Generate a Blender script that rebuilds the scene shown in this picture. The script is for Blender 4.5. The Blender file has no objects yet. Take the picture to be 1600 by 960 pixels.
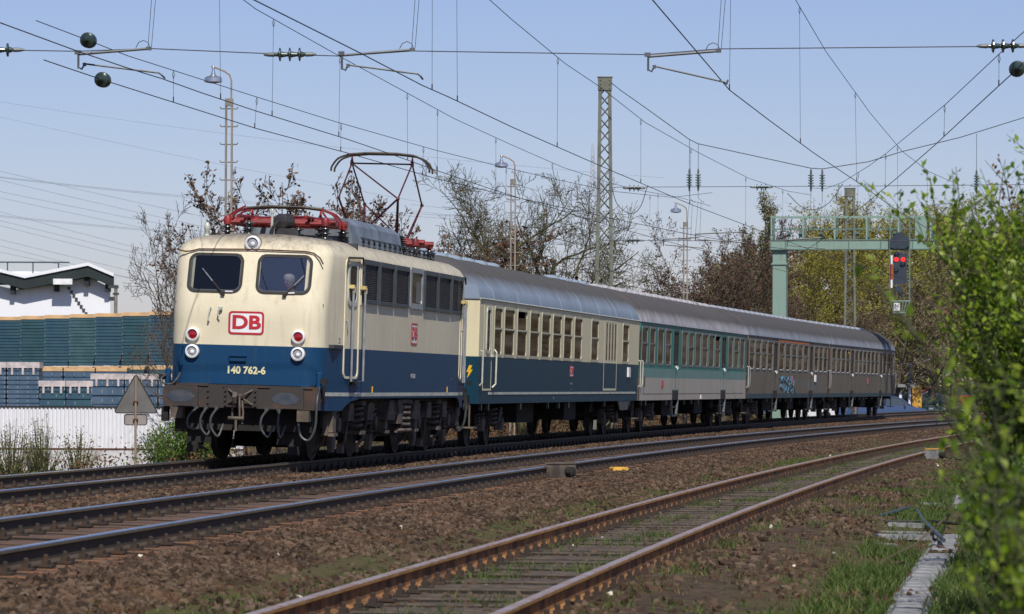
import bpy, bmesh, math, random
import numpy as np
from mathutils import Matrix, Vector
rnd = random.Random(7)
scene = bpy.context.scene
col = scene.collection
PI = math.pi

# ------------------------------------------------------------------ camera
CAM_H = 1.225
FPX = 5923.75
cam_d = bpy.data.cameras.new('camera'); cam = bpy.data.objects.new('camera', cam_d); col.objects.link(cam)
cam_d.sensor_width = 36.0; cam_d.sensor_fit = 'HORIZONTAL'
cam_d.lens = 36.0 * FPX / 1600.0
cam_d.clip_start = 0.5; cam_d.clip_end = 6000
_p, _r = 0.021285, 0.0041146
fw = Vector((0, math.cos(_p), math.sin(_p))); up0 = Vector((0, -math.sin(_p), math.cos(_p))); rt0 = Vector((1, 0, 0))
rt = rt0 * math.cos(_r) + up0 * math.sin(_r); up = up0 * math.cos(_r) - rt0 * math.sin(_r)
cam.matrix_world = Matrix(((rt.x, up.x, -fw.x, 0), (rt.y, up.y, -fw.y, 0), (rt.z, up.z, -fw.z, CAM_H), (0, 0, 0, 1)))
cam_d.dof.use_dof = True; cam_d.dof.focus_distance = 72.0; cam_d.dof.aperture_fstop = 7.1
scene.camera = cam

# ------------------------------------------------------------------ sky and sun
SUN_EL = math.radians(48.0)
SUN_AZ = math.radians(10.5)          # towards the sun: measured from -Y (behind the camera) to +X
sun_dir = Vector((math.sin(SUN_AZ) * math.cos(SUN_EL), -math.cos(SUN_AZ) * math.cos(SUN_EL), math.sin(SUN_EL)))
world = bpy.data.worlds.new('World'); scene.world = world; world.use_nodes = True
wn = world.node_tree.nodes; wl = world.node_tree.links; wn.clear()
sky = wn.new('ShaderNodeTexSky'); sky.sky_type = 'NISHITA'; sky.sun_disc = False
sky.sun_elevation = SUN_EL
sky.sun_rotation = math.atan2(sun_dir.x, sun_dir.y)
sky.altitude = 0; sky.air_density = 1.0; sky.dust_density = 0.35; sky.ozone_density = 4.0
tint = wn.new('ShaderNodeMix'); tint.data_type = 'RGBA'; tint.blend_type = 'MULTIPLY'
tint.inputs[0].default_value = 1.0; tint.inputs[7].default_value = (0.97, 0.895, 1.10, 1)
bg = wn.new('ShaderNodeBackground'); bg.inputs[1].default_value = 0.088
wo = wn.new('ShaderNodeOutputWorld')
wl.new(sky.outputs[0], tint.inputs[6]); wl.new(tint.outputs[2], bg.inputs[0]); wl.new(bg.outputs[0], wo.inputs[0])
sd_ = bpy.data.lights.new('sun', 'SUN'); sd_.energy = 4.7; sd_.angle = math.radians(0.53); sd_.color = (1.0, 0.955, 0.88)
sun = bpy.data.objects.new('sun', sd_); col.objects.link(sun)
sun.rotation_euler = sun_dir.to_track_quat('Z', 'Y').to_euler()
scene.view_settings.view_transform = 'Standard'; scene.view_settings.look = 'None'
scene.view_settings.exposure = 0.0; scene.view_settings.gamma = 1.0
scene.view_settings.use_curve_mapping = False
scene.render.engine = 'CYCLES'

# ------------------------------------------------------------------ materials
def nt(name):
    m = bpy.data.materials.new(name); m.use_nodes = True
    n = m.node_tree.nodes; l = m.node_tree.links
    return m, n, l, n['Principled BSDF']
def c4(c): return (c[0], c[1], c[2], 1)
MATS = {}
def pm(name, col1, rough=0.6, metal=0.0, col2=None, scale=3.0, bump=0.0, bscale=40.0, spec=0.5, stretch=(1, 1, 1), lo=0.4, hi=0.65, fine=0.0, coat=0.0):
    """paint, metal, stone: two tones mixed by noise, fine grain and bump"""
    m, n, l, b = nt(name); MATS[name] = m
    b.inputs['Roughness'].default_value = rough; b.inputs['Metallic'].default_value = metal
    b.inputs['Specular IOR Level'].default_value = spec
    if coat: b.inputs['Coat Weight'].default_value = coat; b.inputs['Coat Roughness'].default_value = 0.15
    if col2 is None: col2 = tuple(x * 0.75 for x in col1)
    tc = n.new('ShaderNodeTexCoord'); mp = n.new('ShaderNodeMapping'); mp.inputs['Scale'].default_value = stretch
    l.new(tc.outputs['Object'], mp.inputs[0])
    ns = n.new('ShaderNodeTexNoise'); ns.inputs['Scale'].default_value = scale; ns.inputs['Detail'].default_value = 6
    l.new(mp.outputs[0], ns.inputs['Vector'])
    rp = n.new('ShaderNodeMapRange'); rp.inputs[1].default_value = lo; rp.inputs[2].default_value = hi
    l.new(ns.outputs['Fac'], rp.inputs[0])
    mx = n.new('ShaderNodeMix'); mx.data_type = 'RGBA'; mx.inputs[6].default_value = c4(col1); mx.inputs[7].default_value = c4(col2)
    l.new(rp.outputs[0], mx.inputs[0])
    out = mx.outputs[2]
    if fine:
        n2 = n.new('ShaderNodeTexNoise'); n2.inputs['Scale'].default_value = 60; n2.inputs['Detail'].default_value = 3
        l.new(tc.outputs['Object'], n2.inputs['Vector'])
        r2 = n.new('ShaderNodeMapRange'); r2.inputs[1].default_value = 0.3; r2.inputs[2].default_value = 0.7
        r2.inputs[3].default_value = 1 - fine; r2.inputs[4].default_value = 1 + fine
        l.new(n2.outputs['Fac'], r2.inputs[0])
        m3 = n.new('ShaderNodeMix'); m3.data_type = 'RGBA'; m3.blend_type = 'MULTIPLY'; m3.inputs[0].default_value = 1
        l.new(out, m3.inputs[6]); l.new(r2.outputs[0], m3.inputs[7]); out = m3.outputs[2]
    l.new(out, b.inputs['Base Color'])
    if bump:
        nb = n.new('ShaderNodeTexNoise'); nb.inputs['Scale'].default_value = bscale; nb.inputs['Detail'].default_value = 5
        l.new(mp.outputs[0], nb.inputs['Vector'])
        bp = n.new('ShaderNodeBump'); bp.inputs['Strength'].default_value = bump; bp.inputs['Distance'].default_value = 0.02
        l.new(nb.outputs['Fac'], bp.inputs['Height']); l.new(bp.outputs[0], b.inputs['Normal'])
    return m
def island(name, cols, rough=0.6, trans=0.0, inst=False, spec=0.3):
    """leaves, stones: colour picked per loose piece"""
    m, n, l, b = nt(name); MATS[name] = m
    if inst:
        g = n.new('ShaderNodeObjectInfo'); o = g.outputs['Random']
    else:
        g = n.new('ShaderNodeNewGeometry'); o = g.outputs['Random Per Island']
    r = n.new('ShaderNodeValToRGB'); cr = r.color_ramp
    for i, c in enumerate(cols):
        e = cr.elements[i] if i < 2 else cr.elements.new(0.5)
        e.position = i / (len(cols) - 1.0); e.color = c4(c)
    # positions must be set in rising order
    for i, e in enumerate(sorted(cr.elements, key=lambda e: e.position)): pass
    l.new(o, r.inputs[0]); l.new(r.outputs[0], b.inputs['Base Color'])
    b.inputs['Roughness'].default_value = rough; b.inputs['Specular IOR Level'].default_value = spec
    if trans:
        tr = n.new('ShaderNodeBsdfTranslucent'); l.new(r.outputs[0], tr.inputs[0])
        mx = n.new('ShaderNodeMixShader'); mx.inputs[0].default_value = trans
        l.new(b.outputs[0], mx.inputs[1]); l.new(tr.outputs[0], mx.inputs[2]); l.new(mx.outputs[0], n['Material Output'].inputs[0])
    return m

M = {}
M['steel_top'] = pm('rail_top', (0.42, 0.43, 0.46), 0.22, 0.9, (0.3, 0.3, 0.33), 4)
M['rail_side'] = pm('rail_side', (0.15, 0.12, 0.075), 0.8, 0.0, (0.19, 0.14, 0.08), 3, 0.2)
M['rail_rust'] = pm('rail_rust', (0.50, 0.27, 0.08), 0.8, 0.0, (0.36, 0.17, 0.05), 4, 0.3)
M['rail_web'] = pm('rail_web', (0.055, 0.038, 0.022), 0.85, 0.0, (0.075, 0.05, 0.033), 3, 0.2)  # web and foot darker than head sides, shade below the head painted in
M['rail_web_rust'] = pm('rail_web_rusty', (0.34, 0.16, 0.05), 0.85, 0.0, (0.09, 0.04, 0.018), 4, 0.3)
M['siding_top'] = pm('siding_rail_top', (0.30, 0.26, 0.28), 0.6, 0.1, (0.24, 0.15, 0.10), 5)
M['wood'] = pm('sleeper_wood', (0.055, 0.043, 0.033), 0.9, 0, (0.115, 0.085, 0.06), 6, 0.6, 30, stretch=(1, 6, 6))
M['wood_rust'] = pm('sleeper_rusty', (0.075, 0.05, 0.038), 0.85, 0, (0.16, 0.07, 0.03), 3, 0.6, 30)
M['tar'] = pm('creosote_sides', (0.014, 0.011, 0.009), 0.9, 0, (0.028, 0.02, 0.015), 6)
M['clip'] = pm('fastening_iron', (0.032, 0.024, 0.018), 0.9, 0.0, (0.06, 0.032, 0.018), 8)
M['stone_old'] = island('ballast_stone', [(0.028, 0.020, 0.014), (0.068, 0.045, 0.031), (0.125, 0.085, 0.058)], 0.85, 0, True)
def stone_mat():
    m, n, l, b = nt('ballast_stone_mix'); b.inputs['Roughness'].default_value = .9; b.inputs['Specular IOR Level'].default_value = .2
    oi = n.new('ShaderNodeObjectInfo'); r = n.new('ShaderNodeValToRGB'); l.new(oi.outputs['Random'], r.inputs[0]); cr_ = r.color_ramp
    for p_, c in ((0, (0.028, 0.019, 0.012)), (.45, (0.072, 0.045, 0.028)), (.8, (0.12, 0.078, 0.05)), (1, (0.135, 0.098, 0.068))):
        e = cr_.elements[0] if p_ == 0 else cr_.elements[-1] if p_ == 1 else cr_.elements.new(p_); e.position = p_; e.color = c4(c)
    gp = n.new('ShaderNodeNewGeometry'); ns = n.new('ShaderNodeTexNoise'); ns.inputs['Scale'].default_value = .55; ns.inputs['Detail'].default_value = 5; l.new(gp.outputs['Position'], ns.inputs['Vector'])
    mr = n.new('ShaderNodeMapRange'); mr.inputs[1].default_value = .48; mr.inputs[2].default_value = .7; mr.inputs[4].default_value = .75; l.new(ns.outputs['Fac'], mr.inputs[0])
    mx = n.new('ShaderNodeMix'); mx.data_type = 'RGBA'; mx.blend_type = 'MULTIPLY'; mx.inputs[7].default_value = (.42, .40, .42, 1); l.new(mr.outputs[0], mx.inputs[0]); l.new(r.outputs[0], mx.inputs[6])
    n2 = n.new('ShaderNodeTexNoise'); n2.inputs['Scale'].default_value = 1.3; n2.inputs['Detail'].default_value = 4; ad = n.new('ShaderNodeVectorMath'); ad.operation = 'ADD'; ad.inputs[1].default_value = (9, 4, 2); l.new(gp.outputs['Position'], ad.inputs[0]); l.new(ad.outputs[0], n2.inputs['Vector'])
    m2 = n.new('ShaderNodeMapRange'); m2.inputs[1].default_value = .55; m2.inputs[2].default_value = .72; m2.inputs[4].default_value = .4; l.new(n2.outputs['Fac'], m2.inputs[0])
    mz = n.new('ShaderNodeMix'); mz.data_type = 'RGBA'; mz.inputs[7].default_value = (0.15, 0.065, 0.03, 1); l.new(m2.outputs[0], mz.inputs[0]); l.new(mx.outputs[2], mz.inputs[6]); l.new(mz.outputs[2], b.inputs['Base Color'])
    return m
M['stone'] = stone_mat()
M['stone_light'] = island('pale_stone', [(0.45, 0.38, 0.3), (0.7, 0.62, 0.5)], 0.8, 0, True)

def ground_mat():
    m, n, l, b = nt('soil_and_moss')
    b.inputs['Roughness'].default_value = 0.95; b.inputs['Specular IOR Level'].default_value = 0.15
    tc = n.new('ShaderNodeTexCoord')
    a = n.new('ShaderNodeAttribute'); a.attribute_name = 'cover'
    sp = n.new('ShaderNodeSeparateColor'); l.new(a.outputs['Color'], sp.inputs[0])
    n1 = n.new('ShaderNodeTexNoise'); n1.inputs['Scale'].default_value = 9; n1.inputs['Detail'].default_value = 8
    l.new(tc.outputs['Object'], n1.inputs['Vector'])
    soil = n.new('ShaderNodeValToRGB'); soil.color_ramp.elements[0].position = .35; soil.color_ramp.elements[1].position = .68
    soil.color_ramp.elements[0].color = (0.032, 0.022, 0.015, 1); soil.color_ramp.elements[1].color = (0.105, 0.072, 0.046, 1)
    l.new(n1.outputs['Fac'], soil.inputs[0])
    n2 = n.new('ShaderNodeTexNoise'); n2.inputs['Scale'].default_value = 2.6; n2.inputs['Detail'].default_value = 12; n2.inputs['Roughness'].default_value = .7
    l.new(tc.outputs['Object'], n2.inputs['Vector'])
    n3 = n.new('ShaderNodeTexNoise'); n3.inputs['Scale'].default_value = 25; n3.inputs['Detail'].default_value = 4
    l.new(tc.outputs['Object'], n3.inputs['Vector'])
    gr = n.new('ShaderNodeValToRGB'); gr.color_ramp.elements[0].color = (0.035, 0.04, 0.012, 1); gr.color_ramp.elements[1].color = (0.13, 0.105, 0.042, 1)
    l.new(n3.outputs['Fac'], gr.inputs[0])
    ad = n.new('ShaderNodeMath'); ad.operation = 'ADD'; l.new(n2.outputs['Fac'], ad.inputs[0]); l.new(sp.outputs[0], ad.inputs[1])
    mr = n.new('ShaderNodeMapRange'); mr.inputs[1].default_value = .92; mr.inputs[2].default_value = 1.12
    l.new(ad.outputs[0], mr.inputs[0])
    mx = n.new('ShaderNodeMix'); mx.data_type = 'RGBA'; l.new(mr.outputs[0], mx.inputs[0]); l.new(soil.outputs[0], mx.inputs[6]); l.new(gr.outputs[0], mx.inputs[7])
    rs = n.new('ShaderNodeMix'); rs.data_type = 'RGBA'; rs.inputs[7].default_value = (0.26, 0.10, 0.035, 1)
    rm = n.new('ShaderNodeMath'); rm.operation = 'MULTIPLY'; l.new(sp.outputs[1], rm.inputs[0]); l.new(n2.outputs['Fac'], rm.inputs[1])
    l.new(rm.outputs[0], rs.inputs[0]); l.new(mx.outputs[2], rs.inputs[6])
    l.new(rs.outputs[2], b.inputs['Base Color'])
    bp = n.new('ShaderNodeBump'); bp.inputs['Strength'].default_value = 0.9; bp.inputs['Distance'].default_value = 0.05
    l.new(n1.outputs['Fac'], bp.inputs['Height']); l.new(bp.outputs[0], b.inputs['Normal'])
    return m
M['ground'] = ground_mat()

def body_paint(name, base, dirt, dirt_amt, streak=(0.6, 0.6, 6.0), spec=.18, rough=0.5, top_soot=None, mscale=(5.0, 5.0, 0.5), coat=0.0, fine=0.04, metal=0.0):
    """vehicle paint with vertical dirt streaks; top_soot=(z0, z1, colour) grime band by height on the object"""
    m, n, l, b = nt(name)
    b.inputs['Roughness'].default_value = rough; b.inputs['Specular IOR Level'].default_value = spec; b.inputs['Coat Weight'].default_value = coat; b.inputs['Metallic'].default_value = metal
    tc = n.new('ShaderNodeTexCoord')
    mp = n.new('ShaderNodeMapping'); mp.inputs['Scale'].default_value = mscale; l.new(tc.outputs['Object'], mp.inputs[0])
    n1 = n.new('ShaderNodeTexNoise'); n1.inputs['Scale'].default_value = 1.6; n1.inputs['Detail'].default_value = 7; n1.inputs['Roughness'].default_value = .65
    l.new(mp.outputs[0], n1.inputs['Vector'])
    n2 = n.new('ShaderNodeTexNoise'); n2.inputs['Scale'].default_value = 0.9; n2.inputs['Detail'].default_value = 5; l.new(tc.outputs['Object'], n2.inputs['Vector'])
    r1 = n.new('ShaderNodeMapRange'); r1.inputs[1].default_value = .48; r1.inputs[2].default_value = .72; r1.inputs[4].default_value = dirt_amt
    l.new(n1.outputs['Fac'], r1.inputs[0])
    r2 = n.new('ShaderNodeMapRange'); r2.inputs[1].default_value = .35; r2.inputs[2].default_value = .75; r2.inputs[4].default_value = dirt_amt * .6
    l.new(n2.outputs['Fac'], r2.inputs[0])
    ad = n.new('ShaderNodeMath'); ad.operation = 'MAXIMUM'; l.new(r1.outputs[0], ad.inputs[0]); l.new(r2.outputs[0], ad.inputs[1])
    mx = n.new('ShaderNodeMix'); mx.data_type = 'RGBA'; mx.inputs[6].default_value = c4(base); mx.inputs[7].default_value = c4(dirt)
    l.new(ad.outputs[0], mx.inputs[0]); out = mx.outputs[2]
    if top_soot:
        sx = n.new('ShaderNodeSeparateXYZ'); l.new(tc.outputs['Object'], sx.inputs[0])
        a2 = n.new('ShaderNodeMath'); a2.operation = 'MULTIPLY_ADD'; a2.inputs[1].default_value = 0.35; l.new(n1.outputs['Fac'], a2.inputs[0]); l.new(sx.outputs[2], a2.inputs[2])
        r3 = n.new('ShaderNodeMapRange'); r3.inputs[1].default_value = top_soot[0] + .17; r3.inputs[2].default_value = top_soot[1] + .17; r3.inputs[4].default_value = .95
        l.new(a2.outputs[0], r3.inputs[0])
        m2 = n.new('ShaderNodeMix'); m2.data_type = 'RGBA'; m2.inputs[7].default_value = c4(top_soot[2]); l.new(r3.outputs[0], m2.inputs[0]); l.new(out, m2.inputs[6]); out = m2.outputs[2]
    n4 = n.new('ShaderNodeTexNoise'); n4.inputs['Scale'].default_value = 35; l.new(tc.outputs['Object'], n4.inputs['Vector'])
    r4 = n.new('ShaderNodeMapRange'); r4.inputs[3].default_value = 1 - fine * 2; r4.inputs[4].default_value = 1 + fine * 2; l.new(n4.outputs['Fac'], r4.inputs[0])
    m5 = n.new('ShaderNodeMix'); m5.data_type = 'RGBA'; m5.blend_type = 'MULTIPLY'; m5.inputs[0].default_value = 1; l.new(out, m5.inputs[6]); l.new(r4.outputs[0], m5.inputs[7])
    l.new(m5.outputs[2], b.inputs['Base Color'])
    # slightly wavy sheet metal
    bp = n.new('ShaderNodeBump'); bp.inputs['Strength'].default_value = 0.12; bp.inputs['Distance'].default_value = 0.05
    l.new(n2.outputs['Fac'], bp.inputs['Height']); l.new(bp.outputs[0], b.inputs['Normal'])
    return m
CREAM = (0.70, 0.635, 0.465); BLUE = (0.006, 0.046, 0.115)
M['cream'] = body_paint('cream_paint', CREAM, (0.40, 0.31, 0.18), .5, top_soot=(3.50, 3.80, (0.12, 0.10, 0.09)))
M['blue'] = body_paint('ocean_blue_paint', BLUE, (0.035, 0.06, 0.085), .45)
M['cream2'] = body_paint('coach_cream_paint', (0.66, 0.6, 0.40), (0.42, 0.36, 0.24), .35)
M['blue2'] = body_paint('coach_blue_paint', (0.005, 0.038, 0.068), (0.02, 0.045, 0.05), .5)
M['mint'] = body_paint('coach_mint_paint', (0.04, 0.19, 0.155), (0.06, 0.13, 0.11), .5)
M['mint_pale'] = body_paint('coach_pale_mint_paint', (0.15, 0.27, 0.24), (0.14, 0.18, 0.16), .5)
M['lgrey'] = body_paint('coach_light_grey_paint', (0.42, 0.39, 0.34), (0.26, 0.2, 0.15), .55)
M['silver'] = body_paint('dirty_bare_metal', (0.235, 0.205, 0.16), (0.13, 0.10, 0.075), .7, rough=.6, metal=0.0, coat=0)
M['silver_low'] = body_paint('dirty_ribbed_metal', (0.175, 0.152, 0.115), (0.095, 0.078, 0.058), .7, rough=.7, metal=0.0, coat=0)
M['petrol'] = body_paint('petrol_sill_paint', (0.025, 0.065, 0.085), (0.06, 0.06, 0.055), .6)
M['roof'] = body_paint('grey_roof_paint', (0.24, 0.30, 0.38), (0.12, 0.12, 0.125), .5, rough=.8, spec=.08, mscale=(.7, 4, .7), top_soot=(3.34, 3.62, (0.082, 0.077, 0.070)))
M['roof_metal'] = body_paint('streaked_metal_roof', (0.46, 0.46, 0.49), (0.14, 0.115, 0.11), .9, rough=.75, spec=.1, mscale=(.7, 7, .7), top_soot=(3.19, 3.46, (0.080, 0.071, 0.066)))
M['roof_dark'] = body_paint('dull_metal_roof', (0.30, 0.33, 0.38), (0.12, 0.11, 0.12), .6, rough=.8, spec=.08, mscale=(.7, 4, .7), top_soot=(3.17, 3.44, (0.076, 0.070, 0.066)))
M['fence_white'] = body_paint('corrugated_white', (0.74, 0.74, 0.77), (0.42, 0.40, 0.36), .45, mscale=(3, 3, .6))
M['gantry'] = body_paint('gantry_green', (0.225, 0.34, 0.285), (0.20, 0.17, 0.12), .5, mscale=(4, 4, .6))
M['hall'] = body_paint('hall_white', (0.78, 0.79, 0.82), (0.55, 0.55, 0.55), .35, mscale=(.8, .8, .15))
M['loco_box'] = pm('roof_box_grey', (0.19, 0.23, 0.27), 0.5, 0.1, (0.12, 0.13, 0.15), 2)
M['dark'] = pm('underframe_grime', (0.009, 0.008, 0.008), 0.9, 0.0, (0.022, 0.018, 0.014), 4, 0.2)  # grimy black, deepened to paint in the shadow under the vehicles
M['bogie'] = pm('bogie_brown_dust', (0.15, 0.12, 0.09), 0.9, 0.0, (0.065, 0.053, 0.042), 3, 0.3)  # brown raised so outer running-gear pieces look sunlit beside the dark ones
M['wheel'] = pm('wheel_steel', (0.03, 0.027, 0.025), 0.7, 0.3, (0.05, 0.04, 0.03), 5)
M['beam'] = pm('buffer_beam_brown', (0.038, 0.032, 0.029), 0.85, 0.0, (0.085, 0.045, 0.027), 3, 0.2, lo=.5, hi=.8)
M['grease'] = pm('buffer_grease', (0.045, 0.055, 0.075), 0.45, 0.2, (0.08, 0.085, 0.09), 7)
M['red'] = pm('pantograph_red', (0.26, 0.022, 0.02), 0.45, 0.0, (0.12, 0.015, 0.015), 5)
M['dred'] = pm('pantograph_dark_red', (0.10, 0.02, 0.022), 0.5, 0.2, (0.05, 0.016, 0.016), 5)
M['shoe'] = pm('contact_shoe', (0.075, 0.06, 0.04), 0.5, 0.5, (0.04, 0.035, 0.03), 5)
M['porcelain'] = pm('insulator_brown', (0.03, 0.028, 0.028), 0.25, 0.0, (0.05, 0.045, 0.04), 5)
M['insul_green'] = pm('insulator_green', (0.022, 0.04, 0.034), 0.25, 0.0, (0.035, 0.055, 0.045), 5)
M['glass_ins'] = pm('insulator_glass', (0.16, 0.22, 0.19), 0.15, 0.0, (0.08, 0.12, 0.10), 5)
M['rubber'] = pm('black_rubber', (0.013, 0.012, 0.011), 0.7, 0, (0.03, 0.022, 0.018), 6)
M['hose'] = pm('hose_grey', (0.06, 0.068, 0.07), 0.4, 0.1, (0.05, 0.055, 0.05), 9)
M['grille'] = pm('ventilation_grille', (0.055, 0.048, 0.04), 0.6, 0.2, (0.085, 0.073, 0.058), 2.5)
M['grille_frame'] = pm('grille_frame', (0.055, 0.066, 0.075), 0.5, 0.2)
M['alu'] = pm('aluminium', (0.34, 0.355, 0.37), 0.45, 0.3, (0.24, 0.25, 0.26), 5)
M['trim'] = pm('pale_trim', (0.55, 0.56, 0.48), 0.45, 0.1, (0.4, 0.42, 0.36), 4)
M['yellowcream'] = pm('handle_yellow', (0.66, 0.5, 0.2), 0.5)
M['white'] = pm('white_paint', (0.8, 0.8, 0.79), 0.5, 0, (0.66, 0.66, 0.65), 3)
M['dbred'] = pm('logo_red', (0.48, 0.022, 0.03), 0.45, 0, (0.4, 0.02, 0.028), 3)
M['cream_text'] = pm('number_cream', (0.75, 0.7, 0.42), 0.5)
M['grey_text'] = pm('number_grey', (0.3, 0.33, 0.36), 0.5)
M['yellow'] = pm('flash_yellow', (0.85, 0.5, 0.02), 0.5)
M['orange'] = pm('stripe_orange', (0.62, 0.17, 0.03), 0.6)
M['graffiti'] = pm('graffiti_blue', (0.08, 0.26, 0.42), 0.7)
M['rust'] = pm('rust_streak', (0.13, 0.05, 0.022), 0.85, 0, (0.08, 0.04, 0.025), 4)
M['mast'] = pm('mast_grey_green', (0.16, 0.17, 0.13), 0.7, 0.1, (0.11, 0.115, 0.09), 2, 0.2)
M['post'] = pm('post_weathered', (0.24, 0.23, 0.2), 0.7, 0.1, (0.17, 0.15, 0.13), 3)
M['post_rust'] = pm('post_rusty', (0.30, 0.235, 0.17), 0.8, 0.0, (0.22, 0.18, 0.14), 3)  # rusty tan, also the sunlit colour of the right lamp-post upright
M['lampshade'] = pm('lamp_shade_metal', (0.6, 0.62, 0.65), 0.25, 0.8)
M['wire'] = pm('copper_wire_weathered', (0.055, 0.05, 0.06), 0.6, 0.3)
M['far_wire'] = pm('aluminium_conductor', (0.22, 0.24, 0.30), 0.6, 0.0)
M['steel_arm'] = pm('galvanised_tube', (0.11, 0.12, 0.12), 0.5, 0.3)
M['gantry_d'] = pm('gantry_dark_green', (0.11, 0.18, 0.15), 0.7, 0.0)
M['signal'] = pm('signal_black', (0.022, 0.036, 0.055), 0.6)
M['concrete'] = pm('concrete', (0.25, 0.25, 0.255), 0.9, 0.0, (0.15, 0.15, 0.14), 5, 0.4, 25, fine=.1)

M['base_wall'] = pm('rendered_base', (0.58, 0.57, 0.58), 0.9, 0.0, (0.32, 0.3, 0.27), 1.6, lo=.45, hi=.7)
M['plank'] = pm('pallet_wood', (0.66, 0.42, 0.2), 0.8, 0.0, (0.5, 0.33, 0.18), 3)
M['wrap'] = pm('pale_shrink_wrap', (0.6, 0.52, 0.5), 0.3, 0.0, (0.4, 0.36, 0.36), 6)
M['crate'] = pm('teal_crates', (0.028, 0.075, 0.115), 0.45, 0.0, (0.035, 0.09, 0.115), 2.5)
M['crate3'] = pm('teal_crates_faded', (0.05, 0.11, 0.13), 0.5, 0.0, (0.03, 0.085, 0.095), 2.0)
M['crate4'] = pm('green_crates', (0.022, 0.07, 0.088), 0.45, 0.0, (0.03, 0.085, 0.105), 2.0)
M['crate2'] = pm('slate_blue_crates', (0.075, 0.12, 0.18), 0.45, 0.0, (0.045, 0.09, 0.14), 2.5)
M['hall_dark'] = pm('hall_truss_dark', (0.012, 0.022, 0.022), 0.7)  # truss black, also colouring in the shade under the roof overhang
M['signback'] = pm('sign_back_grey', (0.13, 0.125, 0.12), 0.5, 0.2, (0.17, 0.165, 0.155), 3)
M['signback2'] = pm('plate_back_pale', (0.34, 0.3, 0.28), 0.5, 0.2, (0.25, 0.23, 0.21), 3)
M['bark'] = pm('bark_grey', (0.12, 0.095, 0.075), 0.9, 0.0, (0.075, 0.06, 0.045), 3)
M['bark_moss'] = pm('bark_mossy', (0.095, 0.085, 0.035), 0.9, 0.0, (0.06, 0.05, 0.03), 3)
M['bark_dark'] = pm('bark_dark', (0.08, 0.066, 0.046), 0.9, 0.0, (0.12, 0.10, 0.06), 3)
M['twig_green'] = pm('young_twig', (0.08, 0.09, 0.03), 0.8, 0.0, (0.05, 0.055, 0.025), 5)
M['leaf'] = island('spring_leaf', [(0.08, 0.16, 0.012), (0.22, 0.34, 0.02), (0.38, 0.46, 0.05)], 0.45, .5, spec=.5)
M['leaf2'] = island('hedge_leaf', [(0.035, 0.08, 0.012), (0.09, 0.17, 0.02), (0.17, 0.25, 0.04)], 0.5, .3)
M['leaf_brown'] = island('withered_leaf', [(0.055, 0.028, 0.018), (0.14, 0.07, 0.035), (0.22, 0.12, 0.06)], 0.8, .2)
M['leaf_dark'] = island('dark_red_leaf', [(0.03, 0.014, 0.012), (0.09, 0.04, 0.028), (0.15, 0.075, 0.045)], 0.8, .2)
M['leaf_olive'] = island('olive_bud', [(0.16, 0.145, 0.014), (0.30, 0.27, 0.03), (0.40, 0.36, 0.06)], 0.8, .3)
M['leaf_fresh'] = island('fresh_yellow_green', [(0.13, 0.16, 0.02), (0.26, 0.30, 0.04), (0.38, 0.40, 0.08)], 0.8, .3)
M['leaf_pale'] = island('pale_catkin', [(0.16, 0.15, 0.06), (0.28, 0.25, 0.12)], 0.8, .3)
M['leaf_brush'] = island('brush_twig_brown', [(0.11, 0.085, 0.05), (0.21, 0.165, 0.09), (0.31, 0.25, 0.15)], 0.9, .1)
M['grass'] = island('grass_blade', [(0.04, 0.08, 0.014), (0.085, 0.15, 0.025), (0.18, 0.20, 0.06)], 0.6, .4)
M['grass_dry'] = island('dry_grass', [(0.12, 0.085, 0.04), (0.24, 0.18, 0.09), (0.10, 0.11, 0.035)], 0.8, .3)
M['skin'] = pm('skin', (0.5, 0.27, 0.2), 0.6); M['hair'] = pm('grey_hair', (0.42, 0.38, 0.33), 0.8)
M['pink'] = pm('pink_shirt', (0.72, 0.45, 0.55), 0.8); M['navy'] = pm('navy_jacket', (0.03, 0.04, 0.07), 0.8)
M['dhair'] = pm('brown_hair', (0.06, 0.035, 0.02), 0.8)
M['cabin'] = pm('cab_interior', (0.045, 0.05, 0.055), 0.7)
M['curtain'] = pm('curtain_ochre', (0.26, 0.13, 0.05), 0.8); M['curtain_blue'] = pm('curtain_blue', (0.02, 0.07, 0.16), .8)  # the blue one is the colour of painted glints in the left windscreen
M['red_tape'] = pm('barrier_red', (0.5, 0.02, 0.02), 0.5)
M['tyre'] = pm('tyre', (0.012, 0.012, 0.012), 0.8)
def lens(name, c, rough=.1, em=0.0, emc=None):
    m, n, l, b = nt(name); b.inputs['Base Color'].default_value = c4(c); b.inputs['Roughness'].default_value = rough
    b.inputs['Coat Weight'].default_value = 1.0
    if em: b.inputs['Emission Color'].default_value = c4(emc or c); b.inputs['Emission Strength'].default_value = em
    return m
M['lamp_red'] = lens('red_lens', (0.28, 0.004, 0.006)); M['lamp_white'] = lens('clear_lens', (0.30, 0.31, 0.33))
M['lamp_bowl'] = pm('reflector', (0.22, 0.22, 0.23), 0.2, 0.9)
M['sig_red'] = lens('signal_red_light', (0.8, 0.0, 0.0), .2, 1.6, (1, 0.01, 0.005))
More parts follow.
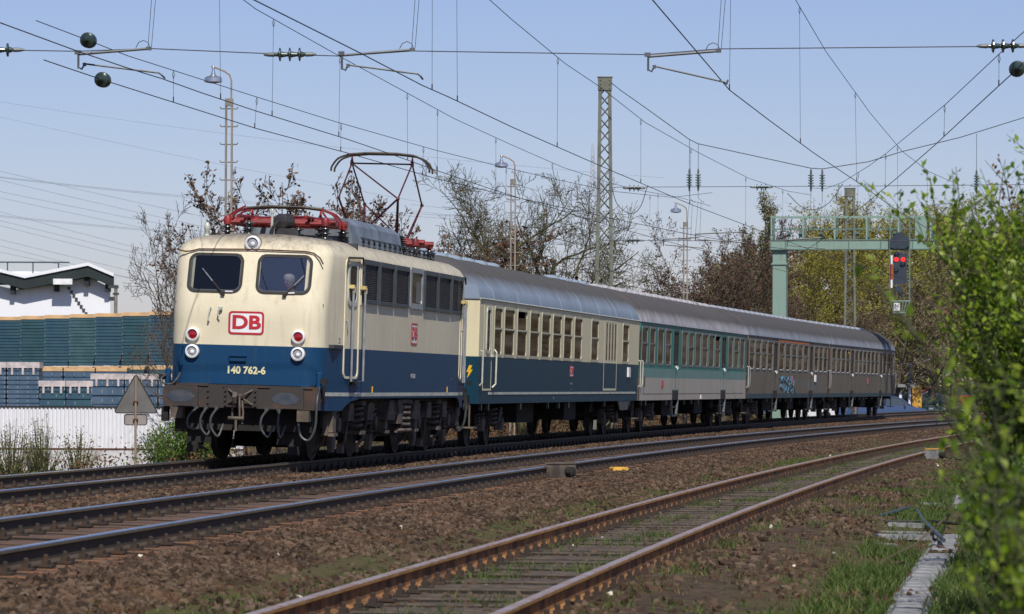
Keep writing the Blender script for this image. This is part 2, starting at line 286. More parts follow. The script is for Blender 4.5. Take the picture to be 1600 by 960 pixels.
def glass(name, tintc, gloss, rough=0.02, base=(0.02, 0.02, 0.02), see=0.0, fk=1.0):
    m, n, l, b = nt(name); n.remove(b)
    g = n.new('ShaderNodeBsdfGlossy'); g.inputs['Roughness'].default_value = rough; g.inputs['Color'].default_value = (0.95, 0.88, 0.76, 1)
    t = n.new('ShaderNodeBsdfTransparent'); t.inputs[0].default_value = c4(tintc)
    d = n.new('ShaderNodeBsdfDiffuse'); d.inputs[0].default_value = c4(base)
    m0 = n.new('ShaderNodeMixShader'); m0.inputs[0].default_value = see; l.new(d.outputs[0], m0.inputs[1]); l.new(t.outputs[0], m0.inputs[2])
    f = n.new('ShaderNodeFresnel'); f.inputs[0].default_value = 1.5
    a = n.new('ShaderNodeMath'); a.operation = 'MULTIPLY_ADD'; a.inputs[1].default_value = fk; a.inputs[2].default_value = gloss; l.new(f.outputs[0], a.inputs[0]); a.use_clamp = True
    m1 = n.new('ShaderNodeMixShader'); l.new(a.outputs[0], m1.inputs[0]); l.new(m0.outputs[0], m1.inputs[1]); l.new(g.outputs[0], m1.inputs[2])
    l.new(m1.outputs[0], n['Material Output'].inputs[0])
    return m
M['cab_glass'] = glass('cab_glass_sky', (0.9, 0.92, 0.95), 0.13, see=.97)
M['cab_glass_dark'] = glass('cab_glass_dark', (0.6, 0.65, 0.7), 0.01, see=.95)
M['frame_dull'] = pm('dull_window_frame', (0.17, 0.175, 0.17), 0.7, 0.0, (0.16, 0.165, 0.16), 6)
M['frame_cream'] = pm('cream_window_frame', (0.46, 0.44, 0.31), 0.6, 0.0, (0.4, 0.37, 0.27), 6)
M['win_glass'] = glass('coach_glass', (0.5, 0.5, 0.5), 0.0, .03, (0.05, 0.034, 0.022), see=.25, fk=.35)
M['win_glass2'] = glass('coach_glass_grey', (0.5, 0.5, 0.5), 0.02, .05, (0.04, 0.038, 0.034), see=.2, fk=.35)
M['car_glass'] = glass('car_glass', (0.3, 0.35, 0.4), 0.1, .03, (0.04, 0.06, 0.07), see=.2)
def car_paint(n_, c): return pm(n_, c, 0.3, 0.1, c, 1, coat=1.0)
M['car_red'] = car_paint('car_red', (0.5, 0.015, 0.012)); M['car_blue'] = car_paint('car_blue', (0.05, 0.09, 0.20))
M['car_teal'] = car_paint('car_grey_green', (0.04, 0.07, 0.07)); M['car_navy'] = car_paint('car_navy', (0.02, 0.035, 0.07))
M['pipe'] = pm('bluish_hose', (0.04, 0.06, 0.065), 0.4)
M['kiosk'] = pm('yellow_panel', (0.75, 0.42, 0.06), 0.5, 0, (0.5, 0.25, 0.05), 5)
M['blue_pole'] = pm('blue_lamp_pole', (0.02, 0.12, 0.25), 0.5)
M['pylon'] = pm('pylon_pale', (0.55, 0.57, 0.62), 0.6, 0.1, (0.4, 0.42, 0.47), 1)

# ------------------------------------------------------------------ object helpers
def tag(o, label=None, cat=None, group=None, kind=None):
    if label: o['label'] = label
    if cat: o['category'] = cat
    if group: o['group'] = group
    if kind: o['kind'] = kind
    return o
def empty(name, loc=(0, 0, 0), rz=0.0, label=None, cat=None, group=None):
    o = bpy.data.objects.new(name, None); col.objects.link(o); o.location = loc; o.rotation_euler = (0, 0, rz)
    o.empty_display_size = 0.3
    return tag(o, label, cat, group)
def link_mesh(name, me, parent=None, mats=None, smooth=False):
    if mats:
        for m in mats: me.materials.append(m)
    if smooth: me.shade_smooth()
    o = bpy.data.objects.new(name, me); col.objects.link(o)
    if parent: o.parent = parent
    return o
def share(name, me, parent, loc=(0, 0, 0), rot=(0, 0, 0), scale=(1, 1, 1)):
    o = bpy.data.objects.new(name, me); col.objects.link(o); o.parent = parent
    o.location = loc; o.rotation_euler = rot; o.scale = scale
    return o
def copy_tree(o, parent=None):
    c = o.copy(); col.objects.link(c)
    if parent: c.parent = parent
    for ch in list(o.children): copy_tree(ch, c)
    return c
def cr(pts, n=5):
    """Catmull-Rom curve through the points"""
    P = [Vector(p) for p in pts]; P = [2 * P[0] - P[1]] + P + [2 * P[-1] - P[-2]]; out = []
    for i in range(1, len(P) - 2):
        a, b, c, d = P[i - 1:i + 3]
        for k in range(n):
            t = k / n; out.append(.5 * ((2 * b) + (c - a) * t + (2 * a - 5 * b + 4 * c - d) * t * t + (3 * b - a - 3 * c + d) * t ** 3))
    out.append(P[-2]); return out
class MB:
    def __init__(s): s.v = []; s.f = []; s.m = []; s.mi = 0
    def add(s, vs, fs, mi=None):
        b = len(s.v); s.v += [tuple(p) for p in vs]; s.f += [tuple(i + b for i in f) for f in fs]
        s.m += [s.mi if mi is None else mi] * len(fs); return s
    def box(s, a, b, mi=None, M4=None):
        x0, y0, z0 = a; x1, y1, z1 = b
        vs = [(x0, y0, z0), (x1, y0, z0), (x1, y1, z0), (x0, y1, z0), (x0, y0, z1), (x1, y0, z1), (x1, y1, z1), (x0, y1, z1)]
        if M4 is not None: vs = [M4 @ Vector(v) for v in vs]
        return s.add(vs, [(3, 2, 1, 0), (4, 5, 6, 7), (0, 1, 5, 4), (1, 2, 6, 5), (2, 3, 7, 6), (3, 0, 4, 7)], mi)
    def cbox(s, c, d, mi=None, M4=None):
        return s.box([c[i] - d[i] / 2 for i in range(3)], [c[i] + d[i] / 2 for i in range(3)], mi, M4)
    def quad(s, a, b, c, d, mi=None): return s.add([a, b, c, d], [(0, 1, 2, 3)], mi)
    def tube(s, pts, r, n=6, mi=None, cap=True):
        pts = [Vector(p) for p in pts]; k = len(pts); rr = r if hasattr(r, '__len__') else [r] * k
        vs = []; prev = None
        for i, p in enumerate(pts):
            d = (pts[min(i + 1, k - 1)] - pts[max(i - 1, 0)])
            if d.length < 1e-9: d = Vector((0, 0, 1))
            d.normalize()
            if prev is None:
                a = Vector((0, 0, 1)) if abs(d.z) < .9 else Vector((1, 0, 0)); u = d.cross(a).normalized()
            else:
                u = prev - d * prev.dot(d)
                if u.length < 1e-6: u = d.orthogonal()
                u.normalize()
            prev = u; w = d.cross(u)
            for j in range(n):
                t = 2 * PI * j / n; vs.append(p + (u * math.cos(t) + w * math.sin(t)) * rr[i])
        fs = [(i * n + j, i * n + (j + 1) % n, (i + 1) * n + (j + 1) % n, (i + 1) * n + j) for i in range(k - 1) for j in range(n)]
        if cap: fs += [tuple(range(n - 1, -1, -1)), tuple(range((k - 1) * n, k * n))]
        return s.add(vs, fs, mi)
    def lathe(s, prof, c=(0, 0, 0), axis=(0, 0, 1), n=16, mi=None):
        """prof: list of (radius, height along axis)"""
        ax = Vector(axis).normalized(); u = ax.orthogonal().normalized(); w = ax.cross(u); c = Vector(c); vs = []
        for r, h in prof:
            for j in range(n):
                t = 2 * PI * j / n; vs.append(c + ax * h + (u * math.cos(t) + w * math.sin(t)) * r)
        k = len(prof)
        fs = [(i * n + j, i * n + (j + 1) % n, (i + 1) * n + (j + 1) % n, (i + 1) * n + j) for i in range(k - 1) for j in range(n)]
        fs += [tuple(range(n - 1, -1, -1)), tuple(range((k - 1) * n, k * n))]
        return s.add(vs, fs, mi)
    def extr(s, poly, f0, f1, mi=None):
        """poly 2D points; f0/f1 map (a,b) to 3D for the two faces"""
        n = len(poly); vs = [f0(*p) for p in poly] + [f1(*p) for p in poly]
        return s.add(vs, [tuple(range(n)), tuple(range(2 * n - 1, n - 1, -1))] + [(i, (i + 1) % n, n + (i + 1) % n, n + i) for i in range(n)], mi)
    def ring(s, outer, inner, f0, f1, mi=None):
        n = len(outer); vs = [f0(*p) for p in outer] + [f0(*p) for p in inner] + [f1(*p) for p in outer] + [f1(*p) for p in inner]
        fs = []
        for i in range(n):
            j = (i + 1) % n
            fs += [(i, j, n + j, n + i), (2 * n + i, 3 * n + i, 3 * n + j, 2 * n + j), (i, 2 * n + i, 2 * n + j, j), (n + i, n + j, 3 * n + j, 3 * n + i)]
        return s.add(vs, fs, mi)
    def mesh(s, name, recalc=True):
        me = bpy.data.meshes.new(name); me.from_pydata([tuple(v) for v in s.v], [], s.f)
        if any(s.m): me.polygons.foreach_set('material_index', s.m)
        if recalc:
            bm = bmesh.new(); bm.from_mesh(me); bmesh.ops.recalc_face_normals(bm, faces=bm.faces); bm.to_mesh(me); bm.free()
        return me
    def build(s, name, mats, parent=None, smooth=False, label=None, cat=None, group=None, kind=None, recalc=True):
        me = s.mesh(name, recalc)
        if not isinstance(mats, (list, tuple)): mats = [mats]
        o = link_mesh(name, me, parent, mats, smooth)
        if smooth:
            try: me.set_sharp_from_angle(angle=math.radians(40))
            except Exception: pass
        return tag(o, label, cat, group, kind)
def rr(x0, y0, x1, y1, r, n=4):
    pts = []
    for cx, cy, a in ((x1 - r, y1 - r, 0), (x0 + r, y1 - r, 90), (x0 + r, y0 + r, 180), (x1 - r, y0 + r, 270)):
        for i in range(n + 1):
            t = math.radians(a + 90 * i / n); pts.append((cx + r * math.cos(t), cy + r * math.sin(t)))
    return pts
def np_mesh(name, V, F, mats, parent=None, smooth=False, **kw):
    """V (n,3), F (m,k) arrays of equal sided faces"""
    me = bpy.data.meshes.new(name); m, k = F.shape
    me.vertices.add(len(V)); me.vertices.foreach_set('co', np.ascontiguousarray(V, dtype=np.float32).ravel())
    me.loops.add(m * k); me.loops.foreach_set('vertex_index', np.ascontiguousarray(F, dtype=np.int32).ravel())
    me.polygons.add(m); me.polygons.foreach_set('loop_start', np.arange(0, m * k, k, dtype=np.int32))
    try: me.polygons.foreach_set('loop_total', np.full(m, k, dtype=np.int32))
    except Exception: pass
    me.update(calc_edges=True); me.validate()
    if not isinstance(mats, (list, tuple)): mats = [mats]
    return tag(link_mesh(name, me, parent, mats, smooth), **kw)
_tc = {}
def text_mesh(txt, size=1.0, bold=0.0, align='CENTER'):
    key = (txt, size, bold, align)
    if key in _tc: return _tc[key]
    cu = bpy.data.curves.new('lettering', 'FONT'); cu.body = txt; cu.size = size; cu.offset = bold; cu.align_x = align; cu.align_y = 'CENTER'
    cu.extrude = 0.002; cu.resolution_u = 4
    o = bpy.data.objects.new('lettering', cu); col.objects.link(o)
    bpy.context.view_layer.update()
    me = bpy.data.meshes.new_from_object(o.evaluated_get(bpy.context.evaluated_depsgraph_get()))
    bpy.data.objects.remove(o); bpy.data.curves.remove(cu)
    _tc[key] = me
    return me
SIDE = Matrix(((0, 0, 1, 0), (1, 0, 0, 0), (0, 1, 0, 0), (0, 0, 0, 1)))     # text x -> local y (along), text y -> z, out -> +x
FRONT = Matrix(((1, 0, 0, 0), (0, 0, -1, 0), (0, 1, 0, 0), (0, 0, 0, 1)))    # text x -> x, text y -> z, out -> -y
def letter(name, txt, size, mat, parent, loc, frame=SIDE, bold=0.0, sx=1.0, label=None, tilt=0.0):
    me = text_mesh(txt, size, bold).copy(); me.materials.clear(); me.materials.append(mat)
    o = bpy.data.objects.new(name, me); col.objects.link(o); o.parent = parent
    o.matrix_local = Matrix.Translation(loc) @ Matrix.Rotation(tilt, 4, 'X') @ frame @ Matrix.Diagonal((sx, 1, 1, 1))
    return tag(o, label)

# ------------------------------------------------------------------ track geometry (curve to the right)
TX, TY, PSI, KAP, CANT = -4.548979, 61.643437, .1431564, .000554, .025145
R0 = 1 / KAP
CX, CY = TX + R0 * math.cos(PSI), TY - R0 * math.sin(PSI)
def T(s, t, z=0.0):
    """world point: s metres along the train's track from the locomotive's buffers, t metres to its right"""
    a = PSI + s * KAP; r = R0 - t
    return (CX - r * math.cos(a), CY + r * math.sin(a), z)
def Tn(s, t):
    a = PSI + s * KAP; r = R0 - t
    return CX - r * np.cos(a), CY + r * np.sin(a)
def head(s): return PSI + s * KAP
def t_mid(s): return 4.48 + .011 * s + .000172 * s * s
def t_sid(s): return 8.97 + .0105 * s + .00005 * s * s
SID_Z = -0.2
def ground_z(s, t):
    s = np.asarray(s, float); t = np.asarray(t, float)
    tm = t_mid(s); ts = t_sid(s)
    kx = [-1e4, -40, -14, -5.5, -3.2, -2.0, -1.5]
    kz = [-1.0, -1.0, -1.0, -.95, -.62, -.26, -.205]
    z = np.interp(t, kx, kz)
    right = np.interp(t - tm, [-2.6, -1.9, -1.5, 1.5, 1.8, 2.9], [-.235, -.25, -.205, -.235, -.27, -.44])
    z = np.where(t > -1.4, np.where(t - tm > -2.6, right, -.215 - .02 * np.clip(t / 1.5, 0, 1)), z)
    far = np.interp(t - ts, [-1.5, -1.3, -.9, .9, 1.4, 3, 40, 60], [-.40, -.372, -.362, -.362, -.372, -.52, -.62, -.62])
    z = np.where(t - ts > -1.5, np.where(abs(t - ts) < .72, -.415 + .053 * np.clip((abs(t - ts) - .62) / .1, 0, 1), far), z)
    return z
_gn = np.random.RandomState(3)
def smooth_noise(x, y, f, seed=0):
    r = np.random.RandomState(seed); o = 0
    for k in range(5):
        a = r.rand() * 6.28; b = r.rand() * 6.28; q = f * (1 + .7 * k)
        o = o + np.sin(x * q * math.cos(a) + y * q * math.sin(a) + b) / (1 + .5 * k)
    return o / 2.2

# ground sheet reaching the horizon
def build_ground():
    sv = np.concatenate([[-1500, -700, -300, -160, -110], np.arange(-80, 60, .5), np.arange(60, 180, 1.5), [190, 210, 240, 280, 340, 420, 550, 800, 1200, 1800, 2500]])
    tv = np.concatenate([[-1500, -800, -400, -200, -120, -80, -55, -40, -25, -14], np.arange(-9, -2, .5), np.arange(-2, 14, .2), [14.5, 15.5, 17, 20, 25, 32, 45, 60, 90, 150, 300, 600, 1000, 1500]])
    S, TT = np.meshgrid(sv, tv, indexing='ij')
    X, Y = Tn(S, np.clip(TT, -1500, 1500))
    Z = ground_z(S, TT)
    nz = smooth_noise(X, Y, 1.7, 4) * .012 + smooth_noise(X, Y, 6, 5) * .008
    Z = Z + nz * np.where((TT > -1.6) & (TT < t_mid(S) + 1.6), .2, 1.5)
    V = np.stack([X, Y, Z], -1).reshape(-1, 3)
    ns, ntt = S.shape; i = np.arange(ns - 1)[:, None] * ntt + np.arange(ntt - 1)[None, :]
    F = np.stack([i, i + ntt, i + ntt + 1, i + 1], -1).reshape(-1, 4)
    o = np_mesh('ground', V, F, M['ground'], smooth=True, kind='structure')
    ts = t_sid(S); tm = t_mid(S)
    g = np.interp(TT - ts, [-2.6, -1.9, -1.3, -.7, 0, .8, 1.6, 2.3, 3.2, 6], [0.25, .62, .42, .2, .16, .2, .42, .55, .68, .75])
    g = np.where(TT < tm + 1.9, 0, np.where(TT < tm + 3.2, np.maximum(g, .5), g)); g = np.where(TT < -3, np.interp(TT, [-6, -3], [.6, .25]), g)
    ru = np.zeros_like(g)
    for c in (-.75, .75, tm - .75, tm + .75): ru = np.maximum(ru, np.exp(-((TT - c) / .22) ** 2) * 1.3)
    ru = np.maximum(ru, np.exp(-((TT - ts) / .95) ** 2) * .35)
    colr = np.stack([g, np.clip(ru, 0, 1), g * 0, g * 0 + 1], -1).reshape(-1, 4)
    a = o.data.color_attributes.new('cover', 'FLOAT_COLOR', 'POINT'); a.data.foreach_set('color', colr.astype(np.float32).ravel())
build_ground()

# ------------------------------------------------------------------ railway tracks
RAIL_PROF = [(-.07, -.17), (.07, -.17), (.07, -.155), (.012, -.135), (.012, -.045), (.034, -.032), (.036, -.008), (.028, 0), (-.028, 0), (-.036, -.008), (-.034, -.032), (-.012, -.045), (-.012, -.135), (-.07, -.155)]
def build_track(tf, z0, cant, s0, s1, name, label, mats, sl_mat, dz_sl=-.172):
    root = empty(name, T(0, tf(0), z0), 0, label, 'railway track')
    inv = Matrix.Translation(-Vector(T(0, tf(0), z0)))
    for side in (-1, 1):
        mb = MB(); ss = list(np.arange(s0, s1 + .1, 1.5)); n = len(RAIL_PROF)
        zc = z0 - cant * .75 * side
        for s in ss:
            for a, b in RAIL_PROF:
                p = T(s, tf(s) + side * .7525 + a, zc + b); mb.v.append(tuple(inv @ Vector(p)))
        for i in range(len(ss) - 1):
            for j in range(n):
                k = (j + 1) % n; mb.f.append((i * n + j, i * n + k, (i + 1) * n + k, (i + 1) * n + j)); mb.m.append(0 if j in (6, 7, 8) else (1 if j in (5, 9) else 2))
        mb.build('rail', list(mats), root)
    sm = MB(); sm.box((-1.28, -.12, -.14), (1.28, .12, 0)).f; sm.m = [1, 0, 1, 1, 1, 1]; me = sm.mesh('sleeper')
    bm = bmesh.new(); bm.from_mesh(me); bmesh.ops.bevel(bm, geom=bm.edges[:], offset=.012, segments=1, affect='EDGES'); bm.to_mesh(me); bm.free()
    me.materials.append(sl_mat); me.materials.append(M['tar'])
    k = 0; fb = MB(); s = s0
    st = MB()
    while s < s1:
        h = head(s); p = inv @ Vector(T(s, tf(s), z0 + dz_sl))
        jit = rnd.uniform(-.03, .03)
        if k < 298:
            o = share('sleeper', me, root, (p.x, p.y, p.z + rnd.uniform(-.014, .006)), (rnd.uniform(-.01, .01), cant, -h + rnd.uniform(-.012, .012)), (rnd.uniform(.97, 1.03), rnd.uniform(.9, 1.05), 1))
        else:
            st.cbox((0, 0, -.07), (2.56, .26, .14), None, Matrix.Translation(p) @ Matrix.Rotation(-h, 4, 'Z'))
        mt = Matrix.Translation(p) @ Matrix.Rotation(-h, 4, 'Z') @ Matrix.Rotation(cant, 4, 'Y')
        if s < 75:
            for side in (-1, 1):
                x = side * .7525
                fb.cbox((x, 0, .009), (.36, .16, .018), None, mt)
                for q in (-1, 1):
                    fb.cbox((x + q * .115, 0, .035), (.055, .10, .04), None, mt)
                    fb.lathe([(.02, 0), (.02, .045), (.012, .055)], mt @ Vector((x + q * .115, 0, .045)), (0, 0, 1), 6)
        s += .62; k += 1
    if st.f: st.build('sleeper_row', sl_mat, root, kind='stuff')
    fb.build('rail_fastening', M['clip'], root, kind='stuff')
    return root
build_track(lambda s: 0.0 * s, 0.0, CANT, -48, 170, 'railway_track', 'farthest curved railway track, the one the train stands on', (M['steel_top'], M['rail_side'], M['rail_web']), M['wood_rust'])
build_track(t_mid, 0.0, CANT, -52, 150, 'railway_track', 'middle railway track with shiny rails between the train and the rusty siding', (M['steel_top'], M['rail_side'], M['rail_web']), M['wood_rust'])
build_track(t_sid, SID_Z, 0.0, -58, 120, 'railway_track', 'rusty siding track nearest the camera with weeds between dark sleepers', (M['siding_top'], M['rail_rust'], M['rail_web_rust']), M['wood'], -.172)

# ballast stones: real stones instanced over the shoulders
def stone_group(name, mat, smin, smax):
    g = bpy.data.node_groups.new(name, 'GeometryNodeTree')
    g.interface.new_socket('Geometry', in_out='INPUT', socket_type='NodeSocketGeometry')
    g.interface.new_socket('Geometry', in_out='OUTPUT', socket_type='NodeSocketGeometry')
    n = g.nodes; l = g.links; gi = n.new('NodeGroupInput'); go = n.new('NodeGroupOutput')
    gti = n.new('GeometryNodeGeometryToInstance')
    for k in range(5):
        ico = n.new('GeometryNodeMeshIcoSphere'); ico.inputs['Radius'].default_value = 1.0; ico.inputs['Subdivisions'].default_value = 1 + (k % 2)
        sp = n.new('GeometryNodeSetPosition')
        nz = n.new('ShaderNodeTexNoise'); nz.inputs['Scale'].default_value = 0.9; pos = n.new('GeometryNodeInputPosition')
        ad = n.new('ShaderNodeVectorMath'); ad.operation = 'ADD'; ad.inputs[1].default_value = (k * 3.7, k * 1.9, 5.1 * k); l.new(pos.outputs[0], ad.inputs[0])
        l.new(ad.outputs[0], nz.inputs['Vector'])
        sb = n.new('ShaderNodeVectorMath'); sb.operation = 'SUBTRACT'; sb.inputs[1].default_value = (.5, .5, .5); l.new(nz.outputs['Color'], sb.inputs[0])
        sc = n.new('ShaderNodeVectorMath'); sc.operation = 'SCALE'; sc.inputs['Scale'].default_value = 2.2; l.new(sb.outputs[0], sc.inputs[0])
        l.new(ico.outputs[0], sp.inputs['Geometry']); l.new(sc.outputs[0], sp.inputs['Offset'])
        sh = n.new('GeometryNodeSetShadeSmooth'); sh.inputs['Shade Smooth'].default_value = False; l.new(sp.outputs[0], sh.inputs[0])
        sm = n.new('GeometryNodeSetMaterial'); sm.inputs['Material'].default_value = mat; l.new(sh.outputs[0], sm.inputs['Geometry'])
        l.new(sm.outputs[0], gti.inputs[0])
    iop = n.new('GeometryNodeInstanceOnPoints'); iop.inputs['Pick Instance'].default_value = True
    l.new(gi.outputs[0], iop.inputs['Points']); l.new(gti.outputs[0], iop.inputs['Instance'])
    rv = n.new('FunctionNodeRandomValue'); rv.data_type = 'FLOAT_VECTOR'; rv.inputs[0].default_value = (0, 0, 0); rv.inputs[1].default_value = (6.28, 6.28, 6.28)
    l.new(rv.outputs[0], iop.inputs['Rotation'])
    rs = n.new('FunctionNodeRandomValue'); rs.data_type = 'FLOAT_VECTOR'; rs.inputs[0].default_value = (smin, smin, smin); rs.inputs[1].default_value = (smax, smax, smax * .8); rs.inputs['Seed'].default_value = 5
    l.new(rs.outputs[0], iop.inputs['Scale'])
    l.new(iop.outputs[0], go.inputs[0])
    return g
def scatter(name, pts, group, **kw):
    me = bpy.data.meshes.new(name); me.vertices.add(len(pts)); me.vertices.foreach_set('co', np.ascontiguousarray(pts, dtype=np.float32).ravel()); me.update()
    o = bpy.data.objects.new(name, me); col.objects.link(o); md = o.modifiers.new('scatter', 'NODES'); md.node_group = group
    return tag(o, **kw)
def stones():
    R = np.random.RandomState(11); out = []
    def region(n, s0, s1, ta, tb, keep=None, dz=0.0):
        s = R.uniform(s0, s1, n); u = R.rand(n); a = ta(s) if callable(ta) else ta + 0 * s; b = tb(s) if callable(tb) else tb + 0 * s
        t = a + (b - a) * u
        k = np.ones(n, bool)
        for c in (0 * s, t_mid(s)):
            for q in (-.7525, .7525): k &= abs(t - c - q) > .10
        for q in (-.7525, .7525): k &= abs(t - t_sid(s) - q) > .09
        if keep is not None: k &= R.rand(n) < keep(s, t)
        s, t = s[k], t[k]; x, y = Tn(s, t)
        z = ground_z(s, t) + R.uniform(-.018, .012, len(s)) + dz
        out.append(np.stack([x, y, z], -1))
    d = 270
    # shoulders and six-foot of the two main tracks, denser near
    region(int(76 * 1.55 * d), -46, 30, .86, lambda s: t_mid(s) - 1.15)
    region(int(90 * 2.0 * d * .6), 30, 120, .86, lambda s: t_mid(s) - 1.1)
    region(int(80 * 1.6 * d), -50, 30, lambda s: t_mid(s) + 1.05, lambda s: t_mid(s) + 2.35)
    region(int(90 * 1.6 * d * .6), 30, 120, lambda s: t_mid(s) + 1.05, lambda s: t_mid(s) + 2.4)
    inb = lambda s, t: .55 + 0 * s
    region(int(76 * 2.2 * d * .5), -48, 28, lambda s: t_mid(s) - 1.2, lambda s: t_mid(s) + 1.1, inb, -.012)
    region(int(50 * 2.2 * d * .4), -46, 4, -1.2, .9, inb, -.012)
    region(8000, -46, 100, -2.2, -1.2)
    # strip before the siding and ground right of it: sparser, soil between
    pat = lambda s, t: np.clip(.35 + .6 * smooth_noise(s, t * 2.2, 1.1, 8), .08, .95)
    region(int(70 * 1.8 * d * .5), -54, 20, lambda s: t_mid(s) + 2.25, lambda s: t_sid(s) - .85, pat)
    region(int(60 * 1.2 * d * .35), -54, 20, lambda s: t_sid(s) - .7, lambda s: t_sid(s) + .7, lambda s, t: .55 + 0 * s, -.0)
    region(int(70 * 3.0 * d * .5), -54, 30, lambda s: t_sid(s) + .85, lambda s: t_sid(s) + 3.4, lambda s, t: np.clip(.30 + .55 * smooth_noise(s, t * 2, .9, 18) - .12 * (t - t_sid(s) - 1), .02, .8))
    return np.concatenate(out)
scatter('ballast', stones(), stone_group('ballast_stones', M['stone'], .018, .052), kind='stuff', label='brown crushed ballast stones around and between the tracks', cat='ballast')
def pale_stones():
    R = np.random.RandomState(5); n = 60; s = R.uniform(-50, 60, n); t = t_mid(s) + R.uniform(1.0, 9.5, n)
    k = (abs(t - t_sid(s) - .75) > .12) & (abs(t - t_sid(s) + .75) > .12)
    s, t = s[k], t[k]; x, y = Tn(s, t); return np.stack([x, y, ground_z(s, t) + .02], -1)
scatter('pale_stones', pale_stones(), stone_group('pale_stone_mix', M['stone_light'], .012, .034), kind='stuff', label='scattered pale pebbles lying on the brown ground', cat='pebbles')

# ------------------------------------------------------------------ vehicles
def place_vehicle(root, s0, p1, p2):
    """local axes: x to the right side, y backwards along the train, z up"""
    a = Vector(T(s0 + p1, 0)); b = Vector(T(s0 + p2, 0)); d = (b - a).normalized()
    side = Vector((d.y, -d.x, 0)); upv = Vector((0, 0, 1))
    sd = side * math.cos(CANT) - upv * math.sin(CANT); u = upv * math.cos(CANT) + side * math.sin(CANT); o = a - d * p1
    root.matrix_world = Matrix(((sd.x, d.x, u.x, o.x), (sd.y, d.y, u.y, o.y), (sd.z, d.z, u.z, o.z), (0, 0, 0, 1)))
def wheel_mesh(r, nm):
    mb = MB(); prof = [(.10, .09), (.12, .075), (r * .55, .045), (r * .86, .05), (r * .87, .066), (r, .066), (r + .003, .0), (r + .03, -.03), (r + .03, -.062), (r * .87, -.066), (r * .86, -.02), (r * .5, -.03), (.12, -.075), (.10, -.09)]
    mb.lathe(prof, (0, 0, 0), (1, 0, 0), 28); return mb.mesh(nm)
def coil(mb, c, r, h, turns, wr, mi=0, n=10):
    pts = [(c[0] + r * math.cos(2 * PI * i / n), c[1] + r * math.sin(2 * PI * i / n), c[2] + h * i / (n * turns)) for i in range(int(n * turns) + 1)]
    mb.tube(pts, wr, 5, mi)
def insulator(mb, c, axis, L, r, n=4, mi=0, core=.4):
    prof = [(r * core * .8, 0)]
    for i in range(n):
        h = L * (i + .5) / n; g = L / n * .32
        prof += [(r * core, h - g), (r, h - g * .25), (r * .96, h + g * .15), (r * core, h + g * .55)]
    prof.append((r * core * .8, L)); mb.lathe(prof, c, axis, 14, mi)

# ---- locomotive
LOCO_L = 16.49
loco = empty('electric_locomotive', label='cream and blue electric locomotive with red pantographs leading the train', cat='locomotive')
place_vehicle(loco, 0, 4.295, 12.195)
def s_front(z): return .86 + max(0, z - 2.5) * .30
HW = 1.5
def wside(s):
    s = min(s, LOCO_L - s); return HW - .20 * min(1, max(0, (3.0 - s) / 1.75))
def plan_corner(R=.36, s0=.86, n=7):
    w = wside(s0 + R); return [(w - R + R * math.sin(PI / 2 * i / n), s0 + R - R * math.cos(PI / 2 * i / n)) for i in range(n + 1)]
def roof_inset(z): return float(np.interp(z, [3.42, 3.52, 3.61, 3.69, 3.745, 3.785], [0, .035, .11, .26, .55, .95]))
def loco_ring(z):
    ins = roof_inset(z); w = HW - ins * .95; R = .40; s0 = s_front(z) + ins * .62; pts = []
    sd = [8.245, 6.5, 4.5, 3.0, 2.5, 2.0, 1.6]
    R = .36
    for q in sd: pts.append((-(wside(q) - ins * .95), max(q, s0 + R + .04)))
    wc = wside(s0 + R) - ins * .95
    for i in range(0, 7):
        a = PI / 2 * i / 7; pts.append((-wc + R - R * math.cos(a), s0 + R - R * math.sin(a)))
    k = w / HW
    nf = len(pts)
    for x in (-.94 - .12 * 0, -.62, -.17, .17, .62, .94): pts.append((x * k if ins else x, s0))
    q = [(-p[0], p[1]) for p in pts[:nf][::-1]]; pts = pts + q
    back = [(-p[0], LOCO_L - p[1]) for p in pts[1:-1]]
    return pts + back
mb = MB(); zs = [1.26, 1.60, 1.905, 2.3, 2.50, 2.79, 3.1, 3.41, 3.50, 3.56, 3.61, 3.65, 3.69, 3.72, 3.745, 3.77, 3.785]
rings = [loco_ring(z) for z in zs]; NR = len(rings[0])
for z, r in zip(zs, rings): mb.v += [(x, y, z) for x, y in r]
def win_col(ring, j):
    x0 = ring[j][0]; x1 = ring[(j + 1) % NR][0]; y = ring[j][1]; y1 = ring[(j + 1) % NR][1]
    if abs(y - y1) > .01: return False
    c = (abs(x0) + abs(x1)) / 2; return .17 < c < .94
for i in range(len(zs) - 1):
    for j in range(NR):
        k = (j + 1) % NR
        if 2.79 - 1e-6 <= zs[i] and zs[i + 1] <= 3.41 + 1e-6 and win_col(rings[i], j): continue
        mb.f.append((i * NR + j, i * NR + k, (i + 1) * NR + k, (i + 1) * NR + j)); mb.m.append(0 if zs[i] >= 1.9 else 1)
top = len(zs) - 1; mb.f.append(tuple(top * NR + j for j in range(NR))); mb.m.append(0)
body = mb.build('body', [M['cream'], M['blue']], loco, smooth=True)
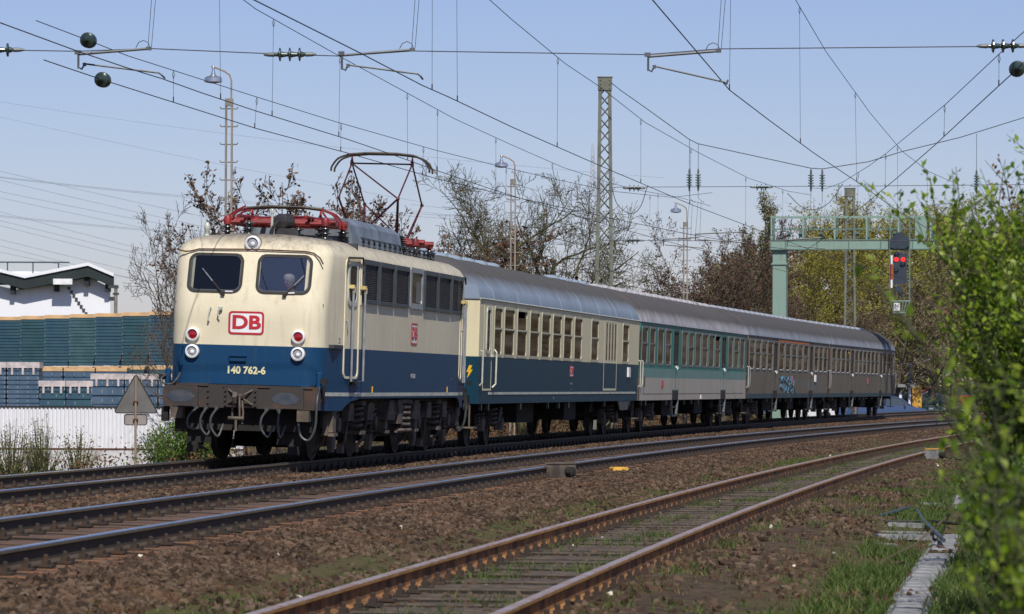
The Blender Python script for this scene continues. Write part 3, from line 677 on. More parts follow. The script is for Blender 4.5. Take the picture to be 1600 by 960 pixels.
# lower blue apron: round the corners and along the sides, arched over the bogies
mb = MB()
def arch(s):
    return float(np.interp(s, [0, 2.10, 2.3, 2.6, 3.2, 13.3, 13.9, 14.2, 14.4, 20], [.86, .86, .94, 1.02, 1.07, 1.07, 1.02, .94, .86, .86]))
for sgn in (1, -1):
    for fr in (0, 1):
        ring = []
        ring = [(.94, .862)] + plan_corner() + [(wside(q) + .001, q) for q in [1.5, 1.8, 2.1, 2.25, 2.4, 2.6, 2.8, 3.1, 3.4, 5, 8.245]]
        pts = [(x * sgn, (y if fr == 0 else LOCO_L - y)) for x, y in ring]
        b = len(mb.v); n = len(pts)
        for x, y in pts:
            mb.v.append((x, y, arch(y) if .9 < y < 15.6 else .86)); mb.v.append((x, y, 1.26)); mb.v.append((x * .985, y, 1.26)); mb.v.append((x * .975, y, arch(y) if .9 < y < 15.6 else .86))
        for i in range(n - 1):
            p = b + 4 * i; q = p + 4
            mb.f += [(p, q, q + 1, p + 1), (p + 3, q + 3, q, p)]; mb.m += [0, 0]
mb.build('apron', [M['blue']], loco)
# cream line along the foot of the body
mb = MB()
for sgn in (1, -1):
    ring = [(x + .006, y - .003) for x, y in plan_corner()[3:]] + [(wside(q) + .006, q) for q in (1.6, 2.3, 3.0, 5, 8.245)]
    full = ring + [(x, LOCO_L - y) for x, y in ring[::-1][1:]]
    for (x0, y0), (x1, y1) in zip(full[:-1], full[1:]):
        mb.extr([(0, 0), (1, 0), (1, 1), (0, 1)], lambda a, b_, x0=x0, y0=y0, x1=x1, y1=y1: (sgn * (x0 + (x1 - x0) * a), y0 + (y1 - y0) * a, 1.105 + .062 * b_), lambda a, b_, x0=x0, y0=y0, x1=x1, y1=y1: (sgn * (x0 + (x1 - x0) * a - .012), y0 + (y1 - y0) * a, 1.105 + .062 * b_))
mb.build('cream_line', M['trim'], loco)
def fpt(off): return lambda x, z: (x, s_front(z) - off, z)
def fpt2(off): return lambda x, z: (x, LOCO_L - s_front(z) + off, z)
# cab windows
for rear, ff in ((0, fpt), (1, fpt2)):
    for sgn in (-1, 1):
        x0, x1 = (.13, 1.03) if sgn > 0 else (-1.03, -.13)
        mb = MB(); inn = rr(x0 + .022, 2.805, x1 - .022, 3.395, .12, 6); out = rr(x0 - .016, 2.772, x1 + .016, 3.428, .15, 6)
        mb.ring(out, inn, ff(.022), ff(-.03)); w = mb.build('cab_window', M['rubber'], loco)
        mb = MB(); i2 = rr(x0 + .034, 2.818, x1 - .034, 3.382, .11, 6); mb.ring(inn, i2, ff(.016), ff(-.02)); mb.build('window_trim', M['grille_frame'], w)
        mb = MB(); mb.extr(inn, ff(.004), ff(-.004)); g = mb.build('pane', M['cab_glass'] if (sgn > 0) else M['cab_glass_dark'], w)
# wipers
for x0, x1, z1 in ((-.42, -.80, 3.16), (.62, .92, 3.08)):
    mb = MB(); f = fpt(.05); mb.tube([f(x0, 2.75), f(x0 + (x1 - x0) * .5, 2.75 + (z1 - 2.75) * .5)], .014, 5, 0)
    mb.tube([fpt(.045)(x0 + (x1 - x0) * .45, 2.75 + (z1 - 2.75) * .45), fpt(.045)(x1, z1)], .009, 5, 1)
    mb.cbox(fpt(.04)(x0, 2.75), (.06, .05, .05), 0)
    mb.build('wiper', [M['rubber'], M['alu']], loco)
    mb = MB(); mb.cbox(fpt(.03)(x0 + .10, 2.79), (.13, .02, .022)); mb.build('wiper_spindle_cover', M['white'], loco)
# rain gutter over the windscreens
mb = MB(); g = fpt(.03)
def roofpt(x, z):
    return (x, s_front(z) - .022, z)
pts = [roofpt(-1.20, 3.46), roofpt(-1.12, 3.44), roofpt(-1.02, 3.45), roofpt(-.9, 3.485), roofpt(0, 3.50), roofpt(.9, 3.485), roofpt(1.05, 3.46), roofpt(1.16, 3.38), (1.22, s_front(3.28) - .0, 3.28)]
pts[0] = (-1.27, s_front(3.47) + .02, 3.47); mb.tube(pts, .013, 5); mb.build('rain_gutter', M['rust'], loco)
# lamps
def lamp(nm, x, z, col_, s=None, r=.062, parent=None, y=None):
    y = (s_front(z) if y is None else y)
    mb = MB(); mb.lathe([(r * 1.42, .03), (r * 1.42, -.04), (r * 1.34, -.06), (r * 1.05, -.07), (r * .95, -.055), (r * .92, .0)], (x, y, z), (0, 1, 0), 22); l_ = mb.build(nm, M['white'], loco, smooth=True)
    mb = MB(); mb.lathe([(r * .92, -.02), (r * .80, -.045), (r * .45, -.058), (r * .12, -.062)], (x, y, z), (0, 1, 0), 20); mb.build('lens', col_, l_, smooth=True)
    if col_ is M['lamp_white']:
        mb = MB(); mb.lathe([(r * .3, -.05), (r * .38, -.066), (r * .15, -.075)], (x + .008, y, z - .008), (0, 1, 0), 12); mb.build('bulb', M['white'], l_, smooth=True)
    return l_
for x in (-.89, .89):
    pl = rr(x - .115, 1.66, x + .115, 2.2, .115, 8)
    mb = MB(); mb.extr([p for p in pl if p[1] > 1.93] + [(x - .115, 1.905), (x + .115, 1.905)], fpt(.008), fpt(-.01)); mb.build('lamp_plate', M['cream'], loco)
    mb = MB(); mb.extr([(x + .115, 1.903), (x - .115, 1.903)] + [p for p in pl if p[1] < 1.93], fpt(.008), fpt(-.01)); mb.build('lamp_plate', M['blue'], loco)
    lamp('tail_lamp', x, 2.065, M['lamp_red'], r=.083, y=.85); lamp('headlamp', x, 1.785, M['lamp_white'], r=.083, y=.85)
lh = lamp('roof_headlamp', 0.0, 3.60, M['lamp_white'], r=.094, y=1.20)
mb = MB(); mb.lathe([(.142, .0), (.145, -.02), (.12, .34), (.07, .40)], (0, 1.22, 3.605), (0, 1, 0), 20); mb.build('lamp_housing', M['cream'], lh, smooth=True)
# logo on the front: red outline, white field, red letters
def logo(parent, cx, cz, w, h, frame, off, lab=None):
    """off(x,z,d) -> local point, d = distance out of the surface"""
    mb = MB(); a = rr(cx - w / 2, cz - h / 2, cx + w / 2, cz + h / 2, h * .16, 4); t = h * .09; b = rr(cx - w / 2 + t, cz - h / 2 + t, cx + w / 2 - t, cz + h / 2 - t, h * .09, 4)
    mb.ring(a, b, lambda x, z: off(x, z, .006), lambda x, z: off(x, z, 0)); o = mb.build('company_logo', M['dbred'], parent)
    mb = MB(); mb.extr(b, lambda x, z: off(x, z, .004), lambda x, z: off(x, z, 0)); mb.build('logo_field', M['white'], o)
    letter('letters', 'DB', h * .80, M['dbred'], o, off(cx, cz, .007), frame, bold=h * .028, sx=w / h * .78)
    return o
logo(loco, 0.0, 2.275, .60, .385, FRONT, lambda x, z, d: (x, s_front(z) - d - .002, z))
letter('running_number', '140 762-6', .165, M['cream_text'], loco, (.02, .85, 1.49), FRONT, bold=.006, sx=.98)
mb = MB(); mb.cbox((-.12, .84, 1.685), (.28, .04, .09)); mb.cbox((-.12, .825, 1.728), (.29, .06, .012)); mb.build('socket_flap', M['blue'], loco)
mb = MB(); mb.tube([(-.60, .86, 2.50), (-.60, .80, 2.52), (-.62, .79, 2.42), (-.63, .80, 2.30), (-.63, .86, 2.29)], .013, 6); mb.build('grab_handle', M['trim'], loco)
mb = MB(); mb.tube([(-.42, .86, 2.50), (-.42, .80, 2.50), (-.46, .80, 2.46), (-.47, .80, 2.40), (-.44, .80, 2.36)], .014, 6); mb.cbox((-.44, .84, 2.5), (.07, .05, .06)); mb.build('lamp_bracket', M['trim'], loco)
mb = MB(); mb.tube([(-1.06, .88, 1.88), (-1.06, .80, 1.88), (-1.09, .79, 1.7), (-1.07, .80, 1.56), (-1.07, .88, 1.55)], .015, 6); mb.build('grab_handle', M['blue'], loco)
# radio antenna, horn
mb = MB(); mb.tube([(0.16, 1.9, 3.74), (0.16, 1.9, 4.16)], .022, 8); mb.lathe([(.03, 0), (.03, .05), (.02, .07)], (.16, 1.9, 4.14)); mb.build('whistle_post', M['yellowcream'] if False else M['trim'], loco)
mb = MB(); mb.lathe([(.05, 0), (.05, .08), (.03, .1), (.035, .16), (.05, .18), (.05, .26), (.02, .3)], (-.95, 1.9, 3.66), (0, 0, 1), 10); mb.build('radio_antenna', M['trim'], loco, smooth=True)
# buffer beam, buffers, coupling, hoses (front) and a simpler rear set
for rear in (0, 1):
    def Y(y): return LOCO_L - y if rear else y
    def bx(mb, a, b, mi=0):
        y0, y1 = sorted((Y(a[1]), Y(b[1]))); mb.box((a[0], y0, a[2]), (b[0], y1, b[2]), mi)
    mb = MB(); bx(mb, (-1.29, .62, .87), (1.29, .88, 1.25)); bx(mb, (-1.0, .60, 1.22), (-.55, .86, 1.262)); bx(mb, (-.30, .60, 1.215), (1.2, .86, 1.235))
    bx(mb, (-.28, .60, .89), (.28, .63, 1.22)); bx(mb, (.98, .60, .9), (1.02, .62, 1.22))
    for x in (-.25, .25):
        for z in (.92, 1.0, 1.08, 1.16): mb.lathe([(.016, 0), (.016, .03)], (x, Y(.60), z), (0, -1 if not rear else 1, 0), 6)
    for z in (.95, 1.05, 1.15): mb.lathe([(.018, 0), (.018, .025)], (-.55, Y(.62), z), (0, -1 if not rear else 1, 0), 6)
    mb.build('buffer_beam', M['beam'], loco)
    for x in (-.875, .875):
        mb = MB(); mb.lathe([(.13, 0), (.12, .22), (.10, .22), (.10, .5)], (x, Y(.62), 1.06), (0, -1 if not rear else 1, 0), 14)
        b_ = mb.build('buffer', M['dark'], loco, smooth=True)
        mb = MB(); c = [(-.29, -.165), (.29, -.165), (.29, .13), (.255, .165), (-.255, .165), (-.29, .13)]
        mb.extr(c, lambda a, z, x=x: (x + a, Y(.03 + .02 * 0), 1.055 + z), lambda a, z, x=x: (x + a, Y(.09), 1.055 + z)); mb.build('buffer_plate', M['beam'], b_)
        mb = MB(); mb.extr([(.23 * math.cos(t * PI / 8) * (1 + .12 * math.cos(4 * t)), .10 * math.sin(t * PI / 8) - .01) for t in range(16)], lambda a, z, x=x: (x + a, Y(.026), 1.06 + z), lambda a, z, x=x: (x + a, Y(.031), 1.06 + z)); mb.build('grease_smear', M['grease'], b_)
    # hook and screw coupling
    mb = MB(); sy = -1 if not rear else 1
    mb.tube([(0, Y(.6), 1.06), (0, Y(.3), 1.06), (0, Y(.18), 1.10), (0, Y(.12), 1.05), (0, Y(.16), .98), (0, Y(.26), .97)], [.05, .045, .045, .04, .035, .02], 7)
    for x in (-.06, .06): mb.tube([(x * .8, Y(.30), 1.06), (x, Y(.28), .9), (x, Y(.3), .72)], .016, 6)
    mb.tube([(-.13, Y(.3), .71), (.13, Y(.3), .71)], .028, 7); mb.tube([(0, Y(.3), .72), (.0, Y(.31), .5)], .02, 6); mb.tube([(.09, Y(.32), 1.0), (.11, Y(.34), .8), (.10, Y(.34), .62)], .016, 6)
    for x, z in ((-.2, 1.17), (.2, 1.17), (-.2, .95), (.2, .93)): mb.tube([(x, Y(.59), z), (x * .35, Y(.52), 1.06 + (z - 1.06) * .3)], .017, 6)
    mb.build('screw_coupling', M['dark'] if False else M['bogie'], loco)
    for k, (x, dx, zb) in enumerate(((-.56, -.05, .42), (-.38, -.06, .40), (-.72, -.1, .52), (.46, -.06, .42), (.66, .02, .42))):
        mb = MB(); mb.tube(cr([(x, Y(.60), .86), (x + .02, Y(.50), .86), (x + dx, Y(.42), .72), (x + dx + .0, Y(.42), .55), (x + dx * .2 + .06, Y(.44), zb), (x + .1, Y(.50), zb + .12), (x + .11, Y(.56), .6)]), .02, 7)
        mb.cbox((x, Y(.55), .87), (.06, .1, .06)); mb.build('brake_hose', M['hose'], loco)
    for sg in (-1, 1):
        mb = MB(); mb.lathe([(.05, 0), (.05, .24), (.03, .26)], (sg * 1.27, Y(.76), 1.24), (0, 0, 1), 10, 1); mb.cbox((sg * 1.36, Y(.74), 1.35), (.10, .10, .09), 2)
        if sg > 0: mb.tube(cr([(1.28, Y(.74), 1.26), (1.28, Y(.58), 1.0), (1.27, Y(.58), .62), (1.20, Y(.58), .42), (1.12, Y(.58), .38), (1.02, Y(.58), .46), (.98, Y(.6), .62), (1.0, Y(.62), .72)]), .022, 8, 0)
        else: mb.tube(cr([(-1.28, Y(.74), 1.40), (-1.34, Y(.60), 1.32), (-1.28, Y(.58), 1.24), (-1.16, Y(.58), 1.24), (-1.08, Y(.60), 1.32), (-1.06, Y(.74), 1.42)]), .018, 8, 0)
        mb.build('heating_cable', [M['hose'], M['blue'], M['dark']], loco, smooth=True)
        mb = MB(); bx(mb, (sg * 1.06 - .1, .55, .68), (sg * 1.06 + .1, .75, .86)); mb.build('cable_box', M['bogie'], loco)
    # rail guard, steps, pipes below beam
    mb = MB(); bx(mb, (-1.35, .70, .62), (-1.24, .84, .87)); bx(mb, (-.95, .95, .28), (-.55, 1.05, .55)); bx(mb, (.55, .95, .28), (.95, 1.05, .55)); bx(mb, (-1.15, .85, .5), (1.15, 1.0, .86))
    for x in (-.95, .75):
        bx(mb, (x, .9, .12), (x + .18, 1.02, .3))
    mb.build('rail_guard', M['dark'], loco)
# underframe and wheels
mb = MB(); mb.box((-1.3, .9, 1.0), (1.3, LOCO_L - .9, 1.28)); mb.box((-.95, 6.6, .35), (.95, 9.9, 1.05)); mb.build('underframe', M['dark'], loco)
wl_me = wheel_mesh(.625, 'wheel'); wl_me.materials.append(M['wheel'])
for ib, bc in enumerate((4.295, 12.195)):
    mb = MB()
    for sg in (-1, 1):
        mb.box((sg * 1.02 - .05, bc - 2.5, .55), (sg * 1.02 + .05, bc + 2.5, .86)); mb.box((sg * 1.02 - .07, bc - .6, .45), (sg * 1.02 + .07, bc + .6, .95))
    mb.box((-1.0, bc - .35, .5), (1.0, bc + .35, .9)); mb.box((-1.0, bc - 2.55, .6), (1.0, bc - 2.4, .85)); mb.box((-1.0, bc + 2.4, .6), (1.0, bc + 2.55, .85)); mb.box((-.6, bc - 1.4, .2), (.6, bc + 1.4, .8))
    bf = mb.build('bogie', M['dark'], loco)
    for ax in (-1.7, 1.7):
        for sg in (-1, 1):
            share('wheel', wl_me, bf, (sg * .75, bc + ax, .625), (0, 0, 0 if sg > 0 else PI))
        mb = MB(); mb.tube([(-.75, bc + ax, .625), (.75, bc + ax, .625)], .09, 8); mb.build('axle', M['wheel'], bf)
        for sg in (-1, 1):
            mb = MB(); mb.cbox((sg * 1.13, bc + ax, .62), (.18, .34, .32)); mb.lathe([(.13, 0), (.13, .08), (.05, .1)], (sg * 1.2, bc + ax, .62), (sg, 0, 0), 12)
            mb.extr([(-.27, .42), (.27, .42), (.22, .2), (-.22, .2)], lambda a, z, sg=sg, ax=ax: (sg * 1.08, bc + ax + a, .62 + z), lambda a, z, sg=sg, ax=ax: (sg * 1.2, bc + ax + a, .62 + z))
            coil(mb, (sg * 1.15, bc + ax - .25, .55), .07, .4, 5, .017); coil(mb, (sg * 1.15, bc + ax + .25, .55), .07, .4, 5, .017)
            mb.cbox((sg * 1.14, bc + ax, .33), (.1, .26, .2)); mb.extr([(-.16, 0), (.16, 0), (.10, -.15), (-.12, -.15)], lambda a, z, sg=sg, ax=ax: (sg * 1.10, bc + ax + a, .30 + z), lambda a, z, sg=sg, ax=ax: (sg * 1.18, bc + ax + a, .30 + z))
            mb.build('axle_box', M['bogie'], bf)
            # sandbox and brake rigging
            mb = MB(); e = 2.42 if ax > 0 else -2.42
            mb.box((sg * 1.24 - .09, bc + e - .13, .5), (sg * 1.24 + .09, bc + e + .13, .98)); mb.box((sg * 1.24 - .06, bc + e - .22, .45), (sg * 1.24 + .02, bc + e - .17, 1.0)); mb.tube([(sg * 1.2, bc + e, .5), (sg * 1.1, bc + e * .95, .3), (sg * .85, bc + e * .93, .12)], .022, 6)
            mb.cbox((sg * 1.25, bc + e, .46), (.22, .34, .05)); mb.build('sandbox', M['bogie'], bf)
            mb = MB(); q = ax * .52
            mb.extr([(-.2, .0), (.2, .0), (.26, -.3), (-.3, -.3)], lambda a, z, sg=sg: (sg * 1.2, bc + q + a, .98 + z), lambda a, z, sg=sg: (sg * 1.32, bc + q + a, .98 + z)); mb.tube([(sg * 1.25, bc + q, .7), (sg * 1.2, bc + q * .9, .35), (sg * 1.1, bc + q * .8, .2)], .03, 6)
            mb.cbox((sg * 1.1, bc + q * .75, .2), (.1, .22, .16)); mb.build('brake_rigging', M['bogie'], bf)
    for sg in (-1, 1):
        mb = MB(); coil(mb, (sg * 1.22, bc, .5), .12, .45, 4.5, .03); mb.cbox((sg * 1.22, bc, .98), (.3, .36, .08)); mb.cbox((sg * 1.22, bc, .47), (.3, .4, .06)); mb.build('spring', M['bogie'], bf)
# transformer oil cooler pipes and its two ducts (mid body)
for sg in (1, -1):
    mb = MB()
    for k in range(6):
        z = 1.0 - .105 * k; w_ = .55 if k not in (0, 5) else .85
        mb.tube([(sg * 1.36, 8.15 - w_ + .2, z), (sg * 1.42, 8.2 - w_ * .5, z), (sg * 1.42, 8.2 + w_ * .5, z), (sg * 1.36, 8.2 + w_, z - .03)], .042, 7)
    mb.tube([(sg * 1.36, 7.4, 1.0), (sg * 1.40, 7.5, .9), (sg * 1.36, 7.4, .75)], .04, 6); mb.build('cooling_pipes', M['bogie'], loco, smooth=True)
    for y in (6.85, 9.5):
        mb = MB(); mb.extr([(-.42, -.15), (.42, -.15), (.42, .12), (.3, .2), (-.15, .2)], lambda a, z, sg=sg, y=y: (sg * 1.12, y + a, .82 + z), lambda a, z, sg=sg, y=y: (sg * 1.38, y + a, .82 + z)); mb.build('air_duct', M['bogie'], loco)
    mb = MB(); mb.cbox((sg * 1.3, 7.6, .8), (.25, .42, .4)); mb.build('cooler_box', M['bogie'], loco)
# side: seven panels (six grilles and one window)
LP = [(3.08, 4.42), (4.58, 5.97), (6.10, 7.50), (7.70, 9.05), (9.18, 10.60), (10.72, 12.16), (12.28, 13.62)]
def spt(sg, off): return lambda y, z: (sg * (wside(y) + off), y, z)
for sg in (1, -1):
    for i, (a, b) in enumerate(LP):
        mb = MB(); out = [(a, 2.70), (b, 2.70), (b, 3.44), (a, 3.44)]; t = .055
        inn = [(a + t, 2.70 + t), (b - t, 2.70 + t), (b - t, 3.44 - t - .03), (a + t, 3.44 - t - .03)]
        if i == 3:
            mb.ring(rr(a, 2.70, b, 3.45, .04, 2), rr(a + .13, 2.80, b - .13, 3.36, .06, 2), spt(sg, .03), spt(sg, -.002)); o = mb.build('side_window', M['alu'], loco)
            mb = MB(); mb.box((min(sg * 1.502, sg * 1.508), a + .12, 2.79), (max(sg * 1.502, sg * 1.508), b - .12, 3.37)); mb.build('pane', M['win_glass2'], o)
            mb = MB(); mb.box((min(sg * 1.509, sg * 1.512), (a + b) / 2 + .02, 2.82), (max(sg * 1.509, sg * 1.512), b - .2, 3.2)); mb.build('inner_blind', M['signback'], o)
        else:
            mb.ring(out, inn, spt(sg, .045), spt(sg, -.002)); o = mb.build('ventilation_grille', M['grille_frame'], loco)
            mb = MB(); mb.extr(inn, spt(sg, .006), spt(sg, .002))
            for k in range(19):
                z = 2.775 + .031 * k; mb.add([(sg * 1.508, a + t, z), (sg * 1.508, b - t, z), (sg * 1.525, b - t, z - .018), (sg * 1.525, a + t, z - .018)], [(0, 1, 2, 3)])
            mb.build('slats', M['grille'], o, recalc=False)
    for a in [p[0] - .075 for p in LP[1:]] + [3.02, 13.66]:
        mb = MB(); mb.box((min(sg * 1.499, sg * 1.512), a - .03, 2.66), (max(sg * 1.499, sg * 1.512), a + .03, 3.46)); mb.build('pillar_strip', M['cream'], loco)
    # cab doors at both ends with rails
    for d0, d1, r0, r1 in ((2.10, 2.93, 2.30, 2.96), (13.56, 14.39, 13.53, 14.19)):
        mb = MB(); f0, f1 = spt(sg, .004), spt(sg, -.004); mb.ring(rr(d0, 1.40, d1, 3.42, .12, 4), rr(d0 + .04, 1.44, d1 - .04, 3.38, .1, 4), spt(sg, .016), spt(sg, -.002)); dr = mb.build('cab_door', M['cream'], loco)
        c = (d0 + d1) / 2 + (.0 if d0 < 8 else 0)
        mb = MB(); mb.ring(rr(c - .27, 2.62, c + .27, 3.36, .13, 4), rr(c - .20, 2.70, c + .20, 3.30, .1, 4), spt(sg, .022), spt(sg, -.002)); mb.build('window_frame', M['trim'], dr)
        mb = MB(); mb.extr(rr(c - .2, 2.70, c + .2, 3.30, .1, 4), spt(sg, .012), spt(sg, .002)); mb.build('pane', M['win_glass2'], dr)
        W = lambda q, o: sg * (wside(q) + o)
        mb = MB(); mb.tube([(W(d0, .05), d0 - .06, 3.28), (W(d0, .06), d0 - .02, 3.43), (W(d1, .05), d1 - .02, 3.45), (W(d1, .05), d1 + .05, 3.32)], .018, 5); mb.build('door_gutter', M['rubber'], dr)
        mb = MB(); mb.tube([(W(r0, .09), r0, 2.94), (W(r0, .09), r0, 1.36), (W(r1, .09), r1, 1.36), (W(r1, .09), r1, 2.94)], .020, 7); mb.build('handrail', M['alu'], dr, smooth=True)
        for r in (r0, r1):
            mb = MB(); mb.cbox((W(r, .05), r, 2.95), (.12, .10, .06)); mb.cbox((W(r, .09), r + .03, 2.90), (.05, .05, .1)); mb.build('handrail_bracket', M['yellowcream'], dr)
        mb = MB(); mb.tube([(W(d0, .01), d0 + .12, 2.38), (W(d0, .06), d0 + .1, 2.36), (W(d0, .06), d0 + .1, 2.28)], .014, 5); mb.build('door_handle', M['alu'], dr)
        mb = MB(); mb.cbox((W((r0 + r1) / 2, .03), (r0 + r1) / 2, 1.33), (.07, .5, .05)); mb.build('step', M['dark'], dr)
    for y in (4.295, 12.195):
        mb = MB(); mb.cbox((sg * 1.506, y, 1.22), (.012, .05, .11)); mb.build('jacking_mark', M['yellow'], loco)
logo(loco, 8.33, 2.24, .66, .40, SIDE, lambda y, z, d: (1.502 + d, y, z))
letter('running_number', '140 762-6', .12, M['grey_text'], loco, (1.504, 8.33, 1.46), SIDE, bold=.004)
letter('maintenance_lettering', '--- -', .06, M['grey_text'], loco, (1.504, 11.1, 1.22), SIDE)
letter('brake_lettering', '=-', .07, M['grey_text'], loco, (1.504, 12.7, 1.42), SIDE)
letter('cab_number', '2', .13, M['rubber'], loco, (1.45, 1.5, 2.02), SIDE @ Matrix.Rotation(-.35, 4, 'Y'))
# roof: walkway boxes, insulated busbar, pantographs
mb = MB()
sec = [(-1.08, 3.70), (-1.0, 4.08), (-.86, 4.2), (.86, 4.2), (1.0, 4.08), (1.08, 3.70)]
def sc(y, k=1.0, dz=0): return lambda x, z: (x * k, y, z + dz)
mb.extr(sec, sc(4.75, .93), sc(5.2)); mb.extr(sec, sc(5.2), sc(6.9)); mb.extr(sec, sc(6.91, 1.002), sc(9.3)); 
mb.build('roof_cover', M['loco_box'], loco)
mb = MB(); mb.extr([(-1.04, 3.70), (-.96, 4.12), (.96, 4.12), (1.04, 3.70)], sc(9.31, 1), sc(10.0, .97)); rg = mb.build('resistor_housing', M['loco_box'], loco)
mb = MB()
for k in range(7): mb.box((-.94 + .012 * k, 9.33 + .08 * k, 4.08), (.94 - .012 * k, 9.38 + .08 * k, 4.15))
for k in range(10): mb.box((.92, 9.4, 3.73 + .037 * k), (1.06 - .006 * k, 9.98, 3.745 + .037 * k))
mb.build('slats', M['dark'], rg)
mb = MB(); mb.extr([(-.9, 3.68), (-.8, 3.98), (.8, 3.98), (.9, 3.68)], sc(10.0, 1), sc(11.3, .95)); mb.build('roof_cover', M['loco_box'], loco)
for k in range(15):
    mb = MB(); y = 4.9 + .52 * k; insulator(mb, (1.16, y, 3.70), (0, 0, 1), .13, .036, 2, 0, .5); mb.cbox((1.16, y, 3.84), (.05, .14, .025)); mb.build('busbar_clamp', M['grille_frame'], loco, smooth=False)
mb = MB(); mb.tube([(1.16, 4.6, 3.86), (1.16, 12.4, 3.86)], .012, 6); mb.tube([(-.9, 1.9, 3.73), (.2, 1.75, 3.76), (1.1, 2.4, 3.73)], .012, 5); mb.build('busbar', M['grille_frame'], loco)
# main switch behind the whistle
mb = MB(); mb.lathe([(.06, 0), (.13, .03), (.14, .08), (.10, .1), (.13, .16), (.10, .19), (.13, .26), (.10, .29), (.13, .36), (.08, .4)], (.28, 1.95, 4.0), (.18, 1, .06), 16); mb.tube([(.26, 1.9, 4.0), (.2, 1.8, 3.9), (.16, 1.85, 3.76)], .03, 6); mb.cbox((.35, 2.2, 3.82), (.3, .5, .14)); mb.build('main_switch', M['porcelain'], loco, smooth=True)
def pantograph(yc, raised):
    b = empty('pantograph'); b.parent = loco
    zb = 4.02
    for sx in (-.85, .85):
        for sy in (-.8, .8):
            mb = MB(); insulator(mb, (sx, yc + sy, 3.74), (0, 0, 1), .24, .115, 3, 0, .42); mb.lathe([(.05, -.03), (.06, .0), (.05, .05)], (sx, yc + sy, 3.74), (0, 0, 1), 8, 1); mb.build('insulator', [M['porcelain'], M['red']], b, smooth=True)
    mb = MB()
    for sx in (-.85, .85):
        mb.tube([(sx, yc - .8, zb), (sx, yc + .8, zb)], .035, 7)
        for sy in (-.8, .8): mb.lathe([(.07, -.04), (.07, .04), (.05, .1)], (sx, yc + sy, zb), (0, 0, 1), 10)
    for sy in (-.5, .5):
        mb.tube([(-.98, yc + sy, zb + .04), (.98, yc + sy, zb + .04)], .055, 9)
        for sx in (-.6, 0, .6): mb.lathe([(.075, -.07), (.075, .07)], (sx, yc + sy, zb + .04), (1, 0, 0), 10)
    mb.tube([(-.85, yc - .8, zb), (.85, yc - .8, zb)], .03, 6); mb.tube([(-.85, yc + .8, zb), (.85, yc + .8, zb)], .03, 6)
    mb.build('base_frame', M['red'], b, smooth=True)
    if raised:
        kz, ky, hz, ax_, hx = 4.86, 1.35, 5.60, .58, .60
        for sy in (-1, 1):
            for sx in (-1, 1):
                mb = MB(); mb.tube([(sx * .42, yc + sy * .5, zb + .06), (sx * ax_, yc + sy * ky, kz)], [.035, .022], 6); mb.build('lower_arm', M['dred'], b, smooth=True)
                mb = MB(); mb.tube([(sx * ax_, yc + sy * ky, kz), (sx * hx, yc, hz)], .017, 6); mb.lathe([(.03, -.03), (.03, .03)], (sx * ax_, yc + sy * ky, kz), (1, 0, 0), 8); mb.build('upper_arm', M['dred'], b, smooth=True)
        mb = MB(); mb.tube([(-hx, yc, hz), (ax_, yc - ky, kz)], .015, 6); mb.tube([(ax_, yc - ky, kz), (-.42, yc - .5, zb + .06)], .02, 6); mb.tube([(-ax_, yc + ky, kz), (.42, yc + .5, zb + .06)], .015, 6); mb.build('cross_brace', M['dred'], b, smooth=True)
        hy = yc
    else:
        kz, ky, hz, ax_, hx = 4.12, 1.45, 4.13, .58, .60
        for sy in (-1, 1):
            for sx in (-1, 1):
                mb = MB(); mb.tube([(sx * .42, yc + sy * -.5, zb + .10), (sx * ax_, yc + sy * ky * .8, kz)], [.04, .028], 7); mb.build('lower_arm', M['red'], b, smooth=True)
                mb = MB(); mb.tube([(sx * ax_, yc + sy * ky * .8, kz), (sx * hx, yc, hz)], .022, 6); mb.build('upper_arm', M['red'], b, smooth=True)
        mb = MB(); mb.tube([(-hx, yc, hz), (ax_, yc - ky * .8, kz)], .018, 6)
        for sx in (-.95, .95): mb.tube([(sx, yc - .85, zb), (sx * .8, yc - .6, zb + .2), (sx * .72, yc - .2, zb + .3)], .018, 6)
        mb.build('cross_brace', M['red'], b, smooth=True)
    mb = MB(); mb.tube([(-hx, yc, hz), (hx, yc, hz)], .018, 6)
    for sx in (-hx, hx): mb.tube([(sx, yc - .1, hz), (sx, yc, hz + .14), (sx, yc + .1, hz)], .014, 5); mb.cbox((sx, yc, hz + .0), (.05, .12, .09))
    mb.build('head_shaft', M['dred'] if raised else M['red'], b, smooth=True)
    z = hz + .17
    for q in (-.17, .17):
        mb = MB(); y = yc + q
        mb.tube(cr([(-.98, y, z - .34), (-.96, y, z - .24), (-.84, y, z - .09), (-.64, y, z - .01)]), .02, 7, 1 if not raised else 0); mb.tube(cr([(.98, y, z - .34), (.96, y, z - .24), (.84, y, z - .09), (.64, y, z - .01)]), .02, 7, 1 if not raised else 0)
        mb.tube([(-.66, y, z - .01), (-.3, y, z + .025), (.3, y, z + .025), (.66, y, z - .01)], .024, 7, 0); mb.build('collector_bow', [M['shoe'], M['red']], b, smooth=True)
    return b
pantograph(3.8, False)
pantograph(12.69, True)
mb = MB(); insulator(mb, (0.05, 12.0, 3.9), (0, 0, 1), .2, .1, 3); mb.build('insulator', M['porcelain'], loco)
for k, (x, y) in enumerate(((.5, 4.3), (-.3, 2.2), (.05, 4.6))):
    mb = MB(); insulator(mb, (x, y, 3.76), (0, 0, 1), .26, .10, 3, 0, .4); mb.build('insulator', M['insul_green'], loco, smooth=True)
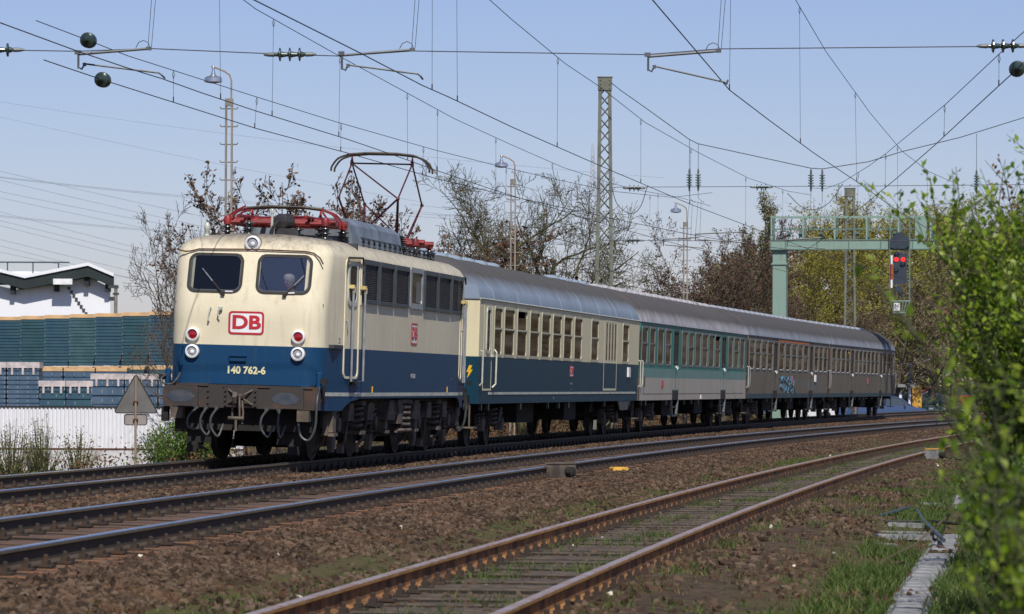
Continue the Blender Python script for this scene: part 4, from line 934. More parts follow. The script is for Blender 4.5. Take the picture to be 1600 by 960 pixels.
# cab interior: floor, back wall, desk
mb = MB(); mb.box((-1.4, 1.3, 1.9), (1.4, 3.0, 1.96)); mb.box((-1.42, 2.98, 1.9), (1.42, 3.04, 3.7)); mb.box((-1.25, 1.05, 1.96), (1.25, 1.25, 2.62)); mb.build('cab_interior', M['cabin'], loco)
mb = MB(); mb.box((-1.25, 2.9, 2.3), (-1.0, 2.96, 3.4)); mb.box((-.55, 2.6, 2.3), (-.35, 2.66, 3.15)); mb.box((-.45, 2.9, 3.2), (-.3, 2.96, 3.42)); mb.build('blue_curtain', M['curtain_blue'], loco)  # added panels, their blue stands in for glints in the left pane

# ---- people in the cab (seated figures)
def seated(name, x, y, zs, shirt, hair, label, lean=0.0, dn=0.0):
    r = empty(name, label=label, cat='person'); r.matrix_world = loco.matrix_world @ Matrix.Translation((x, y, zs)) @ Matrix.Rotation(lean, 4, 'Z') @ Matrix.Diagonal((.92, .92, .92, 1))
    J = [((0, 0, .12), .15), ((0, .01, .34), .14), ((0, .0, .52), .15), ((0, -.01, .60), .07), ((0, -.03, .68), .062), ((0, -.05 - dn * .4, .75), .09), ((0, -.06 - dn, .83), .095), ((0, -.05 - dn, .88), .07),
         ((.17, -.0, .53), .06), ((.24, -.06, .32), .048), ((.20, -.30, .26), .038), ((.18, -.38, .27), .032), ((-.17, -.0, .53), .06), ((-.24, -.06, .32), .048), ((-.20, -.30, .26), .038), ((-.18, -.38, .27), .032),
         ((.10, -.02, .05), .10), ((.12, -.42, .04), .07), ((.12, -.45, -.36), .045), ((.12, -.55, -.40), .04), ((-.10, -.02, .05), .10), ((-.12, -.42, .04), .07), ((-.12, -.45, -.36), .045), ((-.12, -.55, -.40), .04)]
    Eg = [(0, 1), (1, 2), (2, 3), (3, 4), (4, 5), (5, 6), (6, 7), (2, 8), (8, 9), (9, 10), (10, 11), (2, 12), (12, 13), (13, 14), (14, 15), (0, 16), (16, 17), (17, 18), (18, 19), (0, 20), (20, 21), (21, 22), (22, 23)]
    nb = len(J)
    for sx, hb in ((1, 11), (-1, 15)):                                   # four fingers and a thumb on each hand
        hx, hy, hz = J[hb][0]
        for k, (dx, L) in enumerate(((-.03, .07), (-.01, .085), (.01, .08), (.03, .06))):
            J.append(((hx + dx, hy - L * .6, hz + .005), .010)); J.append(((hx + dx, hy - L, hz - .02), .009)); Eg += [(hb, len(J) - 2), (len(J) - 2, len(J) - 1)]
        J.append(((hx - sx * .045, hy - .03, hz), .011)); Eg.append((hb, len(J) - 1))
    me = bpy.data.meshes.new('body'); me.from_pydata([j[0] for j in J], Eg, []); me.materials.append(M['skin'])
    o = link_mesh('body', me, r); sk = o.modifiers.new('skin', 'SKIN')
    for i, j in enumerate(J): me.skin_vertices[0].data[i].radius = (j[1], j[1])
    me.skin_vertices[0].data[0].use_root = True; ss = o.modifiers.new('sub', 'SUBSURF'); ss.levels = 1; ss.render_levels = 1
    n2 = [0, 1, 2, 8, 9, 12, 13]; me2 = bpy.data.meshes.new('shirt'); mp_ = {a: i for i, a in enumerate(n2)}
    me2.from_pydata([J[a][0] for a in n2], [(mp_[a], mp_[b]) for a, b in Eg if a in mp_ and b in mp_], []); me2.materials.append(shirt)
    o2 = link_mesh('shirt', me2, r); o2.modifiers.new('skin', 'SKIN')
    for i, a in enumerate(n2): q = J[a][1] * 1.16; me2.skin_vertices[0].data[i].radius = (q * 1.15 if a < 3 else q, q)
    me2.skin_vertices[0].data[0].use_root = True; ss = o2.modifiers.new('sub', 'SUBSURF'); ss.levels = 1; ss.render_levels = 1
    mb = MB(); hz = .845
    for k in range(1): mb.lathe([(.098, -.02), (.108, .02), (.105, .06), (.08, .10), (.03, .118)], (0, -.035 - dn, hz - .0), (0, -.15, 1), 14)
    mb.build('hair', hair, r, smooth=True)
    mb = MB(); mb.lathe([(.016, 0), (.012, .025), (.004, .03)], (0, -.14 - dn, .80), (0, -1, -.1), 8); mb.build('nose', M['skin'], r, smooth=True)
    for sx in (-1, 1):
        mb = MB(); mb.lathe([(.012, 0), (.008, .006)], (sx * .033, -.148 - dn, .825), (0, -1, 0), 8); mb.build('eye', M['rubber'], r)
        mb = MB(); mb.lathe([(.02, 0), (.024, .012), (.01, .02)], (sx * .092, -.05 - dn, .81), (sx, 0, 0), 8); mb.build('ear', M['skin'], r)
    mb = MB(); mb.cbox((0, -.148 - dn, .765), (.05, .01, .012)); mb.build('mouth', M['dbred'], r)
    mb = MB(); mb.box((-.22, -.2, -.08), (.22, .22, -.02)); mb.box((-.2, .17, -.02), (.2, .23, .5)); mb.box((-.06, -.06, -.5), (.06, .06, -.08)); o = mb.build('seat', M['navy'], loco); o.matrix_local = Matrix.Translation((x, y, zs)) @ Matrix.Rotation(lean, 4, 'Z') @ Matrix.Diagonal((.92, .92, .92, 1))
    return r
seated('person', .62, 1.46, 2.24, M['pink'], M['hair'], 'grey-haired person in a pink shirt looking down behind the right cab window', -.35, .05)
seated('person', -.26, 1.85, 2.02, M['navy'], M['dhair'], 'person dimly visible low behind the dark left cab window', .2, .0)

# ------------------------------------------------------------------ coaches
CL = 26.1; CO = .15; CW = 1.41; ZB, ZG = .925, 3.085
cwheel = wheel_mesh(.46, 'wheel'); cwheel.materials.append(M['wheel'])
def coach_wheels_bogie(root, yc, detail):
    mb = MB()
    for sg in (-1, 1):
        mb.extr([(-1.75, .52), (-1.25, .52), (-.85, .42), (.85, .42), (1.25, .52), (1.75, .52), (1.75, .64), (-1.75, .64)], lambda a, z, sg=sg: (sg * .96, yc + a, z), lambda a, z, sg=sg: (sg * 1.06, yc + a, z))
    mb.box((-1.0, yc - .3, .45), (1.0, yc + .3, .8)); mb.box((-1.0, yc - 1.78, .5), (1.0, yc - 1.7, .62)); mb.box((-1.0, yc + 1.7, .5), (1.0, yc + 1.78, .62))
    b = mb.build('bogie', M['dark'], root)
    for ax in (-1.25, 1.25):
        for sg in (-1, 1): share('wheel', cwheel, b, (sg * .75, yc + ax, .46), (0, 0, 0 if sg > 0 else PI))
        mb = MB(); mb.tube([(-.75, yc + ax, .46), (.75, yc + ax, .46)], .075, 7); mb.build('axle', M['wheel'], b)
        for sg in (-1, 1):
            mb = MB(); mb.cbox((sg * 1.08, yc + ax, .46), (.18, .3, .26)); coil(mb, (sg * 1.06, yc + ax - .27, .4), .06, .3, 4, .016); coil(mb, (sg * 1.06, yc + ax + .27, .4), .06, .3, 4, .016); mb.build('axle_box', M['bogie'], b)
    for sg in (-1, 1):
        mb = MB(); coil(mb, (sg * 1.12, yc, .42), .11, .38, 4, .028); mb.tube([(sg * 1.22, yc + .35, .52), (sg * 1.2, yc + .75, .82)], .04, 7); mb.build('spring', M['bogie'], b)
    return b
ROOFP = [(1.41, 3.085), (1.405, 3.15), (1.36, 3.30), (1.26, 3.48), (1.08, 3.66), (.82, 3.83), (.5, 3.95), (.2, 4.0), (0, 4.01)]
def roof_row(y, e):
    """roof section at y; e 0..1 droops the end"""
    return [(x, y, ZG + (z - ZG) * (1 - .14 * e * e)) for x, z in ROOFP + [(-x, z) for x, z in ROOFP[::-1][1:]]]
def make_coach(idx, wins, doors, bands, roofm, label, wz=(1.95, 2.95), frame_m=None, glass_m=None, louv=None, mat_idx=None):
    root = empty('passenger_coach', label=label, cat='railway coach', group='coaches of the train')
    y0, y1 = CO, CO + CL
    # side walls with openings
    zc = sorted(set([ZB] + [b[0] for b in bands] + [wz[0], wz[1], ZG])); mats = []
    for b in bands:
        if b[1] not in mats: mats.append(b[1])
    def zm(z):
        m = bands[0][1]
        for b in bands:
            if z >= b[0] - 1e-6: m = b[1]
        return mats.index(m)
    cuts = [y0, y1]; holes = [(w[0], w[1]) for w in wins] + [(d[0] + .28, d[1] - .28) for d in doors]
    for a, b in holes: cuts += [a, b]
    cuts = sorted(set(cuts)); wall_mb = MB()
    for sg in (1, -1):
        for ya, yb in zip(cuts[:-1], cuts[1:]):
            for za, zb in zip(zc[:-1], zc[1:]):
                ym = (ya + yb) / 2; zmid = (za + zb) / 2
                if wz[0] < zmid < wz[1] and any(a < ym < b for a, b in holes): continue
                wall_mb.quad((sg * CW, ya, za), (sg * CW, yb, za), (sg * CW, yb, zb), (sg * CW, ya, zb), zm(zmid))
                wall_mb.quad((sg * (CW - .05), ya, za), (sg * (CW - .05), yb, za), (sg * (CW - .05), yb, zb), (sg * (CW - .05), ya, zb), zm(zmid))
        for a, b in holes:
            z0, z1 = wz; x0, x1 = sg * CW, sg * (CW - .05)
            for p, q in (((a, z0), (b, z0)), ((b, z0), (b, z1)), ((b, z1), (a, z1)), ((a, z1), (a, z0))):
                wall_mb.quad((x0, p[0], p[1]), (x0, q[0], q[1]), (x1, q[0], q[1]), (x1, p[0], p[1]), zm(2.0))
    # end walls
    for y, ys in ((y0, 1), (y1, -1)):
        for za, zb in zip(zc[:-1], zc[1:]): wall_mb.quad((-CW, y, za), (CW, y, za), (CW, y, zb), (-CW, y, zb), zm((za + zb) / 2))
    body = wall_mb.build('body', mats, root, recalc=False)
    mb = MB(); mb.box((-1.3, y0 + .05, ZB + .1), (1.3, y1 - .05, ZB + .3)); mb.box((-.9, 8.5, .45), (.9, 11.0, 1.0)); mb.box((-.95, 12.5, .5), (-.3, 16.5, .95)); mb.box((.5, 14.2, .48), (1.15, 16.2, .95)); mb.tube([(-.3, 11.5, .62), (-.3, 14.3, .62)], .22, 10); mb.build('underframe', M['dark'], root)
    mb = MB(); mb.cbox((0, (y0 + y1) / 2, 2.2), (.06, CL - .5, 1.5)); mb.build('corridor_wall', M['cabin'], root)
    # roof
    ys = [y0 - .03, y0 + .25, y0 + .6] + list(np.arange(y0 + 2, y1 - 1.5, 1.6)) + [y1 - .6, y1 - .25, y1 + .03]
    mb = MB(); n = len(ROOFP) * 2 - 1
    for y in ys:
        e = max(0, 1 - (y - y0 + .03) / .6, 1 - (y1 + .03 - y) / .6); mb.v += roof_row(y, e)
    for i in range(len(ys) - 1):
        for j in range(n - 1): mb.f.append((i * n + j, i * n + j + 1, (i + 1) * n + j + 1, (i + 1) * n + j)); mb.m.append(0)
    mb.f.append(tuple(range(n))); mb.f.append(tuple(range((len(ys) - 1) * n, len(ys) * n))[::-1]); mb.m += [0, 0]
    roof = mb.build('roof', roofm, root, smooth=True)
    seam = list(np.arange(y0 + 1.7, y1 - 1, 3.25)) if idx == 0 else [y0 + .9, y1 - .9]
    for y in seam:
        mb = MB(); mb.tube([(x * 1.003, y, z + .004) for x, z in ROOFP + [(-x, z) for x, z in ROOFP[::-1][1:]]], .012, 4); mb.build('roof_seam', roofm, roof)
    mb = MB()
    for sg in (-1, 1): mb.tube([(sg * 1.425, y0, ZG + .01), (sg * 1.425, y1, ZG + .01)], .016, 5)
    mb.build('gutter', M['trim'] if idx == 0 else M['alu'] if idx == 1 else M['grille_frame'], roof)
    vy = {0: [1.3, 3.0, 4.7, 6.4, 8.1, 9.8, 19.2, 21.0, 22.8, 24.6], 1: np.arange(1.0, 25.5, 1.42), 2: np.arange(1.0, 25.5, 1.5), 3: np.arange(1.0, 25.0, 1.9)}[idx]
    vm = MB(); vm.lathe([(.0, 0), (.26, 0), (.27, .06), (.24, .12), (.13, .16), (.0, .17)], (0, 0, 0), (0, 0, 1), 14); vme = vm.mesh('roof_ventilator'); vme.materials.append(roofm); vme.shade_smooth()
    for y in vy: share('roof_ventilator', vme, roof, (-.05, float(y), 3.95))
    # windows: rounded frames, bars, panes
    fm = frame_m or M['alu']; gm = glass_m or M['win_glass']
    z0, z1 = wz; cache = {}
    for i, w in enumerate(wins):
        a, b, kind = w[:3]
        for sg in ((1, -1) if True else (1,)):
            wd = round(b - a, 2); key = (wd, kind)
            if key not in cache:
                mb = MB(); out = rr(-.04, z0 - .04, wd + .04, z1 + .04, .11, 4); inn = rr(.015, z0 + .02, wd - .015, z1 - .02, .08, 4)
                mb.ring(out, inn, lambda y, z: (CW + .010, y, z), lambda y, z: (CW - .02, y, z))
                if kind != 'full':
                    zm_ = z0 + (z1 - z0) * .56; mb.box((CW - .012, .015, zm_ - .018), (CW + .012, wd - .015, zm_ + .018))
                f = mb.mesh('window'); f.materials.append(fm)
                mb = MB(); mb.box((CW - .018, .01, z0 + .015), (CW - .012, wd - .01, z1 - .015) if kind != 'open' else (CW - .012, wd - .01, z1 - .16)); g = mb.mesh('pane'); g.materials.append(gm)
                mb = MB(); mb.cbox((CW + .01, wd * .5, z0 + .012), (.03, wd * .34, .028)); c_ = mb.mesh('sill_catch'); c_.materials.append(M['white'] if idx >= 1 else fm)
                cache[key] = (f, g, c_)
            f, g, c_ = cache[key]
            o = share('window', f, root, (0, a if sg > 0 else a + wd, 0), (0, 0, 0 if sg > 0 else PI)); share('pane', g, o)
            if idx >= 2: share('sill_catch', c_, o)
            if sg > 0 and rnd.random() < .45 and idx != 1:
                mb = MB(); mb.cbox((CW - .07, a + wd * rnd.choice((.2, .8)), (z0 + z1) / 2 + .12), (.01, .16, (z1 - z0) * .6)); mb.build('curtain', M['curtain'], root)
    for i, d in enumerate(doors):
        for sg in (1, -1):
            a, b = d[:2]
            mb = MB(); mb.ring([(a, ZB + .28), (b, ZB + .28), (b, 3.06), (a, 3.06)], [(a + .05, ZB + .3), (b - .05, ZB + .3), (b - .05, 3.02), (a + .05, 3.02)], lambda y, z: (sg * (CW + .004), y, z), lambda y, z: (sg * (CW - .01), y, z)); dr = mb.build('door', M['silver_low'] if idx != 1 else M['mint'], root)
            m_ = (a + b) / 2
            mb = MB()
            for u, v in ((a + .28, m_ - .02), (m_ + .02, b - .28)): mb.ring(rr(u, z0, v, z1, .05, 2), rr(u + .04, z0 + .05, v - .04, z1 - .05, .04, 2), lambda y, z: (sg * (CW + .008), y, z), lambda y, z: (sg * (CW - .03), y, z))
            mb.build('door_window_frame', M['rubber'] if idx != 0 else M['alu'], dr)
            mb = MB(); mb.box((min(sg * (CW - .03), sg * (CW - .02)), a + .28, z0), (max(sg * (CW - .03), sg * (CW - .02)), b - .28, z1)); mb.build('door_pane', gm, dr)
            mb = MB(); mb.box((min(sg * CW, sg * (CW + .006)), m_ - .012, ZB + .3), (max(sg * CW, sg * (CW + .006)), m_ + .012, z0)); mb.build('door_seam', M['rubber'], dr)
            mb = MB(); mb.cbox((sg * (CW + .03), m_ - .03, z0 - .06), (.04, .12, .06)); mb.tube([(sg * (CW + .02), m_ + .1, z0 - .03), (sg * (CW + .06), m_ + .14, z0 - .08), (sg * (CW + .02), m_ + .1, z0 - .14)], .014, 5); mb.build('door_handle', M['white'], dr)
            mb = MB(); a2, b2 = a - .05, b + .05
            mb.extr([(a2, .93), (a2 + .13, .93), (a2 + .38, .50), (a2 + .25, .44)], lambda y, z: (sg * 1.36, y, z), lambda y, z: (sg * 1.42, y, z)); mb.extr([(b2, .93), (b2 - .13, .93), (b2 - .38, .50), (b2 - .25, .44)], lambda y, z: (sg * 1.36, y, z), lambda y, z: (sg * 1.42, y, z))
            mb.box((min(sg * 1.12, sg * 1.44), a2 + .25, .44), (max(sg * 1.12, sg * 1.44), b2 - .25, .48)); mb.box((min(sg * 1.1, sg * 1.38), a2 + .16, .70), (max(sg * 1.1, sg * 1.38), b2 - .16, .73)); mb.build('entrance_steps', M['grille_frame'], dr)
            mb = MB(); mb.box((min(sg * 1.39, sg * 1.418), a + .12, ZB), (max(sg * 1.39, sg * 1.418), b - .12, ZB + .27)); mb.build('step_recess', M['dark'], dr)
            if idx >= 2 and sg > 0: letter('class_number', '2', .17, M['white'], root, (CW + .004, m_ + .30, z0 - .10), SIDE, bold=.008)
    # buffers, gangway, handrails, end parts
    for ys_, y in ((-1, y0), (1, y1)):
        for x in (-.875, .875):
            mb = MB(); mb.lathe([(.12, 0), (.10, .1), (.08, .1), (.08, .13), (.24, .132), (.24, .16)], (x, y, 1.06), (0, ys_, 0), 14); mb.build('buffer', M['dark'], root)
        mb = MB(); mb.ring(rr(-.62, 1.2, .62, 3.35, .25, 4), rr(-.45, 1.3, .45, 3.2, .2, 4), lambda x, z: (x, y + ys_ * .16, z), lambda x, z: (x, y, z)); mb.build('gangway', M['rubber'], root)
        for sg in (1, -1):
            mb = MB(); mb.tube([(sg * (CW + .02), y - ys_ * .12, 2.02), (sg * (CW + .07), y - ys_ * .12, 2.0), (sg * (CW + .07), y - ys_ * .10, 1.36), (sg * (CW + .02), y - ys_ * .10, 1.3)], .018, 5); mb.build('handrail', M['trim'] if idx < 2 else M['alu'], root)
        mb = MB(); mb.tube([(.5, y + ys_ * .02, .85), (.55, y + ys_ * .2, .5), (.75, y + ys_ * .22, .35), (.95, y + ys_ * .15, .5), (1.0, y, .8)], .022, 6); mb.build('brake_hose', M['rubber'], root)
        mb = MB(); mb.cbox((0, y - ys_ * .1, .95), (2.5, .2, .3)); mb.build('headstock', M['dark'], root)
        mb = MB(); mb.box((1.1, y - .25, .42), (1.38, y + .25, .45)) ; mb.tube([(1.25, y, .45), (1.25, y, .9)], .02, 5); mb.build('end_step', M['bogie'], root)
    for yc in (3.7, 22.7): coach_wheels_bogie(root, yc, True)
    mb = MB()
    for k, y in enumerate((1.0, 1.9, 6.2, 10.3, 12.0, 13.6, 20.0, 25.0)):
        mb.cbox((1.33, y, .86), (.06, .1 + .05 * (k % 3), .16))
    mb.build('underframe_bracket', M['hose'], root)
    place_vehicle(root, 16.49 + 26.4 * idx, 3.7, 22.7)
    return root
# first: ocean blue and cream, with a baggage section
c0 = make_coach(0, [(2.05, 3.0, 'bar'), (3.35, 4.65, 'bar'), (5.1, 6.42, 'open'), (6.9, 8.2, 'bar'), (8.62, 9.9, 'bar'), (10.35, 11.65, 'bar'), (12.1, 13.4, 'bar'), (13.85, 15.1, 'bar'), (16.8, 18.05, 'bar'), (22.8, 24.0, 'bar')],
                [], [(ZB, M['blue2']), (1.90, M['cream2'])], M['roof'], 'blue and cream coach with a baggage section, coupled behind the locomotive', frame_m=M['frame_cream'])
for sg in (1, -1):
    mb = MB(); mb.ring([(.72, 1.2), (1.78, 1.2), (1.78, 3.03), (.72, 3.03)], [(.76, 1.24), (1.74, 1.24), (1.74, 2.99), (.76, 2.99)], lambda y, z: (sg * (CW + .004), y, z), lambda y, z: (sg * (CW - .01), y, z)); dr = mb.build('door', M['cream2'], c0)
    mb = MB(); mb.ring(rr(1.0, 1.97, 1.5, 2.94, .12, 4), rr(1.06, 2.03, 1.44, 2.88, .09, 4), lambda y, z: (sg * (CW + .02), y, z), lambda y, z: (sg * CW, y, z)); mb.build('door_window_frame', M['trim'], dr)
    mb = MB(); mb.extr(rr(1.06, 2.03, 1.44, 2.88, .09, 4), lambda y, z: (sg * (CW + .008), y, z), lambda y, z: (sg * (CW + .003), y, z)); mb.build('door_pane', M['win_glass'], dr)
    mb = MB(); mb.tube([(sg * (CW + .03), 1.95, 2.06), (sg * (CW + .08), 1.93, 2.0), (sg * (CW + .08), 1.90, 1.34), (sg * (CW + .02), 1.82, 1.26)], .02, 6); mb.cbox((sg * (CW + .03), 1.75, 1.93), (.05, .16, .05)); mb.build('handrail', M['trim'], dr)
    mb = MB(); mb.ring([(19.2, 1.2), (21.7, 1.2), (21.7, 3.0), (19.2, 3.0)], [(19.25, 1.25), (21.65, 1.25), (21.65, 2.95), (19.25, 2.95)], lambda y, z: (sg * (CW + .003), y, z), lambda y, z: (sg * (CW - .01), y, z)); dr = mb.build('baggage_door', M['cream2'], c0)
    for k in range(4):
        y = 19.55 + .55 * k; mb = MB(); mb.extr(rr(y, 1.98, y + .2, 2.93, .05, 2), lambda y, z: (sg * (CW + .006), y, z), lambda y, z: (sg * (CW + .001), y, z)); mb.build('slit_window', M['win_glass'], dr)
    mb = MB(); mb.box((min(sg * CW, sg * (CW + .01)), 1.5, 1.115), (max(sg * CW, sg * (CW + .01)), 25.7, 1.165)); mb.build('cream_line', M['trim'], c0)
mb = MB(); mb.extr([(22.3, .92), (24.6, .92), (24.2, .68), (22.7, .68)], lambda y, z: (1.36, y, z), lambda y, z: (1.40, y, z)); mb.build('step_bracket', M['grille_frame'], c0)
logo(c0, 13.5, 1.66, .55, .27, SIDE, lambda y, z, d: (CW + .002 + d, y, z))
letter('running_number', '======', .10, M['grey_text'], c0, (CW + .004, 13.5, 1.36), SIDE, bold=.003); letter('running_number', '==', .08, M['grey_text'], c0, (CW + .004, 13.5, 1.24), SIDE)
for k, (y, t_) in enumerate(((10.7, '#'), (12.3, '='), (13.3, '='), (14.4, '-'), (15.4, '='), (17.0, '--'), (18.3, '-'))): letter('small_lettering', t_, .09, M['grey_text'], c0, (CW + .004, y, 1.02), SIDE)
mb = MB(); mb.cbox((CW + .02, 24.1, 1.69), (.04, .42, .26)); mb.build('destination_board', M['white'], c0)
mb = MB(); mb.extr([(-.0, .09), (.05, .09), (.025, .02), (.06, .02), (-.03, -.12), (-.005, -.02), (-.04, -.02)], lambda a, z: (1.22 + a * 1.3, CO - .01, 1.60 + z * 1.3), lambda a, z: (1.22 + a * 1.3, CO - .004, 1.60 + z * 1.3)); mb.build('lightning_flash', M['yellow'], c0)
# second: mint green
w1 = [(.45, 1.50, 'bar'), (2.0, 3.05, 'bar'), (3.65, 4.85, 'full'), (5.3, 6.45, 'bar'), (8.95, 10.1, 'full'), (10.5, 11.65, 'bar'), (12.1, 13.4, 'full'), (13.8, 15.1, 'bar'), (15.5, 16.8, 'full'), (17.15, 18.4, 'open'), (20.7, 21.95, 'full'), (22.35, 23.6, 'bar'), (24.05, 25.3, 'full')]
c1 = make_coach(1, w1, [(6.9, 8.45), (18.75, 20.3)], [(ZB, M['lgrey']), (1.555, M['mint_pale']), (1.82, M['mint'])], M['roof_metal'], 'mint green and light grey coach, second in the train', frame_m=M['frame_dull'], glass_m=M['win_glass2'])
letter('company_lettering', 'DB', .3, M['dbred'], c1, (CW + .004, 4.85, 1.36), SIDE, bold=.01, tilt=0, sx=1.1)
mb = MB(); mb.cbox((CW + .01, 13.8, 1.0), (.02, .3, .12)); mb.build('data_plate', M['white'], c1)
for y, z0_, z1_, w_ in ((.06, .95, 2.9, .10), (.9, 1.1, 1.85, .08), (1.05, 1.3, 1.6, .2), (25.95, .95, 3.0, .16)):
    mb = MB(); mb.box((CW + .001, y, z0_), (CW + .004, y + w_, z1_)); mb.build('rust_streak', M['rust'], c1)
mb = MB(); mb.box((CW, .8, 1.10), (CW + .004, 25.3, 1.112)); mb.build('panel_seam', M['rust'], c1)
# third and fourth: unpainted metal
w2 = [(.5, 1.75, 'bar'), (2.15, 3.55, 'bar'), (3.9, 5.3, 'bar'), (5.65, 7.05, 'bar'), (9.1, 10.6, 'bar'), (11.1, 12.6, 'bar'), (13.1, 14.6, 'bar'), (15.1, 16.6, 'bar'), (17.1, 18.6, 'bar'), (20.9, 22.2, 'bar'), (22.6, 23.9, 'bar'), (24.3, 25.6, 'bar')]
c2 = make_coach(2, w2, [(7.3, 8.8), (19.05, 20.55)], [(ZB, M['petrol']), (1.09, M['silver_low']), (1.88, M['silver'])], M['roof_dark'], 'unpainted metal coach with blue graffiti and an orange stripe, third in the train', frame_m=M['frame_dull'], glass_m=M['win_glass'])
mb = MB(); mb.box((CW, 8.9, 2.985), (CW + .012, 18.9, 3.06)); mb.build('first_class_stripe', M['orange'], c2)
mb = MB(); mb.cbox((CW + .02, 21.3, 1.68), (.04, .45, .27)); mb.build('destination_board', M['white'], c2)
logo(c2, 13.4, 1.62, .5, .27, SIDE, lambda y, z, d: (CW + .002 + d, y, z))
for k in range(14):
    mb = MB(); x = 9.3 + k * .34 + rnd.uniform(-.1, .1); pts = [(CW + .006, x + rnd.uniform(-.3, .3) + .15 * j, 1.72 - j * .12 + rnd.uniform(-.05, .05)) for j in range(6)]; mb.tube(pts, .011, 4); mb.build('graffiti_stroke', M['graffiti'], c2)
for k in range(8):
    mb = MB(); x = 15.2 + k * 1.2 + rnd.uniform(-.1, .1); pts = [(CW + .004, x + .05 * j, 1.6 - j * .12 + rnd.uniform(-.02, .02)) for j in range(4)]; mb.tube(pts, .007, 4); mb.build('graffiti_stroke', M['graffiti'], c2)
for y, z0_, z1_, w_ in ((.02, .95, 3.0, .22), (25.9, .95, 3.0, .25)):
    mb = MB(); mb.box((CW + .001, y, z0_), (CW + .004, y + w_, z1_)); mb.build('rust_streak', M['rust'], c2)
letter('small_lettering', '== = ---- =', .1, M['grey_text'], c2, (CW + .004, 12.4, 1.01), SIDE)
w3 = [(1.0, 2.35, 'bar'), (2.75, 4.05, 'bar'), (4.4, 5.75, 'bar'), (6.1, 7.4, 'open')] + [(9.35 + 1.62 * k, 10.65 + 1.62 * k, 'bar') for k in range(6)] + [(20.9, 22.2, 'bar'), (22.6, 23.9, 'bar'), (24.3, 25.6, 'bar')]
c3 = make_coach(3, w3, [(7.65, 9.1), (19.3, 20.7)], [(ZB, M['petrol']), (1.09, M['silver_low']), (1.88, M['silver'])], M['roof_dark'], 'last coach of the train, plain unpainted metal with a bright gap in one open window', frame_m=M['frame_dull'], glass_m=M['win_glass'])
logo(c3, 14.6, 1.62, .5, .25, SIDE, lambda y, z, d: (CW + .002 + d, y, z))
mb = MB(); mb.cbox((CW - .02, 7.05, 2.74), (.01, .35, .35)); mb.build('curtain', M['kiosk'], c3)
mb = MB(); mb.box((CW + .001, .02, .95), (CW + .004, .3, 3.0)); mb.build('rust_streak', M['rust'], c3)

